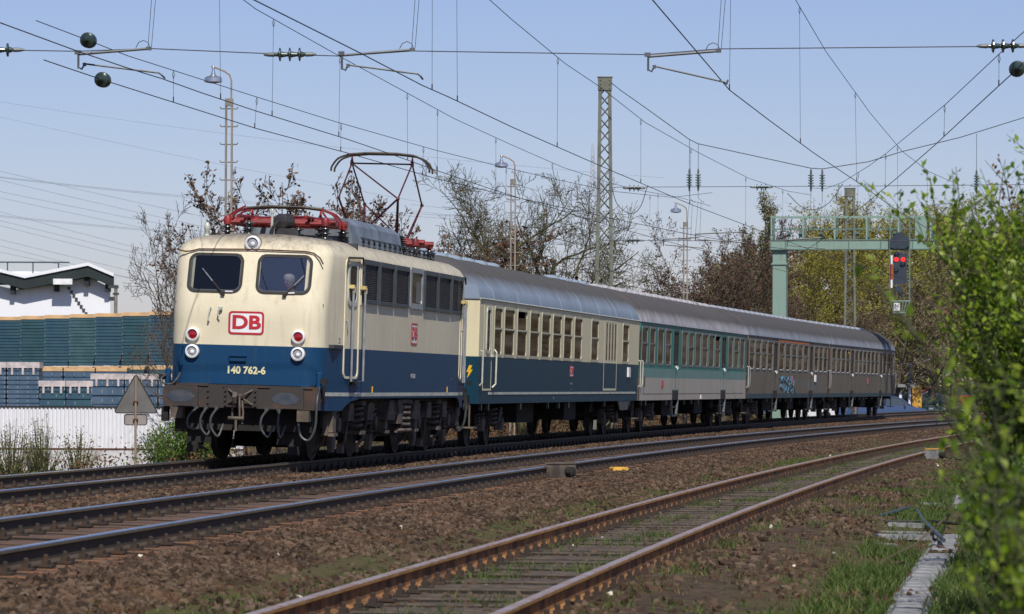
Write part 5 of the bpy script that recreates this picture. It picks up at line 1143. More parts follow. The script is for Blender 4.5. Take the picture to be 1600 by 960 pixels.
# ------------------------------------------------------------------ overhead line
WIRES = {
  'train': [(-9.5, 27, 5.8), (-6.47, 47.73, 5.8), (-5.96, 51.71, 5.8), (-5.54, 54.49, 5.8), (-5.21, 56.4, 5.8), (-4.86, 58.96, 5.8), (-4.26, 62.88, 5.8), (-3.08, 69.77, 5.8), (-2.38, 74.42, 5.8), (-1.63, 79.73, 5.8), (-0.31, 88.5, 5.8), (2.83, 107.17, 5.8), (4.68, 117.23, 5.8), (6.21, 125.24, 5.8), (10.75, 148.15, 5.8), (18.48, 184.91, 5.8)],
  'overlap': [(-6.62, 53.4, 5.82), (-6.12, 56.68, 5.8), (-4.55, 67.1, 5.8), (-3.21, 74.17, 5.8), (-1.69, 82.91, 5.8), (-0.31, 89.37, 5.8), (2.7, 102.3, 5.8), (5.32, 112.74, 5.8), (7.0, 118.53, 5.8), (10.02, 127.17, 5.8), (15.17, 151.75, 5.8)],
  'mid': [(-5.8, 25, 5.8), (-3.05, 44.9, 5.8), (-2.11, 51.73, 5.8), (-1.37, 57.4, 5.8), (-1.01, 59.66, 5.8), (-0.01, 66.5, 5.8), (0.82, 71.74, 5.8), (2.08, 79.7, 5.8), (2.8, 84.12, 5.8), (4.45, 94.28, 5.8), (6.52, 105.97, 5.8), (8.25, 115.84, 5.8), (10.35, 127.74, 5.8), (19, 170, 5.8)],
  'siding': [(-1.0, 23, 5.8), (1.64, 44.57, 5.8), (3.32, 58.02, 5.8), (4.34, 64.34, 5.8), (5.86, 73.56, 5.8), (7.63, 83.75, 5.8), (9.78, 96.53, 5.8), (12.83, 113.4, 5.8), (15.5, 127, 5.8)],
  'cross': [(7.0, 50, 5.8), (7.2, 54.2, 5.8), (7.47, 60.68, 5.8), (7.92, 71.28, 5.8), (8.34, 82.42, 5.8), (8.75, 94.58, 5.8), (9.56, 118.78, 5.8), (9.8, 133.55, 5.8)],
  'train_m': [(-5.6, 55.5, 8.0), (-4.42, 61.97, 7.56), (-4.28, 62.88, 7.5), (-3.18, 69.28, 7.28), (-1.27, 82.36, 7.07), (-0.02, 90.6, 7.03), (1.32, 99.04, 6.99), (2.83, 107.17, 7.01), (3.84, 112.83, 7.11), (5.33, 120.74, 7.31), (6.69, 127.93, 7.39)],
  'overlap_m': [(-6.62, 52.5, 6.29), (-6.23, 55.67, 6.3), (-5.93, 58.31, 6.31), (-4.55, 67.1, 6.36), (-3.42, 73.19, 6.35), (-1.7, 82.91, 6.42), (-0.32, 89.37, 6.45), (1.12, 95.95, 6.5), (2.7, 102.3, 6.54), (4.64, 110.2, 6.78), (6.2, 117.5, 7.3)],
  'mid_m': [(-1.6, 56, 8.15), (-0.4, 64.08, 7.79), (-0.02, 66.5, 7.69), (1.01, 73.04, 7.48), (1.77, 77.94, 7.44), (2.98, 85.36, 7.22), (4.7, 95.79, 7.19), (6.66, 106.84, 7.16), (8.52, 117.48, 7.36), (9.82, 124.87, 7.62)],
  'siding_m': [(3.1, 56.5, 9.1), (5.21, 69.85, 8.41), (6.3, 76.26, 8.03), (8.31, 88.01, 7.64), (10.18, 98.94, 7.44), (11.91, 108.58, 7.48), (14.25, 120.64, 7.73)],
  'cross_m': [(7.05, 50, 6.23), (7.33, 56.92, 6.29), (7.82, 68.34, 6.38), (8.48, 85.92, 6.58), (8.69, 92.47, 6.67), (9.17, 105.14, 6.97), (9.45, 114.34, 7.27), (9.6, 122, 7.7)],
}
def on(path, Y):
    for a, b in zip(path[:-1], path[1:]):
        if a[1] <= Y <= b[1]:
            t = (Y - a[1]) / (b[1] - a[1]); return tuple(a[i] + (b[i] - a[i]) * t for i in range(3))
    return path[-1] if Y > path[-1][1] else path[0]
OW = {'train': ('overhead contact line above the train, touched by its raised pantograph', [60.3, 64, 69.2, 76.3, 80.0, 88, 97, 106, 116]),
      'overlap': ('parallel overhead line at the left that ends in two ball-shaped insulators', [61, 67, 73.5, 81.5, 90, 98, 107]),
      'mid': ('overhead contact line above the middle track', [58.2, 60.5, 71.9, 84.5, 94, 106, 116]),
      'siding': ('overhead contact line above the rusty siding, running steeply to the right', [58.0, 70.5, 83.5, 97, 108]),
      'cross': ('overhead line coming down from the upper right with a ball-shaped insulator', [57, 68.5, 86, 97, 107])}
for k, (lab, dr) in OW.items():
    r = empty('overhead_line', label=lab, cat='overhead line', group='overhead contact lines')
    mb = MB(); mb.tube(WIRES[k], .0085, 5); mb.build('contact_wire', M['wire'], r)
    mb = MB(); mb.tube(WIRES[k + '_m'], .007, 5); mb.build('messenger_wire', M['wire'], r)
    for y in dr:
        p = on(WIRES[k], y); q = on(WIRES[k + '_m'], y + .15)
        mb = MB(); mb.tube([p, q], .0035, 4); mb.tube([(p[0], p[1], p[2]), (p[0], p[1], p[2] + .09)], .010, 4); mb.tube([(q[0], q[1], q[2] - .14), (q[0] + .02, q[1], q[2] - .07), q, (q[0] - .02, q[1], q[2] - .07), (q[0], q[1], q[2] - .14)], .004, 4); mb.build('dropper', M['wire'], r)
    if k in ('overlap', 'cross'):
        for path, y in ((WIRES[k], 56.6 if k == 'overlap' else 54.0), (WIRES[k + '_m'], 55.6)):
            if k == 'cross' and path is not WIRES[k]: continue
            c = Vector(on(path, y)); d = (Vector(on(path, y + 1)) - Vector(on(path, y - 1))).normalized()
            mb = MB(); mb.lathe([(.02, -.2), (.05, -.13), (.105, -.10), (.115, -.07), (.10, -.05), (.115, -.03), (.115, 0), (.10, .02), (.115, .04), (.11, .09), (.05, .12), (.02, .2)], c, d, 16); mb.build('ball_insulator', M['insul_green'], r, smooth=True)
# hand-over loops of cable
for pts, lab in (([(2.83, 108, 6.95), (3.0, 108, 6.45), (3.37, 108, 6.2), (3.65, 108, 6.4), (3.85, 108, 7.0)], 'U-shaped jumper cable hanging right of the near lattice mast'), ([(8.35, 115, 7.16), (8.74, 115, 6.78), (9.12, 115, 6.66), (9.6, 115, 6.87), (10.03, 115, 7.46)], 'U-shaped jumper cable hanging above the green signal gantry')):
    mb = MB(); mb.tube(cr(pts), .012, 6); o = mb.build('jumper_cable', M['wire'], None, smooth=True); tag(o, lab, 'cable', 'jumper cables')
def rod_insulator(mb, c, axis, n=3, L=.75, mi_=0, r=.10):
    ax = Vector(axis).normalized(); c = Vector(c)
    mb.lathe([(.015, -L / 2), (.03, -L * .42), (.035, -L * .3), (.02, -L * .28)], c, ax, 8, 1); mb.lathe([(.015, L / 2), (.03, L * .42), (.035, L * .3), (.02, L * .28)][::-1], c, ax, 8, 1)
    prof = [(.03, -L * .28)]
    for i in range(n):
        h = -L * .28 + L * .56 * (i + .5) / n; prof += [(.03, h - .04), (.034, h - .03), (r, h - .012), (r, h + .008), (.045, h + .02)]
    prof.append((.03, L * .28)); mb.lathe(prof, c, ax, 14, mi_)
# near cross-span
sp = empty('cross_span', label='nearer horizontal cross-span wire with three steady-arm sets near the top of the photo', cat='cross-span wire', group='cross-spans')
YS = 56.0
spn = [(-13.5, YS, 6.16), (-7.59, YS, 6.19), (-6.44, YS, 6.175), (-5.37, YS, 6.22), (-3.3, YS, 6.14), (-2.54, YS, 6.12), (-1.5, YS, 6.2), (1.97, YS, 6.16), (3.06, YS, 6.25), (6.85, YS, 6.3), (12, YS, 6.42)]
mb = MB(); mb.tube(spn, .008, 5); mb.build('span_wire', M['wire'], sp)
for x, z in ((-7.62, 6.19), (-3.3, 6.14), (7.25, 6.31)):
    mb = MB(); rod_insulator(mb, (x, YS, z), (1, 0, .01), 3, .78); mb.build('insulator', [M['insul_green'], M['steel_arm']], sp, smooth=False)
for x0, dxe in ((-6.44, 1.22), (-2.54, 1.15), (1.99, 1.15)):
    zt = 6.16
    mb = MB(); mb.tube([(x0, YS, zt - .03), (x0 + 1.07, YS, zt + .06)], .020, 7); mb.tube([(x0 + .01, YS, zt), (x0 + .01, YS, zt - .24)], .018, 6); mb.cbox((x0, YS, zt), (.09, .05, .06)); mb.cbox((x0 + 1.05, YS, zt + .06), (.08, .05, .05))
    mb.tube([(x0 + .01, YS, zt - .22), (x0 + .06, YS, zt - .25), (x0 + .10, YS, zt - .18)], .016, 6); mb.build('registration_bracket', M['steel_arm'], sp)
    ze = 5.98; zz = 5.85 if x0 < 1 else 5.75
    mb = MB(); mb.tube([(x0 + .10, YS, 5.99), (x0 + dxe - .02, YS, zz + .01), (x0 + dxe + .02, YS, zz - .02), (x0 + dxe + .05, YS + .2, 5.80)], .015, 6); mb.cbox((x0 + .10, YS, 5.98), (.05, .05, .05)); mb.build('steady_arm', M['steel_arm'], sp)
    mb = MB(); mb.tube([(x0 + .86, YS, zt + .07), (x0 + .90, YS, zt + .15), (x0 + .97, YS, zt + .18), (x0 + 1.04, YS, zt + .15), (x0 + 1.07, YS, zt + .07)], .006, 5); mb.build('earth_loop', M['wire'], sp)
    for q in (0, .05):
        mb = MB(); mb.tube([(x0 + 1.04 + q, YS, zt + .08), (x0 + 1.20 + q * 1.6, YS, 8.7)], .004, 4); mb.build('hanger_wire', M['wire'], sp)
mb = MB(); mb.tube([(-13.5, YS, 11.5), (-8, YS, 9.6), (-2, YS, 8.7), (3, YS, 8.7), (8, YS, 9.7), (12, YS, 11.3)], .009, 5); mb.build('carrying_wire', M['wire'], sp)
# far cross-span hung from the near lattice mast
sp = empty('cross_span', label='farther cross-span whose sagging wire starts at the top of the near lattice mast', cat='cross-span wire', group='cross-spans')
Y2 = 124.0
mb = MB(); mb.tube([(3.2, Y2, 11.24), (3.54, Y2, 10.97), (4.33, Y2, 10.42), (5.78, Y2, 9.38), (6.06, Y2, 9.24), (7.52, Y2, 8.93), (9.77, Y2, 8.45), (10.14, Y2, 8.43), (11.65, Y2, 8.67), (12.76, Y2, 9.01), (14.65, Y2, 9.48), (16.74, Y2, 10.14), (18.84, Y2, 10.86), (21, Y2, 11.8)], .014, 5); mb.build('carrying_wire', M['wire'], sp)
mb = MB(); mb.tube([(3.2, Y2, 7.8), (12, Y2, 7.88), (21, Y2, 8.0)], .010, 5); mb.build('span_wire', M['wire'], sp)
mb = MB(); mb.tube([(2.9, Y2, 6.06), (7, Y2, 6.06), (12, Y2, 6.08), (21, Y2, 6.1)], .010, 5); mb.build('span_wire', M['wire'], sp)
for x, z in ((3.98, 7.77), (8.15, 7.82), (3.95, 6.06), (13.6, 6.08)):
    mb = MB(); rod_insulator(mb, (x, Y2, z), (1, 0, 0), 3, .75, 0, .11); mb.build('insulator', [M['insul_green'], M['steel_arm']], sp)
for x, zt, zb in ((5.79, 9.38, 7.45), (6.08, 9.24, 7.45), (9.77, 8.45, 7.6), (10.14, 8.43, 7.5), (15.19, 9.6, 7.9)):
    mb = MB(); mb.tube([(x, Y2, zt), (x, Y2, zb), (x + (.2 if x < 7 else .0), Y2, zb - .15)], .008, 5); mb.build('hanger_wire', M['wire'], sp)
    mb = MB(); rod_insulator(mb, (x, Y2, min(zt - .45, 8.05) if x < 9 or x > 12 else 8.05), (0, 0, 1), 5, .75, 0, .10); mb.build('insulator', [M['glass_ins'], M['steel_arm']], sp)
    mb = MB()
    for q in (0, .10): mb.tube([(x + q, Y2, zb - .1), (x + q * 1.5 - .1, Y2, 6.1)], .005, 4)
    mb.build('hanger_wire', M['wire'], sp)
for x0, l_ in ((4.95, 1.15), (6.0, 1.5), (9.0, 1.1), (13.6, 1.1)):
    mb = MB(); z = 6.12 if x0 != 6.0 else 6.3
    mb.tube([(x0, Y2, z - .02), (x0 + l_, Y2, z + .05)], .024, 6); mb.tube([(x0, Y2, z), (x0, Y2, z - .24)], .02, 6); mb.build('registration_bracket', M['steel_arm'], sp)
    mb = MB(); mb.tube([(x0 + .05, Y2, z - .2), (x0 + l_ + .1, Y2, z - .30), (x0 + l_ + .15, Y2, 5.8)], .02, 6); mb.build('steady_arm', M['steel_arm'], sp)

# ------------------------------------------------------------------ lattice masts
def lattice_mast(x, y, zb, zt, wb, wt, label, rz=0.0, base_y=None):
    r = empty('lattice_mast', (x, y, 0), rz, label, 'lattice mast', 'lattice masts of the overhead line')
    fl = .075
    def w(z): return wb + (wt - wb) * (z - zb) / (zt - zb)
    for sg in (-1, 1):
        mb = MB()
        mb.add([(sg * w(z) / 2 + a, b, z) for z in (zb, zt) for a, b in ((-fl * .75, -.13), (fl * .75, -.13), (fl * .75, .13), (-fl * .75, .13))], [(0, 1, 5, 4), (1, 2, 6, 5), (2, 3, 7, 6), (3, 0, 4, 7), (4, 5, 6, 7), (3, 2, 1, 0)])
        mb.build('upright', M['mast'], r)
    z = zb + .3; k = 0
    while z < zt - .35:
        h = min(w(z) * 1.15, .62)
        for yy in (-.125, .125):
            s_ = 1 if (k + (yy > 0)) % 2 else -1
            mb = MB(); mb.tube([(-s_ * w(z) / 2, yy, z), (s_ * w(z + h) / 2, yy, z + h)], .022, 4); mb.build('lattice_bar', M['mast'], r)
        z += h; k += 1
    mb = MB(); mb.box((-wt / 2 - .08, -.16, zt - .42), (wt / 2 + .08, -.13, zt)); mb.box((-wt / 2 - .08, .13, zt - .42), (wt / 2 + .08, .16, zt)); mb.box((-wt / 2 - .1, -.18, zt), (wt / 2 + .1, .18, zt + .03))
    for a in (-1, 1):
        for q in (-.35, -.22, -.08): mb.lathe([(.02, 0), (.02, .03)], (a * wt / 2, -.16, zt + q), (0, -1, 0), 6)
    mb.build('head_plate', M['mast'], r)
    mb = MB(); mb.box((-wb / 2 - .3, -.4, zb - .3), (wb / 2 + .3, .4, zb + .1)); mb.build('foundation', M['concrete'], r)
    return r
lattice_mast(3.04, 125.0, -.7, 11.47, .62, .30, 'nearer tall lattice mast standing behind the blue and cream coach')
lattice_mast(16.93, 190.0, -.9, 11.28, .60, .36, 'farther lattice mast standing behind the green signal gantry')

# ------------------------------------------------------------------ lamp posts of two old rails with rungs
def lamp_post(x, y, zt, label, lx=-.38, zb=-1.0, rz=0.0):
    r = empty('lamp_post', (x, y, 0), rz, label, 'lamp post', 'lamp posts behind the train')
    for sg, m in ((-1, M['post']), (1, M['post_rust'])):  # grey left, tan right: the sunny side is put into the colours
        mb = MB(); mb.box((sg * .065 - .022, -.05, zb), (sg * .065 + .022, .05, zt)); mb.build('upright', m, r)
    z = zt - .22
    while z > 1.2:
        mb = MB(); mb.tube([(-.20, 0, z + .04), (-.18, 0, z), (.18, 0, z), (.20, 0, z + .04)], .015, 5); mb.build('rung', M['post'], r); z -= .40
    mb = MB(); mb.box((-.09, -.06, zt - .16), (.09, .06, zt + .01)); mb.build('cap', M['post'], r)
    mb = MB(); mb.tube([(.05, 0, zt), (.05, 0, zt + .42), (.01, 0, zt + .54), (-.1, 0, zt + .62), (lx, 0, zt + .73), (lx - .03, 0, zt + .73)], .02, 7); mb.build('bracket', M['post_rust'], r, smooth=True)
    mb = MB(); mb.lathe([(.02, -.02), (.035, -.06), (.03, -.12), (.05, -.16), (.05, -.2), (.10, -.24), (.16, -.25), (.20, -.28), (.205, -.37), (.14, -.385), (.05, -.40), (.02, -.40)], (lx + .02, 0, zt + .75), (0, 0, 1), 18); mb.build('lamp_shade', M['lampshade'], r, smooth=True)
    return r
lamp_post(-6.37, 85.0, 7.68, 'lamp post with rungs rising behind the cab of the locomotive')
lamp_post(0.02, 115.0, 7.55, 'lamp post partly hidden in the big bare tree behind the first coach')
lamp_post(6.40, 140.0, 7.36, 'lamp post with rungs right of the near lattice mast')

# ------------------------------------------------------------------ signal gantry
GS = 176.0 / 165.0
g = empty('signal_gantry', (11.67 * GS, 165.0 * GS, 1.225 - 1.225 * GS), -.20 + .0, 'pale green signal gantry with railings standing behind the train', 'signal gantry'); g.scale = (GS, GS, GS)
G = M['gantry']
mb = MB(); mb.box((-.29, -.29, -1.0), (.29, .29, 7.25)); mb.build('column', G, g)
mb = MB(); mb.box((-.34, -.34, 6.62), (.34, .34, 6.70)); mb.build('collar', G, g)
GL = 6.75
mb = MB(); mb.box((-.36, -.42, 7.27), (GL, -.36, 7.70)); mb.build('beam', G, g)
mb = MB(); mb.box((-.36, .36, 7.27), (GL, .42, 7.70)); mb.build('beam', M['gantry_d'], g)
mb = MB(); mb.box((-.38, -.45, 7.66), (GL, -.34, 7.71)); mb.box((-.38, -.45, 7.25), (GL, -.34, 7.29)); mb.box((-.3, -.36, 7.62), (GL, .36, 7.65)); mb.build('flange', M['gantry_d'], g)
for k in range(6):
    x = -.33 + k * 1.38
    if x > GL: break
    for y in (-.4, .4):
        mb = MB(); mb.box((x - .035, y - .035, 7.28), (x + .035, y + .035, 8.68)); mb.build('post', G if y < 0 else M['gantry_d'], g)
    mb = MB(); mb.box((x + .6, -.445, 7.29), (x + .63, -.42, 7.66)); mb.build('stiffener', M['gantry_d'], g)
for y in (-.4, .4):
    mb = MB(); mb.box((-.38, y - .025, 8.66), (GL, y + .025, 8.72)); mb.build('handrail', G, g)
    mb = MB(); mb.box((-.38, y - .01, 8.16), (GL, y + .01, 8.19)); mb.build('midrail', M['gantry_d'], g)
mb = MB(); mb.box((5.9, -.42, 7.7), (6.4, -.38, 8.7)); mb.build('side_panel', G, g)
for x in (0, .5, 1.4, 3.0, 4.6): 
    mb = MB(); mb.cbox((x + .35, .3, 7.95), (.14, .1, .25)); mb.build('cable_clamp_box', M['gantry_d'], g)
sg_ = empty('signal', (0, 0, 0), label='railway signal showing two red lights, hung in a ladder cage below the gantry', cat='signal')
sg_.scale = (GS, GS, GS); sg_.location = ((11.67 + 5.15 * math.cos(.2)) * GS, (165.0 - 5.15 * math.sin(.2) - .55) * GS, 1.225 - 1.225 * GS); sg_.rotation_euler = (0, 0, -.10)
for x in (-.42, .42):
    mb = MB(); mb.box((x - .03, -.02, 4.95), (x + .03, .04, 8.7)); mb.box((x - .03, .45, 4.95), (x + .03, .5, 7.5)); mb.build('cage_post', M['gantry_d'], sg_)
    mb = MB(); z = 5.0
    while z < 7.4: mb.tube([(x, 0, z), (x, .47, z + .3), (x, 0, z + .6)], .018, 4); z += .6
    mb.build('cage_lattice', G, sg_)
mb = MB(); mb.extr([(-.27, 5.75), (.24, 5.75), (.30, 5.85), (.30, 7.1), (-.27, 7.1)], lambda x, z: (x, -.06, z), lambda x, z: (x, -.02, z)); mb.build('signal_screen', M['signal'], sg_)
mb = MB(); mb.extr([(-.40, 7.35), (-.40, 7.72), (-.12, 7.95), (.0, 8.02), (.12, 7.95), (.40, 7.72), (.40, 7.42), (.2, 7.28), (-.25, 7.28)], lambda x, z: (x, -.1, z), lambda x, z: (x, -.05, z)); mb.build('upper_screen', M['signal'], sg_)
for x, z, m in ((-.15, 6.82, M['sig_red']), (.14, 6.82, M['sig_red']), (-.13, 7.05, M['signal']), (.13, 6.60, M['signal']), (-.16, 6.33, M['signal'])):
    mb = MB(); mb.lathe([(.095, 0), (.095, .03)], (x, -.065, z), (0, -1, 0), 16); l_ = mb.build('signal_lamp', m, sg_)
    if m is M['signal']:
        mb = MB(); mb.tube([(x - .1, -.1, z), (x - .07, -.2, z + .08), (x, -.22, z + .11), (x + .07, -.2, z + .08), (x + .1, -.1, z)], .02, 5); mb.build('visor', M['signal'], l_)
for z0_, z1_, m in ((6.62, 7.0, 'white'), (5.95, 6.62, 'red_tape'), (5.6, 5.95, 'white')):
    mb = MB(); mb.box((-.39, -.12, z0_), (-.31, -.09, z1_)); mb.build('striped_plate', M[m], sg_)
mb = MB(); mb.cbox((-.05, 0, 5.55), (.3, .15, .25)); mb.tube([(-.2, 0, 5.5), (-.2, 0, 5.1)], .03, 6); mb.tube([(-.05, 0, 5.5), (-.05, 0, 5.1)], .03, 6); mb.tube([(.1, 0, 5.5), (.1, 0, 5.1)], .03, 6); mb.build('cable_entry', M['signal'], sg_)
mb = MB()
mb.tube([(-.42, -.1, 5.02), (.42, -.1, 5.02), (.42, .5, 5.02), (-.42, .5, 5.02), (-.42, -.1, 5.02)], .028, 5); mb.tube([(-.28, -.05, 4.52), (.25, -.05, 4.52), (.25, .45, 4.52), (-.28, .45, 4.52), (-.28, -.05, 4.52)], .028, 5)
for a in (-.42, -.14, .0, .14, .28, .42): mb.tube([(a, -.1, 5.02), (a * .62, -.05, 4.52)], .02, 4); mb.tube([(a, .5, 5.02), (a * .62, .45, 4.52)], .02, 4)
mb.build('foot_basket', M['gantry'], sg_)
mb = MB(); mb.box((-.26, -.12, 4.60), (.0, -.10, 4.94)); pl = mb.build('number_plate', M['white'], sg_)
letter('letter', 'N', .22, M['signal'], pl, (-.13, -.122, 4.81), FRONT, bold=.006)

# ------------------------------------------------------------------ left side: sign, fence, pallets, hall
sn = empty('warning_sign', (-6.74, 68, 0), .05, 'back of a triangular warning sign on a rusty post beside the track', 'sign')
mb = MB(); mb.tube([(0, 0, -.35), (0, 0, 1.40)], .022, 8); mb.build('post', M['post_rust'], sn)
tri = []
for k, (cx_, cz_) in enumerate(((0, 1.38), (-.335, .78), (.335, .78))):
    for j in range(5):
        a = math.radians((30 if k == 0 else 150 if k == 1 else 270) + 30 * j + 0); tri.append((cx_ + .035 * math.cos(a), cz_ + .035 * math.sin(a)))
mb = MB(); mb.extr(tri, lambda x, z: (x, .03, z), lambda x, z: (x, .034, z)); tp = mb.build('triangle_plate', M['signback'], sn)
mb = MB(); mb.tube([(x, .03, z) for x, z in tri + tri[:1]], .010, 5); mb.build('folded_rim', M['rubber'], tp)
mb = MB(); mb.extr(rr(-.20, .53, .20, .72, .04), lambda x, z: (x + .0, .03, z), lambda x, z: (x + .0, .034, z)); tp = mb.build('lower_plate', M['signback2'], sn)
mb = MB(); mb.tube([(x, .03, z) for x, z in rr(-.20, .53, .20, .72, .04) + rr(-.20, .53, .20, .72, .04)[:1]], .009, 5); mb.build('folded_rim', M['rubber'], tp)
for z in (.95, .63):
    mb = MB(); mb.cbox((0, 0, z), (.09, .05, .03)); mb.build('clamp', M['rust'], sn)

fc = empty('corrugated_fence', (0, 0, 0), label='white corrugated sheet fence on a rendered base wall at the left', cat='fence')
fdir = Vector((math.cos(-.06), math.sin(-.06), 0)); fo = Vector((-24.0, 101.0, 0)); shw = 1.06
for k in range(16):
    mb = MB(); n = 10; pts = []
    for j in range(n * 4 + 1):
        u = j % 4; d = (0, .03, .03, 0)[u]; pts.append((shw * j / (n * 4), d))
    for (x0, d0), (x1, d1) in zip(pts[:-1], pts[1:]):
        a = fo + fdir * (k * shw + x0); b = fo + fdir * (k * shw + x1); nrm = Vector((fdir.y, -fdir.x, 0)) * 1
        a2 = a + nrm * d0; b2 = b + nrm * d1
        mb.quad((a2.x, a2.y, -.42), (b2.x, b2.y, -.42), (b2.x, b2.y, .66), (a2.x, a2.y, .66)); mb.quad((a2.x, a2.y + .008, -.42), (b2.x, b2.y + .008, -.42), (b2.x, b2.y + .008, .66), (a2.x, a2.y + .008, .66))
    mb.build('sheet', M['fence_white'], fc, recalc=False)
e = fo + fdir * (16 * shw)
mb = MB(); mb.extr([(0, 0), (1, 0), (1, 1), (0, 1)], lambda a, z: tuple(fo + (e - fo) * a + Vector((0, -.06, -1.1 + .66 * z))), lambda a, z: tuple(fo + (e - fo) * a + Vector((0, .14, -1.1 + .66 * z)))); mb.build('base_wall', M['base_wall'], fc)
mb = MB(); mb.extr([(0, 0), (1, 0), (1, 1), (0, 1)], lambda a, z: tuple(fo + (e - fo) * a + Vector((0, -.05, .66 + .03 * z))), lambda a, z: tuple(fo + (e - fo) * a + Vector((0, .02, .66 + .03 * z)))); mb.build('top_rail', M['rubber'], fc)
mb = MB(); mb.extr([(0, 0), (1, 0), (1, 1), (0, 1)], lambda a, z: tuple(fo + (e - fo) * a + Vector((0, -.08, -.45 + .035 * z))), lambda a, z: tuple(fo + (e - fo) * a + Vector((0, .0, -.45 + .035 * z)))); mb.build('bottom_rail', M['rust'], fc)

_sc = {}
def pallet_stack(x, y, tiers, w, d, label, crate='crate', rz=-.85 * 0, wrap_top=False, cols=6, group='pallet stacks in the yard', layers=15):
    """tiers: list of (z0, z1); a pallet lies on top of each tier"""
    r = empty('pallet_stack', (x, y, 0), rz, label, 'pallet stack', group)
    for z0, z1 in tiers:
        key = (round(z1 - z0, 2), w, d, crate, cols, layers)
        if key not in _sc:
            mb = MB(); h = (z1 - z0) / layers; cw_ = w / cols
            for i in range(layers):
                dj = .012 * ((i * 7) % 3); mb.box((-w / 2 + dj * .5, -d / 2 + dj, i * h + h * .10), (w / 2 - dj * .5, d / 2, i * h + h * .93))
            mb.box((-w / 2 + .04, -d / 2 + .05, 0), (w / 2 - .04, d / 2 - .05, z1 - z0))
            me = mb.mesh('crate_layers'); me.materials.append(M[crate])
            mb = MB()
            for j in range(cols + 1):
                for i in range(layers):
                    if (i + j) % 2 or crate == 'crate2': mb.cbox((-w / 2 + .03 + (w - .06) * j / cols, -d / 2 - .004, (i + .5) * h), (.022, .012, h * .4))
            m2 = mb.mesh('crate_handles'); m2.materials.append(M['alu'])
            _sc[key] = (me, m2)
        o = share('crate_layers', _sc[key][0], r, (0, 0, z0)); o2 = share('crate_handles', _sc[key][1], r, (0, 0, z0)); o2['kind'] = 'stuff'
        mb = MB()
        for k in range(5): mb.box((-w / 2 + .0, -d / 2 + k * d / 5 + .02, z1 + .11), (w / 2, -d / 2 + (k + .8) * d / 5, z1 + .135))
        mb.box((-w / 2 + .01, -d / 2 + .004, z1 + .0), (w / 2 - .01, -d / 2 + .1, z1 + .105))
        for k in (-1, 0, 1): mb.box((k * (w / 2 - .08) - .07, -d / 2 + .01, z1 + .022), (k * (w / 2 - .08) + .07, d / 2, z1 + .11))
        mb.build('pallet', M['plank'], r)
    if wrap_top:
        zt = tiers[-1][1]
        mb = MB(); mb.box((-w / 2 - .02, -d / 2 - .02, zt - .05), (w / 2 + .02, d / 2, zt + .15))
        for j in range(cols): 
            xx = -w / 2 + w * (j + .5) / cols; mb.box((xx - .035, -d / 2 - .03, zt - .28), (xx + .035, -d / 2 - .01, zt - .02))
        mb.build('shrink_wrap', M['wrap'], r)
    return r
ang = math.atan2(-1.0, .48) * 0
TS = ['first tall teal crate stack from the left edge, timber pallet on top', 'tall teal crate stack second from the left edge', 'third tall teal crate stack from the left, behind the wrapped lower stacks', 'fourth tall teal crate stack from the left', 'fifth tall teal crate stack from the left, seen through bare twigs', 'tall teal crate stack left of the locomotive, mostly behind bare branches', 'tall teal crate stack hidden behind the locomotive front edge']
for k in range(7):
    x = -19.65 + 1.19 * k; y = 149.5 - 2.0 * k
    pallet_stack(x, y, [(-.95, 1.83), (1.99, 3.80)], 1.13, 1.1, TS[k], ('crate', 'crate4', 'crate', 'crate3')[k % 4], cols=1, rz=-.10 + rnd.uniform(-.02, .02))
pallet_stack(-20.95, 146, [(-.95, 1.9), (2.05, 4.3)], 1.1, 1.1, 'tall slate blue crate stack cut off by the left edge of the photo', 'crate2', rz=-.1)
for k in range(3): pallet_stack(-18.95 + 1.13 * k, 130, [(-.95, 1.88)], 1.10, 1.1, ['slate blue wrapped stack cut off by the left edge above the fence', 'slate blue wrapped stack between the left edge and its right neighbour above the fence', 'slate blue wrapped stack standing directly left of the lower teal crates'][k], 'crate2', wrap_top=True, cols=3, layers=18)
for k in range(2): pallet_stack(-15.68 + .92 * k, 130, [(-.95, 1.25)], .9, 1.1, ['low teal crate stack with white wrap tabs, left one of the pair above the fence', 'low teal crate stack with white wrap tabs, right one of the pair above the fence'][k], 'crate', wrap_top=True, cols=3, layers=9)
for k in range(3): pallet_stack(-16.6 + 1.15 * k, 136, [(-.95, 1.75)], 1.12, 1.1, ['timber-topped stack just visible above the left low teal stack', 'timber-topped stack just visible above the right low teal stack', 'timber-topped stack behind the pale wrapped blue stacks'][k], 'crate2', cols=3, layers=12)
for k in range(4): pallet_stack(-13.8 + 1.15 * k, 130, [(-.95, 1.5)], 1.12, 1.1, ['wrapped slate blue stack left of the triangular sign', 'wrapped slate blue stack directly behind the triangular sign', 'wrapped slate blue stack right of the triangular sign behind twigs', 'wrapped slate blue stack beside the locomotive buffer'][k], 'crate2', wrap_top=True, cols=3, layers=8)

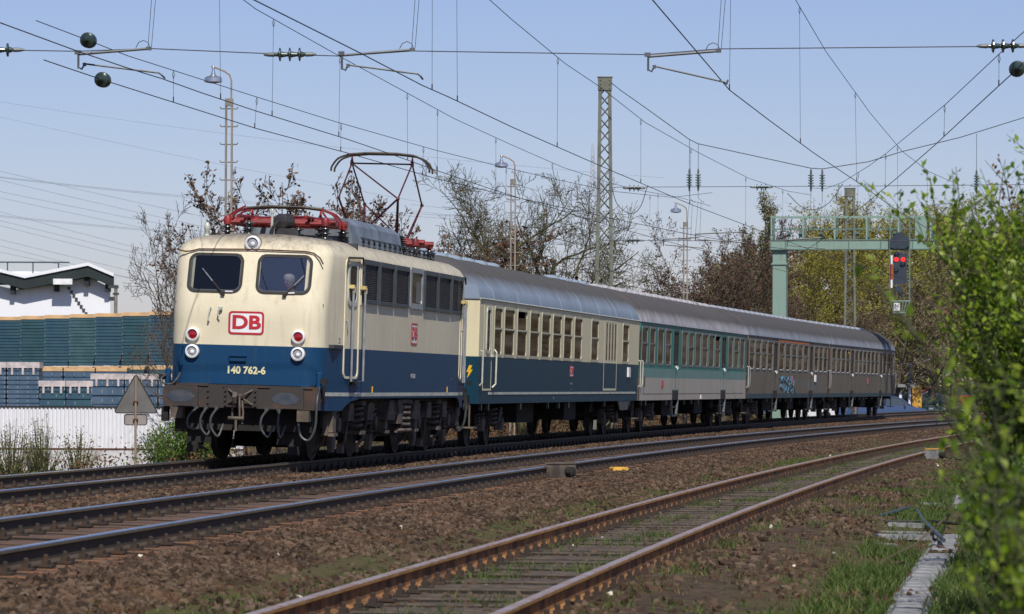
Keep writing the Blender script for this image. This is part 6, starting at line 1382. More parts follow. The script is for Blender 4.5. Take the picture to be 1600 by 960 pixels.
hl = empty('industrial_hall', (0, 0, 0), label='white industrial hall with a folded overhanging roof at the left edge', cat='building')
mb = MB(); wallp = [(-45, -1.0), (-21.2, -1.0), (-21.2, 6.42), (-22.3, 6.95), (-25.75, 6.30), (-26.2, 6.30), (-29, 6.9), (-33, 6.2), (-45, 6.6)]
mb.extr(wallp, lambda x, z: (x, 200, z), lambda x, z: (x - 9, 232, z)); mb.build('wall', M['hall'], hl)
rp = [(-45, 6.9), (-33, 7.0), (-29.2, 7.9), (-25.62, 7.05), (-22.3, 7.72), (-20.95, 7.16)]
mb = MB(); mb.extr(rp + [(x, z - .17) for x, z in rp[::-1]], lambda x, z: (x, 199.2, z + .0), lambda x, z: (x - 9, 233, z + .0)); rf = mb.build('roof', M['hall'], hl)
mb = MB(); mb.extr([(x, z - .175) for x, z in rp] + [(x + .1 * 0, z - .74) for x, z in rp[::-1]], lambda x, z: (x * 1.0, 199.3, z), lambda x, z: (x * 1.0, 199.45, z)); mb.build('fascia_truss', M['hall_dark'], hl)  # solid dark band for the trusses and the shaded gap between them
mb = MB(); mb.extr([(x, z - .18) for x, z in rp] + [(x, z - .26) for x, z in rp[::-1]], lambda x, z: (x, 199.5, z), lambda x, z: (x - 8.5, 231, z)); mb.build('ceiling', M['hall_dark'], hl)  # dark sheet that colours in the shade beneath the overhang
for x, z in ((-26.3, 6.75), (-24.0, 6.9), (-22.4, 7.2), (-21.3, 6.9), (-29, 7.3)):
    mb = MB(); mb.box((x - .12, 199.5, z - .7), (x + .12, 200.2, z - .25)); mb.build('bracket', M['hall_dark'], hl)
mb = MB(); mb.box((-24.1, 199.0, 6.55), (-23.1, 199.25, 6.85)); mb.build('floodlight', M['white'], hl)
mb = MB()
for k in range(9): mb.box((-23.45 + .13 * k, 199.93, 6.3 - .19 * k), (-23.30 + .13 * k, 199.99, 6.45 - .19 * k))
mb.build('ladder', M['hose'], hl)
mb = MB(); mb.box((-40, 210, 7.2), (-25.2, 225, 7.55)); ur = mb.build('upper_roof', M['hall'], hl)
mb = MB(); mb.tube([(-40, 208, 8.0), (-24.3, 208, 8.0)], .04, 4)
for k in range(7): mb.tube([(-24.9 - 1.4 * k, 208, 7.3), (-24.9 - 1.4 * k, 208, 8.0)], .035, 4)
mb.build('roof_railing', M['grille_frame'], hl)
fl = empty('floodlight_pole', (-19.86, 190, 0), label='thin floodlight pole between the white hall and the bare trees', cat='lamp pole')
mb = MB(); mb.tube([(0, 0, -1), (0, 0, 6.3)], .09, 7); mb.build('pole', M['post'], fl)
mb = MB(); mb.cbox((-.12, 0, 6.2), (.5, .2, .14)); mb.cbox((-.22, 0, 5.6), (.25, .2, .2)); mb.cbox((.0, 0, 5.85), (.3, .2, .1)); mb.build('lamp_head', M['hose'], fl)
# distant power line and pylon
pw = empty('power_line', (0, 0, 0), label='fan of thin high-voltage cables crossing the sky at the left', cat='power line')
for a, b in (((-40.6, 18.2), (-28.9, 15.6)), ((-40.6, 17.75), (-22.84, 16.04)), ((-40.6, 17.7), (-22.8, 15.9)), ((-40.6, 17.5), (-26, 14.2)), ((-40.6, 16.6), (-27.4, 14.0)), ((-40.6, 16.1), (-27.4, 13.4)), ((-40.6, 14.7), (-22, 13.1)), ((-40.6, 14.6), (-22, 13.0)), ((-40.6, 15.0), (-29, 12.0)), ((-40.6, 14.3), (-29, 11.6)), ((-40.6, 13.9), (-29, 11.1)), ((-40.6, 12.8), (-29, 10.1)), ((-40.6, 12.3), (-29, 9.5)), ((-40.6, 11.8), (-32, 10.1)), ((-40.6, 23.7), (-8, 19.6)), ((-40.6, 22.5), (-27, 19.6))):
    sl = (b[1] - a[1]) / (b[0] - a[0]); pts = []
    for j in range(11):
        x = a[0] - 14 + (b[0] - a[0] + 34) * j / 10.0; z = a[1] + sl * (x - a[0]) + .0022 * ((x - a[0]) ** 2 - (b[0] - a[0]) * (x - a[0])) * .35; pts.append((x, 300, z))
    mb = MB(); mb.tube(pts, .013 if a[1] < 20 else .009, 4); mb.build('cable', M['far_wire'], pw)
for zz in (13.1, 12.6, 9.5, 9.0, 8.0):
    mb = MB(); mb.tube([(-8, 300, zz + 2.6), (8, 300, zz + .9), (18, 300, zz)], .011, 4); mb.build('cable', M['far_wire'], pw)
py = empty('pylon', (8.9, 420, 0), label='pale distant lattice pylon just left of the near lattice mast', cat='pylon')
def pw_(z): return float(np.interp(z, [-2, 13, 28.3], [3.6, 1.5, .12]))
for sx in (-1, 1):
    for sy in (-1, 1):
        mb = MB(); mb.tube([(sx * pw_(z) * .55, sy * pw_(z) * .55, z) for z in (-2, 13, 28.3)], .055, 4); mb.build('leg', M['pylon'], py)
z = 0; mb = MB()
while z < 27:
    h = max(.5, pw_(z) * 1.0)
    for sy in (-1, 1): mb.tube([(-pw_(z) * .55, sy * pw_(z) * .55, z), (pw_(z + h) * .55, sy * pw_(z + h) * .55, z + h)], .04, 4); mb.tube([(pw_(z) * .55, sy * pw_(z) * .55, z), (-pw_(z + h) * .55, sy * pw_(z + h) * .55, z + h)], .04, 4)
    z += h
mb.build('lattice_bar', M['pylon'], py)
for z in (14.0, 20):
    mb = MB(); w_ = 4.2 if z < 18 else 1.2; mb.tube([(-w_, 0, z + .15), (0, 0, z), (w_, 0, z + .15)], .07, 4); mb.tube([(-w_, 0, z + .15), (0, 0, z + 1.0), (w_, 0, z + .15)], .05, 4); mb.build('crossarm', M['pylon'], py)

# ------------------------------------------------------------------ vegetation
def grow(seed, H, spread=.5, lvls=4, trunk_r=.14, up=.35, first=.25, kids=(7, 6, 5, 4), wob=.12, ratio=.58, ang=(30, 65), forks=0, droop=0.0):
    """branch skeleton: returns arrays P0, P1, R0, R1, level"""
    R = random.Random(seed); S = []
    def br(p, d, L, r, lv):
        n = max(3, 6 - lv); pts = [p]; dd = d.copy()
        for i in range(n):
            dd = dd + Vector((R.gauss(0, wob), R.gauss(0, wob), R.gauss(0, wob) + up * .12 - droop * .1)); dd.normalize(); pts.append(pts[-1] + dd * L / n)
        for i in range(n):
            a, b = i / n, (i + 1) / n; S.append((pts[i], pts[i + 1], r * (1 - .75 * a), r * (1 - .75 * b), lv))
        if lv >= lvls: return
        k = kids[lv] + R.randint(-1, 1)
        for j in range(k):
            t = (first if lv == 0 else .18) + (1 - (first if lv == 0 else .18)) * (j + R.random()) / k; t = min(t, .98)
            i = min(int(t * n), n - 1); q = pts[i].lerp(pts[i + 1], t * n - i); ax = (pts[i + 1] - pts[i]).normalized()
            th = math.radians(R.uniform(*ang)); ph = R.uniform(0, 2 * PI); u = ax.orthogonal().normalized(); w = ax.cross(u)
            nd = ax * math.cos(th) + (u * math.cos(ph) + w * math.sin(ph)) * math.sin(th)
            nd.z += up * .5
            if lv == 0: nd.x *= 1 + spread; nd.y *= 1 + spread
            nd.normalize(); br(q, nd, L * ratio * R.uniform(.7, 1.15) * (1.15 - .45 * t), max(r * (1 - .75 * t) * .62, .004), lv + 1)
    base = Vector((0, 0, 0))
    if forks:
        for k in range(forks):
            a = 2 * PI * (k + R.random() * .6) / forks; th = R.uniform(.15, .55); br(base, Vector((math.cos(a) * math.sin(th), math.sin(a) * math.sin(th), math.cos(th))), H * R.uniform(.75, 1.0), trunk_r * R.uniform(.6, 1), 0)
    else: br(base, Vector((0, 0, 1)), H, trunk_r, 0)
    P0 = np.array([s[0] for s in S]); P1 = np.array([s[1] for s in S]); R0_ = np.array([s[2] for s in S]); R1_ = np.array([s[3] for s in S]); lv = np.array([s[4] for s in S])
    return P0, P1, R0_, R1_, lv
def prisms(P0, P1, Ra, Rb, n=3):
    d = P1 - P0; L = np.linalg.norm(d, axis=1, keepdims=True); d = d / np.maximum(L, 1e-9)
    h = np.where(abs(d[:, 2:3]) < .9, np.array([[0, 0, 1.]]), np.array([[1., 0, 0]])); u = np.cross(d, h); u /= np.linalg.norm(u, axis=1, keepdims=True); w = np.cross(d, u)
    V = []
    for P, Rr in ((P0, Ra), (P1, Rb)):
        for j in range(n):
            t = 2 * PI * j / n; V.append(P + (u * math.cos(t) + w * math.sin(t)) * Rr[:, None])
    V = np.stack(V, 1); m = len(P0); base = np.arange(m)[:, None] * 2 * n
    F = np.concatenate([base + np.array([[j, (j + 1) % n, n + (j + 1) % n, n + j]]) for j in range(n)], 0)
    return V.reshape(-1, 3), F
def leaves(C, size, R, elong=1.8, upb=.2, jit=.3, dirs=None):
    """diamond leaves folded a little along the middle: two triangles each sharing the midrib"""
    n = len(C); a = R.normal(size=(n, 3)); a[:, 2] += upb
    if dirs is not None: a = a * .7 + dirs
    a /= np.linalg.norm(a, axis=1, keepdims=True)
    b = np.cross(a, R.normal(size=(n, 3))); b /= np.maximum(np.linalg.norm(b, axis=1, keepdims=True), 1e-6); c = np.cross(a, b)
    s = (size * R.uniform(1 - jit, 1 + jit, n))[:, None]
    V = np.stack([C, C + a * s * .5 + b * s * .5 / elong + c * s * .08, C + a * s, C + a * s * .5 - b * s * .5 / elong + c * s * .08], 1).reshape(-1, 3)
    k = np.arange(n)[:, None] * 4; F = np.concatenate([k + np.array([[0, 1, 2]]), k + np.array([[0, 2, 3]])], 0)
    return V, F
def leaf_points(P0, P1, lv, R, n, minlv, jitter):
    idx = np.where(lv >= minlv)[0]; L = np.linalg.norm(P1 - P0, axis=1)[idx]; pick = R.choice(idx, n, p=L / L.sum()); t = R.rand(n)[:, None]
    return P0[pick] * (1 - t) + P1[pick] * t + R.normal(size=(n, 3)) * jitter
TREE = {}
RMIN = {'bare_left': .007, 'tuft': .010, 'big_bare': .009, 'brown_leaf': .012, 'olive': .012, 'brushy': .012, 'poplar': .012, 'gaunt': .018}
def tree_kind(key, bark, leafm, nleaf, lsize, minlv=3, jit=.05, elong=1.7, squash=1.0, **kw):
    P0, P1, Ra, Rb, lv = grow(**kw); R = np.random.RandomState(kw['seed'])
    thick = lv <= 1; res = []
    rm = RMIN.get(key, .004); Ra = np.maximum(Ra, rm); Rb = np.maximum(Rb, rm * .8)
    V, F = prisms(P0[thick], P1[thick], Ra[thick], Rb[thick], 6); V2, F2 = prisms(P0[~thick], P1[~thick], Ra[~thick], Rb[~thick], 3)
    TREE[key] = [(V, F, bark, 'trunk'), (V2, F2, bark, 'crown')]
    if nleaf:
        C = leaf_points(P0, P1, lv, R, nleaf, minlv, jit); V3, F3 = leaves(C, lsize, R, elong); TREE[key].append((V3, F3, leafm, 'foliage'))
_tm = {}
def tree(name, key, x, y, z, label, cat='tree', s=1.0, rz=0.0, sx=None, group=None, mats=None):
    if key not in _tm:
        _tm[key] = []
        for V, F, m, nm in TREE[key]:
            o = np_mesh(nm, V, F, m, smooth=(nm == 'trunk')); _tm[key].append((nm, o.data)); bpy.data.objects.remove(o)
    r = empty(name, (x, y, z), rz, label, cat, group); r.scale = (sx or s, sx or s, s)
    for nm, me in _tm[key]: share(nm, me, r)
    return r
K4 = (9, 7, 5, 4)
tree_kind('bare_left', M['bark'], M['leaf_brown'], 900, .06, seed=3, H=5.6, lvls=4, trunk_r=.09, kids=(8, 6, 5, 3), ang=(22, 52), ratio=.56, up=.35, forks=3, wob=.11, spread=.1)
tree_kind('tuft', M['bark'], M['leaf_brown'], 3400, .13, minlv=3, seed=8, H=8.0, lvls=4, trunk_r=.09, kids=(9, 6, 5, 3), ang=(22, 50), ratio=.5, up=.4, forks=2, wob=.1, first=.4)
tree_kind('big_bare', M['bark_moss'], M['leaf_brush'], 2200, .07, minlv=4, jit=.03, seed=22, H=8.0, lvls=4, trunk_r=.30, kids=(6, 7, 7, 4), ang=(32, 66), ratio=.60, up=.06, forks=5, wob=.11, first=.35, spread=.35)
tree_kind('brown_leaf', M['bark_dark'], M['leaf_dark'], 7500, .16, minlv=3, jit=.10, seed=31, H=12, lvls=4, trunk_r=.2, kids=(10, 7, 5, 3), ang=(30, 62), ratio=.5, up=.25, forks=3, wob=.1, first=.3, spread=.2)
tree_kind('olive', M['bark_dark'], M['leaf_olive'], 9500, .15, minlv=3, jit=.18, seed=41, H=14, lvls=4, trunk_r=.2, kids=(12, 7, 5, 3), ang=(25, 55), ratio=.46, up=.4, wob=.07, first=.12, spread=.1)
tree_kind('brushy', M['bark_dark'], M['leaf_brush'], 7500, .15, minlv=3, jit=.2, seed=51, H=12, lvls=4, trunk_r=.2, kids=(10, 7, 6, 4), ang=(28, 62), ratio=.5, up=.25, wob=.1, first=.15, spread=.25)
tree_kind('fresh', M['bark_dark'], M['leaf_fresh'], 8500, .15, minlv=3, jit=.2, seed=53, H=13, lvls=4, trunk_r=.2, kids=(10, 7, 6, 4), ang=(28, 58), ratio=.5, up=.3, wob=.1, first=.15, spread=.2)
tree_kind('poplar', M['bark'], M['leaf_pale'], 6500, .15, minlv=2, jit=.12, seed=61, H=15, lvls=3, trunk_r=.16, kids=(34, 7, 5), ang=(16, 30), ratio=.22, up=.8, wob=.05, first=.15, spread=0)
tree_kind('gaunt', M['bark_dark'], M['leaf_brush'], 1200, .12, minlv=4, seed=71, H=9, lvls=4, trunk_r=.24, kids=(7, 5, 5, 3), ang=(35, 75), ratio=.55, up=.1, wob=.16, first=.3, spread=.3)
# left
tree('bare_tree', 'bare_left', -7.55, 92, -.9, 'bare twiggy tree immediately left of the locomotive', s=.96, rz=.4, sx=.8)
tree('bare_tree', 'bare_left', -8.0, 99, -.9, 'shorter bare tree behind the twiggy one at the left, over the crate stacks', s=.78, rz=2.6)
tree('bare_tree', 'bare_left', -6.9, 100, -.9, 'bare tree whose top shows just above the cab roof left corner', s=.92, rz=4.3)
tree('leafy_brown_tree', 'tuft', -7.35, 120, -.9, 'tree with tufts of brown leaves beside the tall lamp post', s=1.06, rz=4.1)
tree('leafy_brown_tree', 'tuft', -5.1, 124, -.9, 'thin brown-leaved tree left of the raised pantograph', s=1.06, rz=3.3)
tree('leafy_brown_tree', 'tuft', -3.35, 121, -.9, 'brown-leaved tree seen through the raised pantograph', s=1.04, rz=5.0, sx=1.25)
tree('leafy_brown_tree', 'tuft', -2.6, 126, -.9, 'lower brown-leaved tree right of the raised pantograph', s=.80, rz=.2, sx=1.0)
tree('big_bare_tree', 'big_bare', .55, 140, -1.0, 'big spreading bare tree with mossy limbs behind the first coach', s=1.14, rz=.9, sx=1.0)
tree('big_bare_tree', 'big_bare', 3.5, 146, -1.0, 'smaller bare tree crossing the foot of the near lattice mast', s=.52, rz=3.9, sx=.55)
for k, (x, y, s_, lab) in enumerate(((4.6, 150, .42, 'low brown bush between the near mast and the third lamp post'), (6.1, 158, .52, 'low brown bush just right of the third lamp post'), (8.0, 172, .62, 'brown bush rising toward the dark brown tree'))):
    tree('leafy_brown_tree', 'tuft', x, y, -.9, lab, s=s_, rz=k * 2., sx=s_ * 1.25)
# right wood edge
tree('dark_brown_tree', 'brown_leaf', 10.3, 185, -.8, 'dark red-brown leaved tree left of the gantry column', s=.80, rz=.3, sx=.72)
tree('dark_brown_tree', 'brown_leaf', 12.6, 192, -.8, 'dark red-brown leaved tree behind the gantry column', s=.74, rz=2.2, sx=.8)
tree('dark_brown_tree', 'brown_leaf', 14.2, 205, -.8, 'lower dark brown tree right of the gantry column', s=.62, rz=4.2, sx=.75)
tree('poplar', 'poplar', 18.2, 255, -1, 'tall pale green poplar above the left end of the gantry', s=.93, sx=1.15)
tree('poplar', 'poplar', 16.5, 262, -1, 'shorter pale poplar left of the tall one', s=.80, rz=1, sx=1.2)
tree('poplar', 'poplar', 20.3, 262, -1, 'pale poplar just right of the tall one behind the railing', s=.80, rz=2, sx=1.3)
OL = [(17.5, 225, .62), (19.2, 228, .70), (21.2, 236, .80), (23.6, 244, .84), (25.4, 250, .78), (28.3, 252, .86), (30.8, 262, .86)]
for k, (x, y, s_) in enumerate(OL):
    tree('olive_tree', 'olive', x, y, -1, ['yellow-olive budding tree nearest the gantry column', 'yellow-olive budding tree left of the farther lattice mast', 'yellow-olive budding tree directly behind the farther lattice mast', 'yellow-olive budding tree between farther mast and red signal', 'olive budding tree behind the red signal', 'olive budding tree right of the red signal', 'olive budding tree half hidden by the green bush'][k], s=s_, rz=k * 1.7, sx=s_ * 1.15, group='budding trees at the wood edge')
BR = [(22.4, 222, .66), (24.6, 226, .72), (26.5, 230, .80), (29.0, 238, .84), (31.5, 240, .8), (34.5, 246, .86)]
for k, (x, y, s_) in enumerate(BR):
    tree('brown_tree' if k in (0, 2, 4) else 'budding_tree', 'brushy' if k in (0, 2, 4) else 'fresh', x, y, -1, ['brown brushy tree just above the last coach roof', 'yellow-green budding tree below the red signal', 'brown brushy tree right below the signal basket', 'yellow-green budding tree above the parked cars', 'brown brushy tree behind the left edge of the green bush', 'yellow-green budding tree hidden deep behind the green bush'][k], s=s_, rz=k * 2.1, sx=s_ * 1.2, group='brown and budding trees at the wood edge')
for k, (x, y, s_) in enumerate(((25.2, 240, .70), (28.0, 243, .74), (23.4, 244, .62))):
    tree('gaunt_tree', 'gaunt', x, y, -1, ['dark gnarled bare tree directly right of the last coach roof', 'dark gnarled bare tree above the red car', 'dark gnarled bare tree behind the end of the last coach roof'][k], s=s_, rz=k * 2.4, sx=s_ * 1.2)
# far-off wood as one mass (continues beyond the right edge, as woods do)
def mass(n, xf, y0, y1, hf, size, mat, name, label, cat, seed, elong=1.5, xr=(0, 1), zlo=-1.0):
    R = np.random.RandomState(seed); x = R.uniform(*xr, n); y = R.uniform(y0, y1, n); h = hf(x)
    z = zlo + (h - zlo) * R.rand(n) ** .8
    clump = smooth_noise(x * 1.0, z * 1.3, 1.3, seed); keep = R.rand(n) < np.clip(.75 + .5 * clump, .15, 1)
    C = np.stack([x, y, z], 1)[keep]; V, F = leaves(C, size, R, elong, upb=.5); return np_mesh(name, V, F, mat, label=label, cat=cat, kind='stuff')
hfun = lambda x: np.interp(x, [2, 6, 9, 12, 16, 24, 34, 60, 200], [2.5, 4.0, 4.5, 6.5, 11.0, 13.0, 13.5, 14, 15]) + smooth_noise(x, x * .3, .9, 3) * .8
mass(52000, None, 262, 300, hfun, .36, M['leaf_brush'], 'distant_wood', 'brown distant wood filling the gap behind the gantry', 'wood', 5, xr=(6, 48))
mass(26000, None, 268, 305, lambda x: hfun(x) - .6, .36, M['leaf_olive'], 'distant_wood', 'olive tint of budding crowns in the distant wood', 'wood', 6, xr=(12, 48))
mass(30000, None, 300, 360, lambda x: 13 + 0 * x, .9, M['leaf_brush'], 'distant_wood', 'continuation of the brown wood beyond the right edge', 'wood', 9, xr=(45, 240))
mass(14000, None, 150, 160, lambda x: np.interp(x, [-7, 2, 7, 14], [.1, .8, 2.4, 4.0]) + smooth_noise(x, x, 3, 3) * .4, .13, M['leaf_brown'], 'thicket', 'low brown thicket behind the middle of the train', 'thicket', 12, xr=(-6, 7.5))
# scrub on the slope left of the train
def scrub(n, s0, s1, t0, t1, h, size, mat, name, label, cat, seed, elong=2.0, keepf=None):
    R = np.random.RandomState(seed); s = R.uniform(s0, s1, n); t = R.uniform(t0, t1, n); hh = h * np.clip(.55 + .6 * smooth_noise(s, t, .9, seed), .1, 1.4)
    z = ground_z(s, t) + hh * R.rand(n); x, y = Tn(s, t); C = np.stack([x, y, z], 1)
    V, F = leaves(C, size, R, elong, upb=.6); return np_mesh(name, V, F, mat, label=label, cat=cat, kind='stuff')
scrub(46000, -25, 130, -6.5, -2.3, .5, .085, M['leaf_brown'], 'bramble', 'brown withered bramble on the slope beyond the train', 'brambles', 21)
scrub(16000, -25, 130, -6.5, -2.6, .5, .07, M['leaf2'], 'bramble', 'green leaves mixed into the bramble beyond the train', 'brambles', 22)
scrub(9000, 0, 150, -12, -6, 1.0, .09, M['leaf_brown'], 'bramble', 'taller withered growth seen under the coaches', 'brambles', 23)
def shrub(name, x, y, z, w, h, n, size, leafm, bark, label, seed, nst=40, cat='bush', sq=1.0, low=.1):
    R = np.random.RandomState(seed); r = empty(name, (x, y, z), 0, label, cat)
    a = R.uniform(0, 2 * PI, nst); rr_ = R.rand(nst) ** .6; tip = np.stack([np.cos(a) * rr_ * w, np.sin(a) * rr_ * w * sq, h * (1 - .45 * rr_ ** 2) * R.uniform(.7, 1.05, nst)], 1)
    st = tip * np.array([.15, .15, 0]); mid = (st + tip) / 2 + R.normal(size=tip.shape) * .05 * w
    P0 = np.concatenate([st, mid]); P1 = np.concatenate([mid, tip]); ra = np.concatenate([np.full(nst, .014), np.full(nst, .009)]); rb = np.concatenate([np.full(nst, .009), np.full(nst, .003)])
    V, F = prisms(P0, P1, ra, rb, 4); np_mesh('stems', V, F, bark, r)
    k = R.randint(0, nst, n); t = (low + (1 - low) * R.rand(n) ** .8)[:, None]; base = np.where(t < .5, st[k] + (mid[k] - st[k]) * t * 2, mid[k] + (tip[k] - mid[k]) * (t - .5) * 2)
    C = base + R.normal(size=(n, 3)) * np.array([w * .13, w * .13 * sq, h * .07]); C = C[C[:, 2] > 0]
    V, F = leaves(C, size, R, 1.8); np_mesh('foliage', V, F, leafm, r); return r
shrub('green_bush', -6.75, 80, -.75, .95, 1.75, 6200, .062, M['leaf2'], M['bark'], 'leafy green bush beside the front of the locomotive', 1, 60)
shrub('green_bush', -7.55, 84, -.8, .75, 1.35, 3000, .06, M['leaf2'], M['bark'], 'smaller green bush right behind the warning sign', 2, 45)
shrub('young_shrub', -9.15, 74, -.8, .5, 1.45, 1500, .045, M['leaf_pale'], M['twig_green'], 'pale sprouting shrub at the left edge before the fence', 3, 60)
shrub('young_shrub', -9.85, 75, -.8, .5, 1.35, 1300, .045, M['leaf_pale'], M['twig_green'], 'pale sprouting shrub second from the left edge, half out of the frame', 4, 50)
shrub('young_shrub', -8.45, 74, -.75, .40, 1.2, 1000, .045, M['leaf_pale'], M['twig_green'], 'low pale shrub in front of the fence, right of the taller sprouting one', 5, 40)

# ---- bush on the right, near the camera
def right_bush(name, x, y, z, w, h, seed, nst, nleaf, size, label, lean=(-.25, 0), leafm=None, spread=.42):
    R = random.Random(seed); N = np.random.RandomState(seed); r = empty(name, (x, y, z), 0, label, 'bush')
    segs = []; tw = []
    for i in range(nst):
        a = R.uniform(0, 2 * PI); sp = R.random() ** .7; th = .05 + spread * sp
        d = Vector((math.cos(a) * math.sin(th) + lean[0] * .3, math.sin(a) * math.sin(th) + lean[1], math.cos(th))).normalized(); L = h * R.uniform(.6, 1.08); p = Vector((math.cos(a) * w * R.random(), math.sin(a) * w * R.random(), 0)); n = 8
        rad = .012 * R.uniform(.6, 1.2); pts = [p]
        for j in range(n):
            d = (d + Vector((R.gauss(0, .06), R.gauss(0, .06), R.gauss(0, .04)))).normalized(); pts.append(pts[-1] + d * L / n)
        for j in range(n): segs.append((pts[j], pts[j + 1], rad * (1 - .85 * j / n), rad * (1 - .85 * (j + 1) / n), 0))
        for q in range(22):
            t = R.uniform(.06, .97); j = min(int(t * n), n - 1); b = pts[j].lerp(pts[j + 1], t * n - j); th2 = R.uniform(.4, 1.0); ph = R.uniform(0, 2 * PI); u = d.orthogonal().normalized(); v = d.cross(u)
            e = (d * math.cos(th2) + (u * math.cos(ph) + v * math.sin(ph)) * math.sin(th2) + Vector((0, 0, .25))).normalized(); l2 = h * R.uniform(.08, .24)
            c = b + e * l2 * .5 + Vector((R.gauss(0, .02), R.gauss(0, .02), 0)); f_ = b + (e + Vector((0, 0, .25))).normalized() * l2
            segs.append((b, c, .006, .004, 1)); segs.append((c, f_, .004, .002, 1))
            for _ in range(3):
                t3 = R.random(); g0 = b.lerp(f_, t3); ee = Vector((R.gauss(0, 1), R.gauss(0, 1), R.gauss(.5, .8))).normalized(); segs.append((g0, g0 + ee * l2 * .35, .003, .0015, 2))
    P0 = np.array([s_[0] for s_ in segs]); P1 = np.array([s_[1] for s_ in segs]); ra = np.array([s_[2] for s_ in segs]); rb = np.array([s_[3] for s_ in segs]); lv = np.array([s_[4] for s_ in segs])
    V, F = prisms(P0, P1, ra, rb, 4); np_mesh('branches', V, F, M['twig_green'], r)
    C = leaf_points(P0, P1, lv, N, nleaf, 1, .03); V, F = leaves(C, size, N, 1.75, upb=.4, jit=.55); np_mesh('foliage', V, F, leafm or M['leaf'], r); return r
right_bush('leafy_bush', 4.02, 23.8, -.55, .62, 2.9, 1, 95, 84000, .046, 'large fresh green bush filling the right edge of the photo', lean=(-.05, 0), spread=.28)
right_bush('leafy_bush', 3.72, 24.7, -.55, .30, 3.25, 8, 16, 7500, .042, 'tall upright leafy shoots rising above the large green bush', lean=(-.02, 0), spread=.12)
right_bush('leafy_bush', 4.80, 27.6, -.6, .7, 2.65, 2, 70, 60000, .050, 'green bush just behind the largest one at the right edge', lean=(-.05, 0), spread=.3)
right_bush('leafy_bush', 6.2, 36.5, -.6, 1.0, 2.9, 3, 50, 30000, .052, 'green bush beyond the cable trough at the right')
right_bush('leafy_bush', 9.4, 56, -.6, 1.4, 3.2, 4, 44, 20000, .055, 'green bush farther along the siding at the right', leafm=M['leaf2'])
right_bush('leafy_bush', 3.62, 21.6, -.6, .62, 1.45, 5, 80, 44000, .036, 'low dark green bush in the lower right corner', leafm=M['leaf2'], lean=(-.05, 0), spread=.4)
right_bush('leafy_bush', 2.04, 11.2, -.35, .38, 1.8, 6, 26, 9000, .038, 'out-of-focus sprays of bright leaves closest to the camera', lean=(-.02, 0), spread=.35)
right_bush('leafy_bush', 14.6, 92, -.6, 1.6, 3.4, 7, 40, 12000, .06, 'green bush where the siding disappears at the right', leafm=M['leaf2'])
# long bare budding twigs reaching left out of the bush
def twig_spray(x, y, z, seed, label, n=7, L=1.1, mat='twig_green', leafm='leaf', nl=500, ls=.022, dirx=-.55, brown=False):
    R = random.Random(seed); N = np.random.RandomState(seed); r = empty('budding_sapling', (x, y, -.6), 0, label, 'sapling'); segs = []
    base = Vector((0, 0, 0)); topb = Vector((0, 0, z + .6))
    k = 6
    for j in range(k): a = base.lerp(topb, j / k); b = base.lerp(topb, (j + 1) / k); segs.append((a, b, .016 - .0012 * j, .0148 - .0012 * j, 0))
    for i in range(n):
        t = .35 + .65 * i / n; p = base.lerp(topb, t); d = Vector((R.uniform(dirx - .25, dirx + .35), R.uniform(-.3, .3), R.uniform(.55, 1.0))).normalized(); l_ = L * R.uniform(.6, 1.1); m = 7; pts = [p]
        for j in range(m): d = (d + Vector((R.gauss(0, .05), R.gauss(0, .05), R.gauss(0, .03)))).normalized(); pts.append(pts[-1] + d * l_ / m)
        for j in range(m): segs.append((pts[j], pts[j + 1], .007 * (1 - .1 * j), .007 * (1 - .1 * (j + 1)), 1))
        for q in range(5):
            t2 = R.uniform(.2, .9); jj = int(t2 * m); b = pts[jj]; e = (d + Vector((R.gauss(0, .5), R.gauss(0, .5), R.gauss(.1, .3)))).normalized(); segs.append((b, b + e * l_ * .3, .004, .0015, 2))
    P0 = np.array([s_[0] for s_ in segs]); P1 = np.array([s_[1] for s_ in segs]); ra = np.array([s_[2] for s_ in segs]); rb = np.array([s_[3] for s_ in segs]); lv = np.array([s_[4] for s_ in segs])
    V, F = prisms(P0, P1, ra, rb, 4); np_mesh('branches', V, F, M['bark'] if brown else M[mat], r)
    C = leaf_points(P0, P1, lv, N, nl, 1, .008); V, F = leaves(C, ls, N, 1.8, upb=.6); np_mesh('foliage', V, F, M[leafm], r)
twig_spray(3.15, 24.5, 1.9, 1, 'thin budding sapling whose bare twigs reach toward the signal gantry', 7, .8, nl=160, ls=.018)
twig_spray(3.55, 25.5, 2.1, 2, 'thin budding sapling with long twigs against the sky at upper right', 8, 1.0, nl=300, ls=.022)
twig_spray(3.5, 26.5, 1.5, 3, 'budding sapling in front of the distant brown wood', 7, .7, nl=260, ls=.024)
twig_spray(3.95, 29, 2.5, 4, 'sapling with a few withered brown leaves at the right edge', 7, 1.1, leafm='leaf_brown', nl=300, ls=.045, brown=True)
mb = MB(); mb.tube([(4.05, 30.0, 0.77), (3.7, 30.0, 0.43), (3.45, 30.0, 0.22), (3.19, 30.0, 0.0), (2.88, 30.0, -0.16)], [.012, .011, .010, .007, .004], 5)
mb.tube([(3.45, 30, .22), (3.40, 30, .05), (3.36, 30, -.02)], .005, 4); mb.tube([(3.7, 30, .43), (3.5, 29.9, .42), (3.38, 29.9, .36)], .005, 4); o = mb.build('dead_branch', M['bark_dark']); tag(o, 'thin dead branch slanting down out of the bush over the concrete path', 'branch')
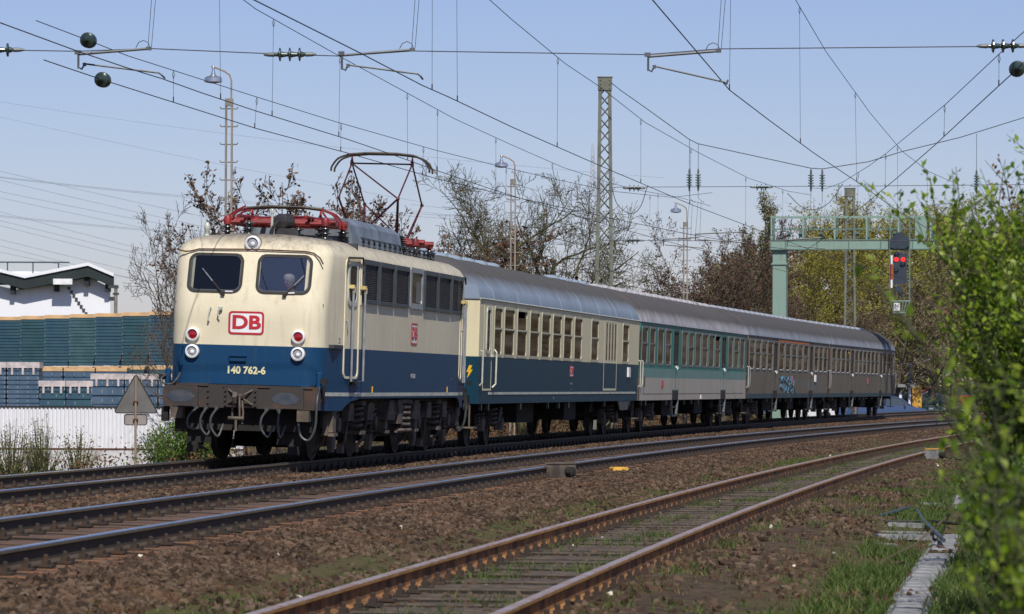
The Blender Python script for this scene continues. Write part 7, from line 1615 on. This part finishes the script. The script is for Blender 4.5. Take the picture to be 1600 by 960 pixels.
# ------------------------------------------------------------------ grass
TPATH = [(2.50, 24.0), (3.03, 29.1), (3.60, 33.5), (4.28, 38.3), (4.84, 42.4), (6.0, 51), (7.5, 63.5), (9.2, 75)]
def blades(n, sf, hgt, mat, name, label, seed, tuft=5, wid=.005):
    R = np.random.RandomState(seed); s, t = sf(R, n); m = len(s); s = np.repeat(s, tuft) + R.normal(0, .03, m * tuft); t = np.repeat(t, tuft) + R.normal(0, .03, m * tuft)
    for q in (-.7525, .7525):
        k = abs(t - t_sid(s) - q) > .085; s, t = s[k], t[k]
    x, y = Tn(s, t); off = abs(x - np.interp(y, [p_[1] for p_ in TPATH], [p_[0] for p_ in TPATH])) > np.where(y < 45, .15, .09); off &= ~((abs(x - 4.5) < .55) & (y > 38.5) & (y < 47) & (R.rand(len(x)) < .85)); s, t, x, y = s[off], t[off], x[off], y[off]; z = ground_z(s, t) - .01; B = np.stack([x, y, z], 1); m = len(B); h = hgt * R.uniform(.4, 1.15, m); d = R.normal(size=(m, 3)) * .35; d[:, 2] = 1
    side = np.stack([np.cos(a := R.uniform(0, 6.28, m)), np.sin(a), 0 * a], 1) * wid
    mid = B + d * (h * .55)[:, None]; tip = B + (d + R.normal(size=(m, 3)) * np.array([.35, .35, 0])) * h[:, None]
    V = np.stack([B - side, B + side, mid + side * .8, mid - side * .8, tip], 1).reshape(-1, 3); k = np.arange(m)[:, None] * 5
    F = np.concatenate([k + np.array([[0, 1, 2]]), k + np.array([[0, 2, 3]]), k + np.array([[3, 2, 4]])], 0)
    return np_mesh(name, V, F, mat, label=label, cat='grass', kind='stuff')
def area(s0, s1, ta, tb, thr, f=1.2, seed=0, dens=None):
    def fn(R, n):
        s = R.uniform(s0, s1, n); a = ta(s); t = a + (tb(s) - a) * R.rand(n); q = smooth_noise(s, t * 2.5, f, seed); k = q + R.normal(0, .25, n) > thr
        return s[k], t[k]
    return fn
blades(16000, area(-57, 60, lambda s: t_sid(s) - 2.4, lambda s: t_sid(s) - 1.0, .05, 1.1, 31), .05, M['grass'], 'grass_strip', 'thin green grass strip between the middle track and the siding', 1)
blades(9000, area(-57, 60, lambda s: t_sid(s) - .68, lambda s: t_sid(s) + .66, .35, 1.5, 32), .12, M['grass'], 'weeds', 'green weeds growing between the siding rails', 2)
blades(36000, area(-56, 60, lambda s: t_sid(s) + 1.0, lambda s: t_sid(s) + 5.5, .15, .8, 33), .09, M['grass'], 'grass', 'patchy grass right of the siding', 3)
blades(42000, area(-58, 30, lambda s: t_sid(s) + 2.4, lambda s: t_sid(s) + 8, -.3, .8, 34), .15, M['grass'], 'tall_grass', 'long green grass along the concrete cable trough', 4, wid=.006)
blades(22000, area(-57, 60, lambda s: t_sid(s) - 2.5, lambda s: t_sid(s) + 5.5, -.1, .9, 35), .06, M['grass_dry'], 'dry_grass', 'dry straw-coloured grass among the stones', 5)
def moss_leaves():
    R = np.random.RandomState(77); s = R.uniform(-57, 50, 30000); t = t_sid(s) + R.uniform(-2.8, 4.5, 30000); q = smooth_noise(s, t * 2.5, 1.3, 36) + R.normal(0, .2, 30000) > .55
    for c in (-.7525, .7525): q &= abs(t - t_sid(s) - c) > .1
    s, t = s[q], t[q]; x, y = Tn(s, t); C = np.stack([x, y, ground_z(s, t) + R.uniform(0, .02, len(s))], 1); V, F = leaves(C, .035, R, 1.3, upb=.1)
    np_mesh('low_weeds', V, F, M['grass'], label='small low weeds dotted over the gravel by the siding', cat='weeds', kind='stuff')
moss_leaves()

# ------------------------------------------------------------------ concrete cable trough, planks, boxes, hose
tr = empty('cable_trough', (2.95, 27, -.5), label='path of grey concrete cable-trough lids at lower right', cat='cable trough')
path = TPATH
def ppos(d):
    for a, b in zip(path[:-1], path[1:]):
        L = math.hypot(b[0] - a[0], b[1] - a[1])
        if d <= L: return (a[0] + (b[0] - a[0]) * d / L, a[1] + (b[1] - a[1]) * d / L, math.atan2(b[0] - a[0], b[1] - a[1]))
        d -= L
    return None
lm = MB(); lm.box((-.115, -.242, -.06), (.115, .242, .0)); lid = lm.mesh('lid'); bm = bmesh.new(); bm.from_mesh(lid); bmesh.ops.bevel(bm, geom=bm.edges[:], offset=.012, segments=1, affect='EDGES'); bm.to_mesh(lid); bm.free(); lid.materials.append(M['concrete'])
wm = MB(); wm.box((-.165, -.25, -.14), (-.125, .25, .000)); wm.box((.125, -.25, -.14), (.165, .25, .000)); wlm = wm.mesh('trough_wall'); wlm.materials.append(M['concrete'])
d = 0.2
while True:
    q = ppos(d)
    if not q: break
    if not (15.4 < d < 17.2 or 21 < d < 30 or d > 38):
        share('lid', lid, tr, (q[0] - 2.95 + rnd.uniform(-.012, .012), q[1] - 27, .015 + rnd.uniform(-.008, .012)), (rnd.uniform(-.02, .02), rnd.uniform(-.03, .03), -q[2] + rnd.uniform(-.03, .03)))
    if d < 21 or d > 38: share('trough_wall', wlm, tr, (q[0] - 2.95, q[1] - 27, 0.0), (0, 0, -q[2]))
    d += .505
PLK = [(4.05, 41.2, .26, .16, .12), (4.42, 42.9, .62, .3, .14), (4.63, 44.6, .62, .3, .05), (4.86, 46.6, .46, .3, -.1), (5.45, 51.4, .3, .3, .05), (6.05, 55, .34, .3, .1)]
LBL = ['weathered grey concrete slab lying nearest in the loose pile beside the trough', 'longer grey slab second in the loose pile beside the trough', 'narrow slab third in the loose pile beside the trough', 'short slab lying beyond the pile in the grass', 'short slab near the bluish hose in the grass', 'farthest loose slab in the grass before the bushes']
for k, (x, y, L, w_, rz_) in enumerate(PLK):
    mb = MB(); mb.box((-L / 2, -w_ / 2, 0), (L / 2, w_ / 2, .05)); mb.box((-L / 2 + .02, -w_ / 2 + .3 * w_, .05), (L / 2 - .05, -w_ / 2 + .7 * w_, .056))
    o = mb.build('concrete_slab', M['concrete']); o.location = (x, y, -.50 + (.03 * (k % 2))); o.rotation_euler = (0, .02, rz_); tag(o, LBL[k], 'slab', 'loose slabs beside the cable trough')
mb = MB(); mb.tube([(4.72, 41.4, -.42), (4.94, 44.4, -.42), (5.17, 47.6, -.42), (5.45, 51, -.40), (5.35, 51.2, -.37), (5.15, 50.6, -.40), (4.85, 49.9, -.44), (4.7, 49.4, -.47)], .024, 8); o = mb.build('hose', M['pipe'], smooth=True); tag(o, 'bluish hose curling over the end of the concrete trough', 'hose')
mb = MB(); mb.tube([(3.7, 47.5, -.46), (4.4, 47.6, -.44), (5.2, 47.4, -.42), (5.6, 46.6, -.43), (6.0, 46, -.42)], .022, 6); o = mb.build('cable', M['rubber'], smooth=True); tag(o, 'black cable lying across the grass toward the bushes', 'cable')
def track_box(s, t, z, label, top, body_, sc_=1.0, cyl=True):
    p = T(s, t, z); r = empty('trackside_box', p, -head(s) + .0, label, 'trackside box')
    mb = MB(); mb.extr([(-.15, 0), (.15, 0), (.13, .20), (-.10, .22)], lambda a, b_: (a * sc_, -.18 * sc_, b_ * sc_), lambda a, b_: (a * sc_, .18 * sc_, b_ * sc_)); mb.build('housing', body_, r)
    mb = MB(); mb.box((-.12 * sc_, -.19 * sc_, .205 * sc_), (.14 * sc_, .19 * sc_, .225 * sc_)); mb.build('lid', top, r)
    mb = MB(); mb.lathe([(.07 * sc_, 0), (.07 * sc_, .1 * sc_), (.03 * sc_, .12 * sc_)], (.14 * sc_, -.02, .1 * sc_), (1, 0, 0), 10); mb.tube([(.2 * sc_, 0, .08), (.34 * sc_, .05, .03), (.6 * sc_, .1, .0)], .014, 5); mb.build('cable_outlet', M['dark'], r)
    return r
_b = track_box(-.5, t_mid(-.5) + .98, -.22, 'weathered grey-brown box clamped beside the near rail of the middle track', M['bogie'], M['bogie'], 1.15)
_b.rotation_euler.z = -.7
p = T(5.0, 5.75, -.40); r = empty('marker_box', p, .3, 'small yellow-topped marker box on black legs between the tracks', 'marker box')
mb = MB(); mb.extr(rr(-.14, .16, .14, .26, .035, 3), lambda a, b_: (a, -.11, b_), lambda a, b_: (a, .11, b_)); mb.build('cap', M['kiosk'], r)
mb = MB(); mb.box((-.11, -.07, -.05), (-.05, .07, .16)); mb.box((.05, -.07, -.05), (.11, .07, .16)); mb.box((-.05, -.03, .06), (.05, .03, .16)); mb.build('legs', M['dark'], r)
_b = track_box(26.2, t_sid(26.2) + 1.05, -.36, 'pale trackside box with a yellow top beside the far end of the siding', M['kiosk'], M['concrete'], 1.1)
_b.rotation_euler.z = -.6

# ------------------------------------------------------------------ parked cars and street things behind the last coach
def car(x, y, z, rz, paint, label, kind='hatch', s=1.0):
    r = empty('parked_car', (x, y, z), rz, label, 'car', 'cars parked behind the last coach'); r.scale = (s, s, s)
    low = [(-2.0, .28), (-1.62, .26), (-1.55, .50), (-1.3, .62), (-1.02, .50), (-.95, .22), (.92, .22), (1.0, .50), (1.27, .62), (1.54, .50), (1.62, .26), (2.0, .30), (2.03, .55), (1.95, .72), (1.0, .90), (-1.98, .92), (-2.04, .6)]
    mb = MB(); mb.extr(low, lambda a, b: (a, -.80, b), lambda a, b: (a, .80, b)); b_ = mb.build('body', paint, r)
    gh = [(-1.95, .9), (-1.72, 1.34), (-1.2, 1.43), (.1, 1.42), (.55, 1.30), (1.1, .9)] if kind == 'hatch' else [(-1.98, .9), (-1.85, 1.40), (-1.5, 1.46), (.2, 1.44), (.6, 1.30), (1.15, .9)]
    mb = MB(); n = len(gh)
    mb.v = [(a, -.78 + .20 * (z_ - .9) / .5, z_) for a, z_ in gh] + [(a, .78 - .20 * (z_ - .9) / .5, z_) for a, z_ in gh]
    mb.f = [tuple(range(n)), tuple(range(2 * n - 1, n - 1, -1))] + [(i, (i + 1) % n, n + (i + 1) % n, n + i) for i in range(n)]; mb.m = [0] * len(mb.f); mb.build('cabin', M['car_glass'], r)
    mb = MB()
    for i in range(n - 1):
        for sy in (-1, 1):
            pa = (gh[i][0], sy * (.79 - .20 * (gh[i][1] - .9) / .5), gh[i][1]); pb = (gh[i + 1][0], sy * (.79 - .20 * (gh[i + 1][1] - .9) / .5), gh[i + 1][1]); mb.tube([pa, pb], .04, 5)
    for sy in (-1, 1): mb.tube([(-.35, sy * .79, .9), (-.4, sy * .60, 1.43)], .035, 4)
    mb.extr([gh[1], gh[2], gh[3], gh[4]] + [(gh[4][0], gh[4][1] + .03), (gh[3][0], gh[3][1] + .035), (gh[2][0], gh[2][1] + .035)], lambda a, b: (a, -.59, b), lambda a, b: (a, .59, b)); mb.build('roof', paint, r)
    for wx in (-1.29, 1.27):
        for sy in (-1, 1):
            mb = MB(); mb.lathe([(.2, -.09), (.30, -.09), (.31, -.05), (.31, .09), (.2, .09)], (wx, sy * .72, .31), (0, 1, 0), 16); w_ = mb.build('wheel', M['tyre'], r)
            mb = MB(); mb.lathe([(.19, 0), (.15, .03), (.05, .02)], (wx, sy * .80, .31), (0, sy, 0), 12); mb.build('hubcap', M['alu'], w_)
    for sy in (-1, 1):
        mb = MB(); mb.cbox((-2.02, sy * .62, .74), (.05, .26, .18)); mb.build('tail_light', M['lamp_red'], r)
        mb = MB(); mb.cbox((1.97, sy * .58, .62), (.08, .32, .14)); mb.build('headlight', M['lamp_white'], r)
        mb = MB(); mb.cbox((.72, sy * .90, .95), (.1, .16, .1)); mb.build('mirror', paint, r)
    mb = MB(); mb.cbox((2.04, 0, .38), (.06, 1.5, .12)); mb.cbox((-2.06, 0, .42), (.06, 1.5, .12)); mb.build('bumper', M['tyre'], r)
    mb = MB(); mb.cbox((2.075, 0, .42), (.01, .5, .1)); mb.cbox((-2.095, 0, .46), (.01, .5, .1)); mb.build('licence_plate', M['white'], r)
    return r
ZC = -.62
car(26.0, 232, -.05, PI - .05, M['car_red'], 'red estate car parked behind the green bush, farthest right', 'estate')
car(24.0, 226, -.55, -.9, M['car_teal'], 'dark grey-green hatchback parked in front of the yellow panel')
car(25.4, 229, -.45, -.6, M['car_navy'], 'dark blue hatchback between the grey-green and the red car')
car(21.7, 218, -.62, .15, M['car_blue'], 'blue hatchback seen under and behind the last coach')
car(19.6, 222, -.62, .1, M['car_blue'], 'second blue car, visible between the wheels of the last coach')
car(16.4, 215, -.62, .1, car_paint('car_white', (.7, .7, .7)), 'white car glimpsed under the third coach')
k_ = empty('pillar_shelter', (23.3, 222, -.8), 0, 'small flat-roofed white-pillared shelter behind the end of the last coach', 'shelter')
for x in (-.55, .0):
    mb = MB(); mb.box((x - .07, -.1, 0), (x + .07, .1, 2.15)); mb.build('pillar', M['white'], k_)
mb = MB(); mb.box((-.75, -.5, 2.15), (.35, .8, 2.32)); mb.build('roof', M['concrete'], k_)
yp = empty('yellow_panel', (23.95, 224, -.6), 0, 'yellow notice panel beside the white pillars', 'panel')
mb = MB(); mb.box((-.28, -.04, .75), (.28, .04, 2.05)); mb.build('board', M['kiosk'], yp)
mb = MB(); mb.box((-.24, 0, 0), (-.19, .03, .8)); mb.box((.19, 0, 0), (.24, .03, .8)); mb.build('post', M['post'], yp)
mb = MB(); mb.tube([(.28, 0, 1.5), (.62, 0, 1.68)], .04, 5); mb.build('side_arm', M['alu'], yp)
bl = empty('street_lamp', (23.75, 226, -.8), 0, 'blue street lamp with two pale arms behind the last coach', 'street lamp')
mb = MB(); mb.tube([(0, 0, 0), (0, 0, 3.55)], .055, 7); mb.build('pole', M['blue_pole'], bl)
mb = MB(); mb.tube([(0, 0, 3.5), (.45, 0, 3.58)], .03, 5); mb.extr([(.4, 3.54), (1.3, 3.86), (1.3, 3.93), (.4, 3.66)], lambda a, b: (a, -.1, b), lambda a, b: (a, .1, b)); mb.tube([(0, 0, 3.5), (-.5, 0, 3.62)], .035, 5); mb.build('lamp_arm', M['lampshade'], bl)
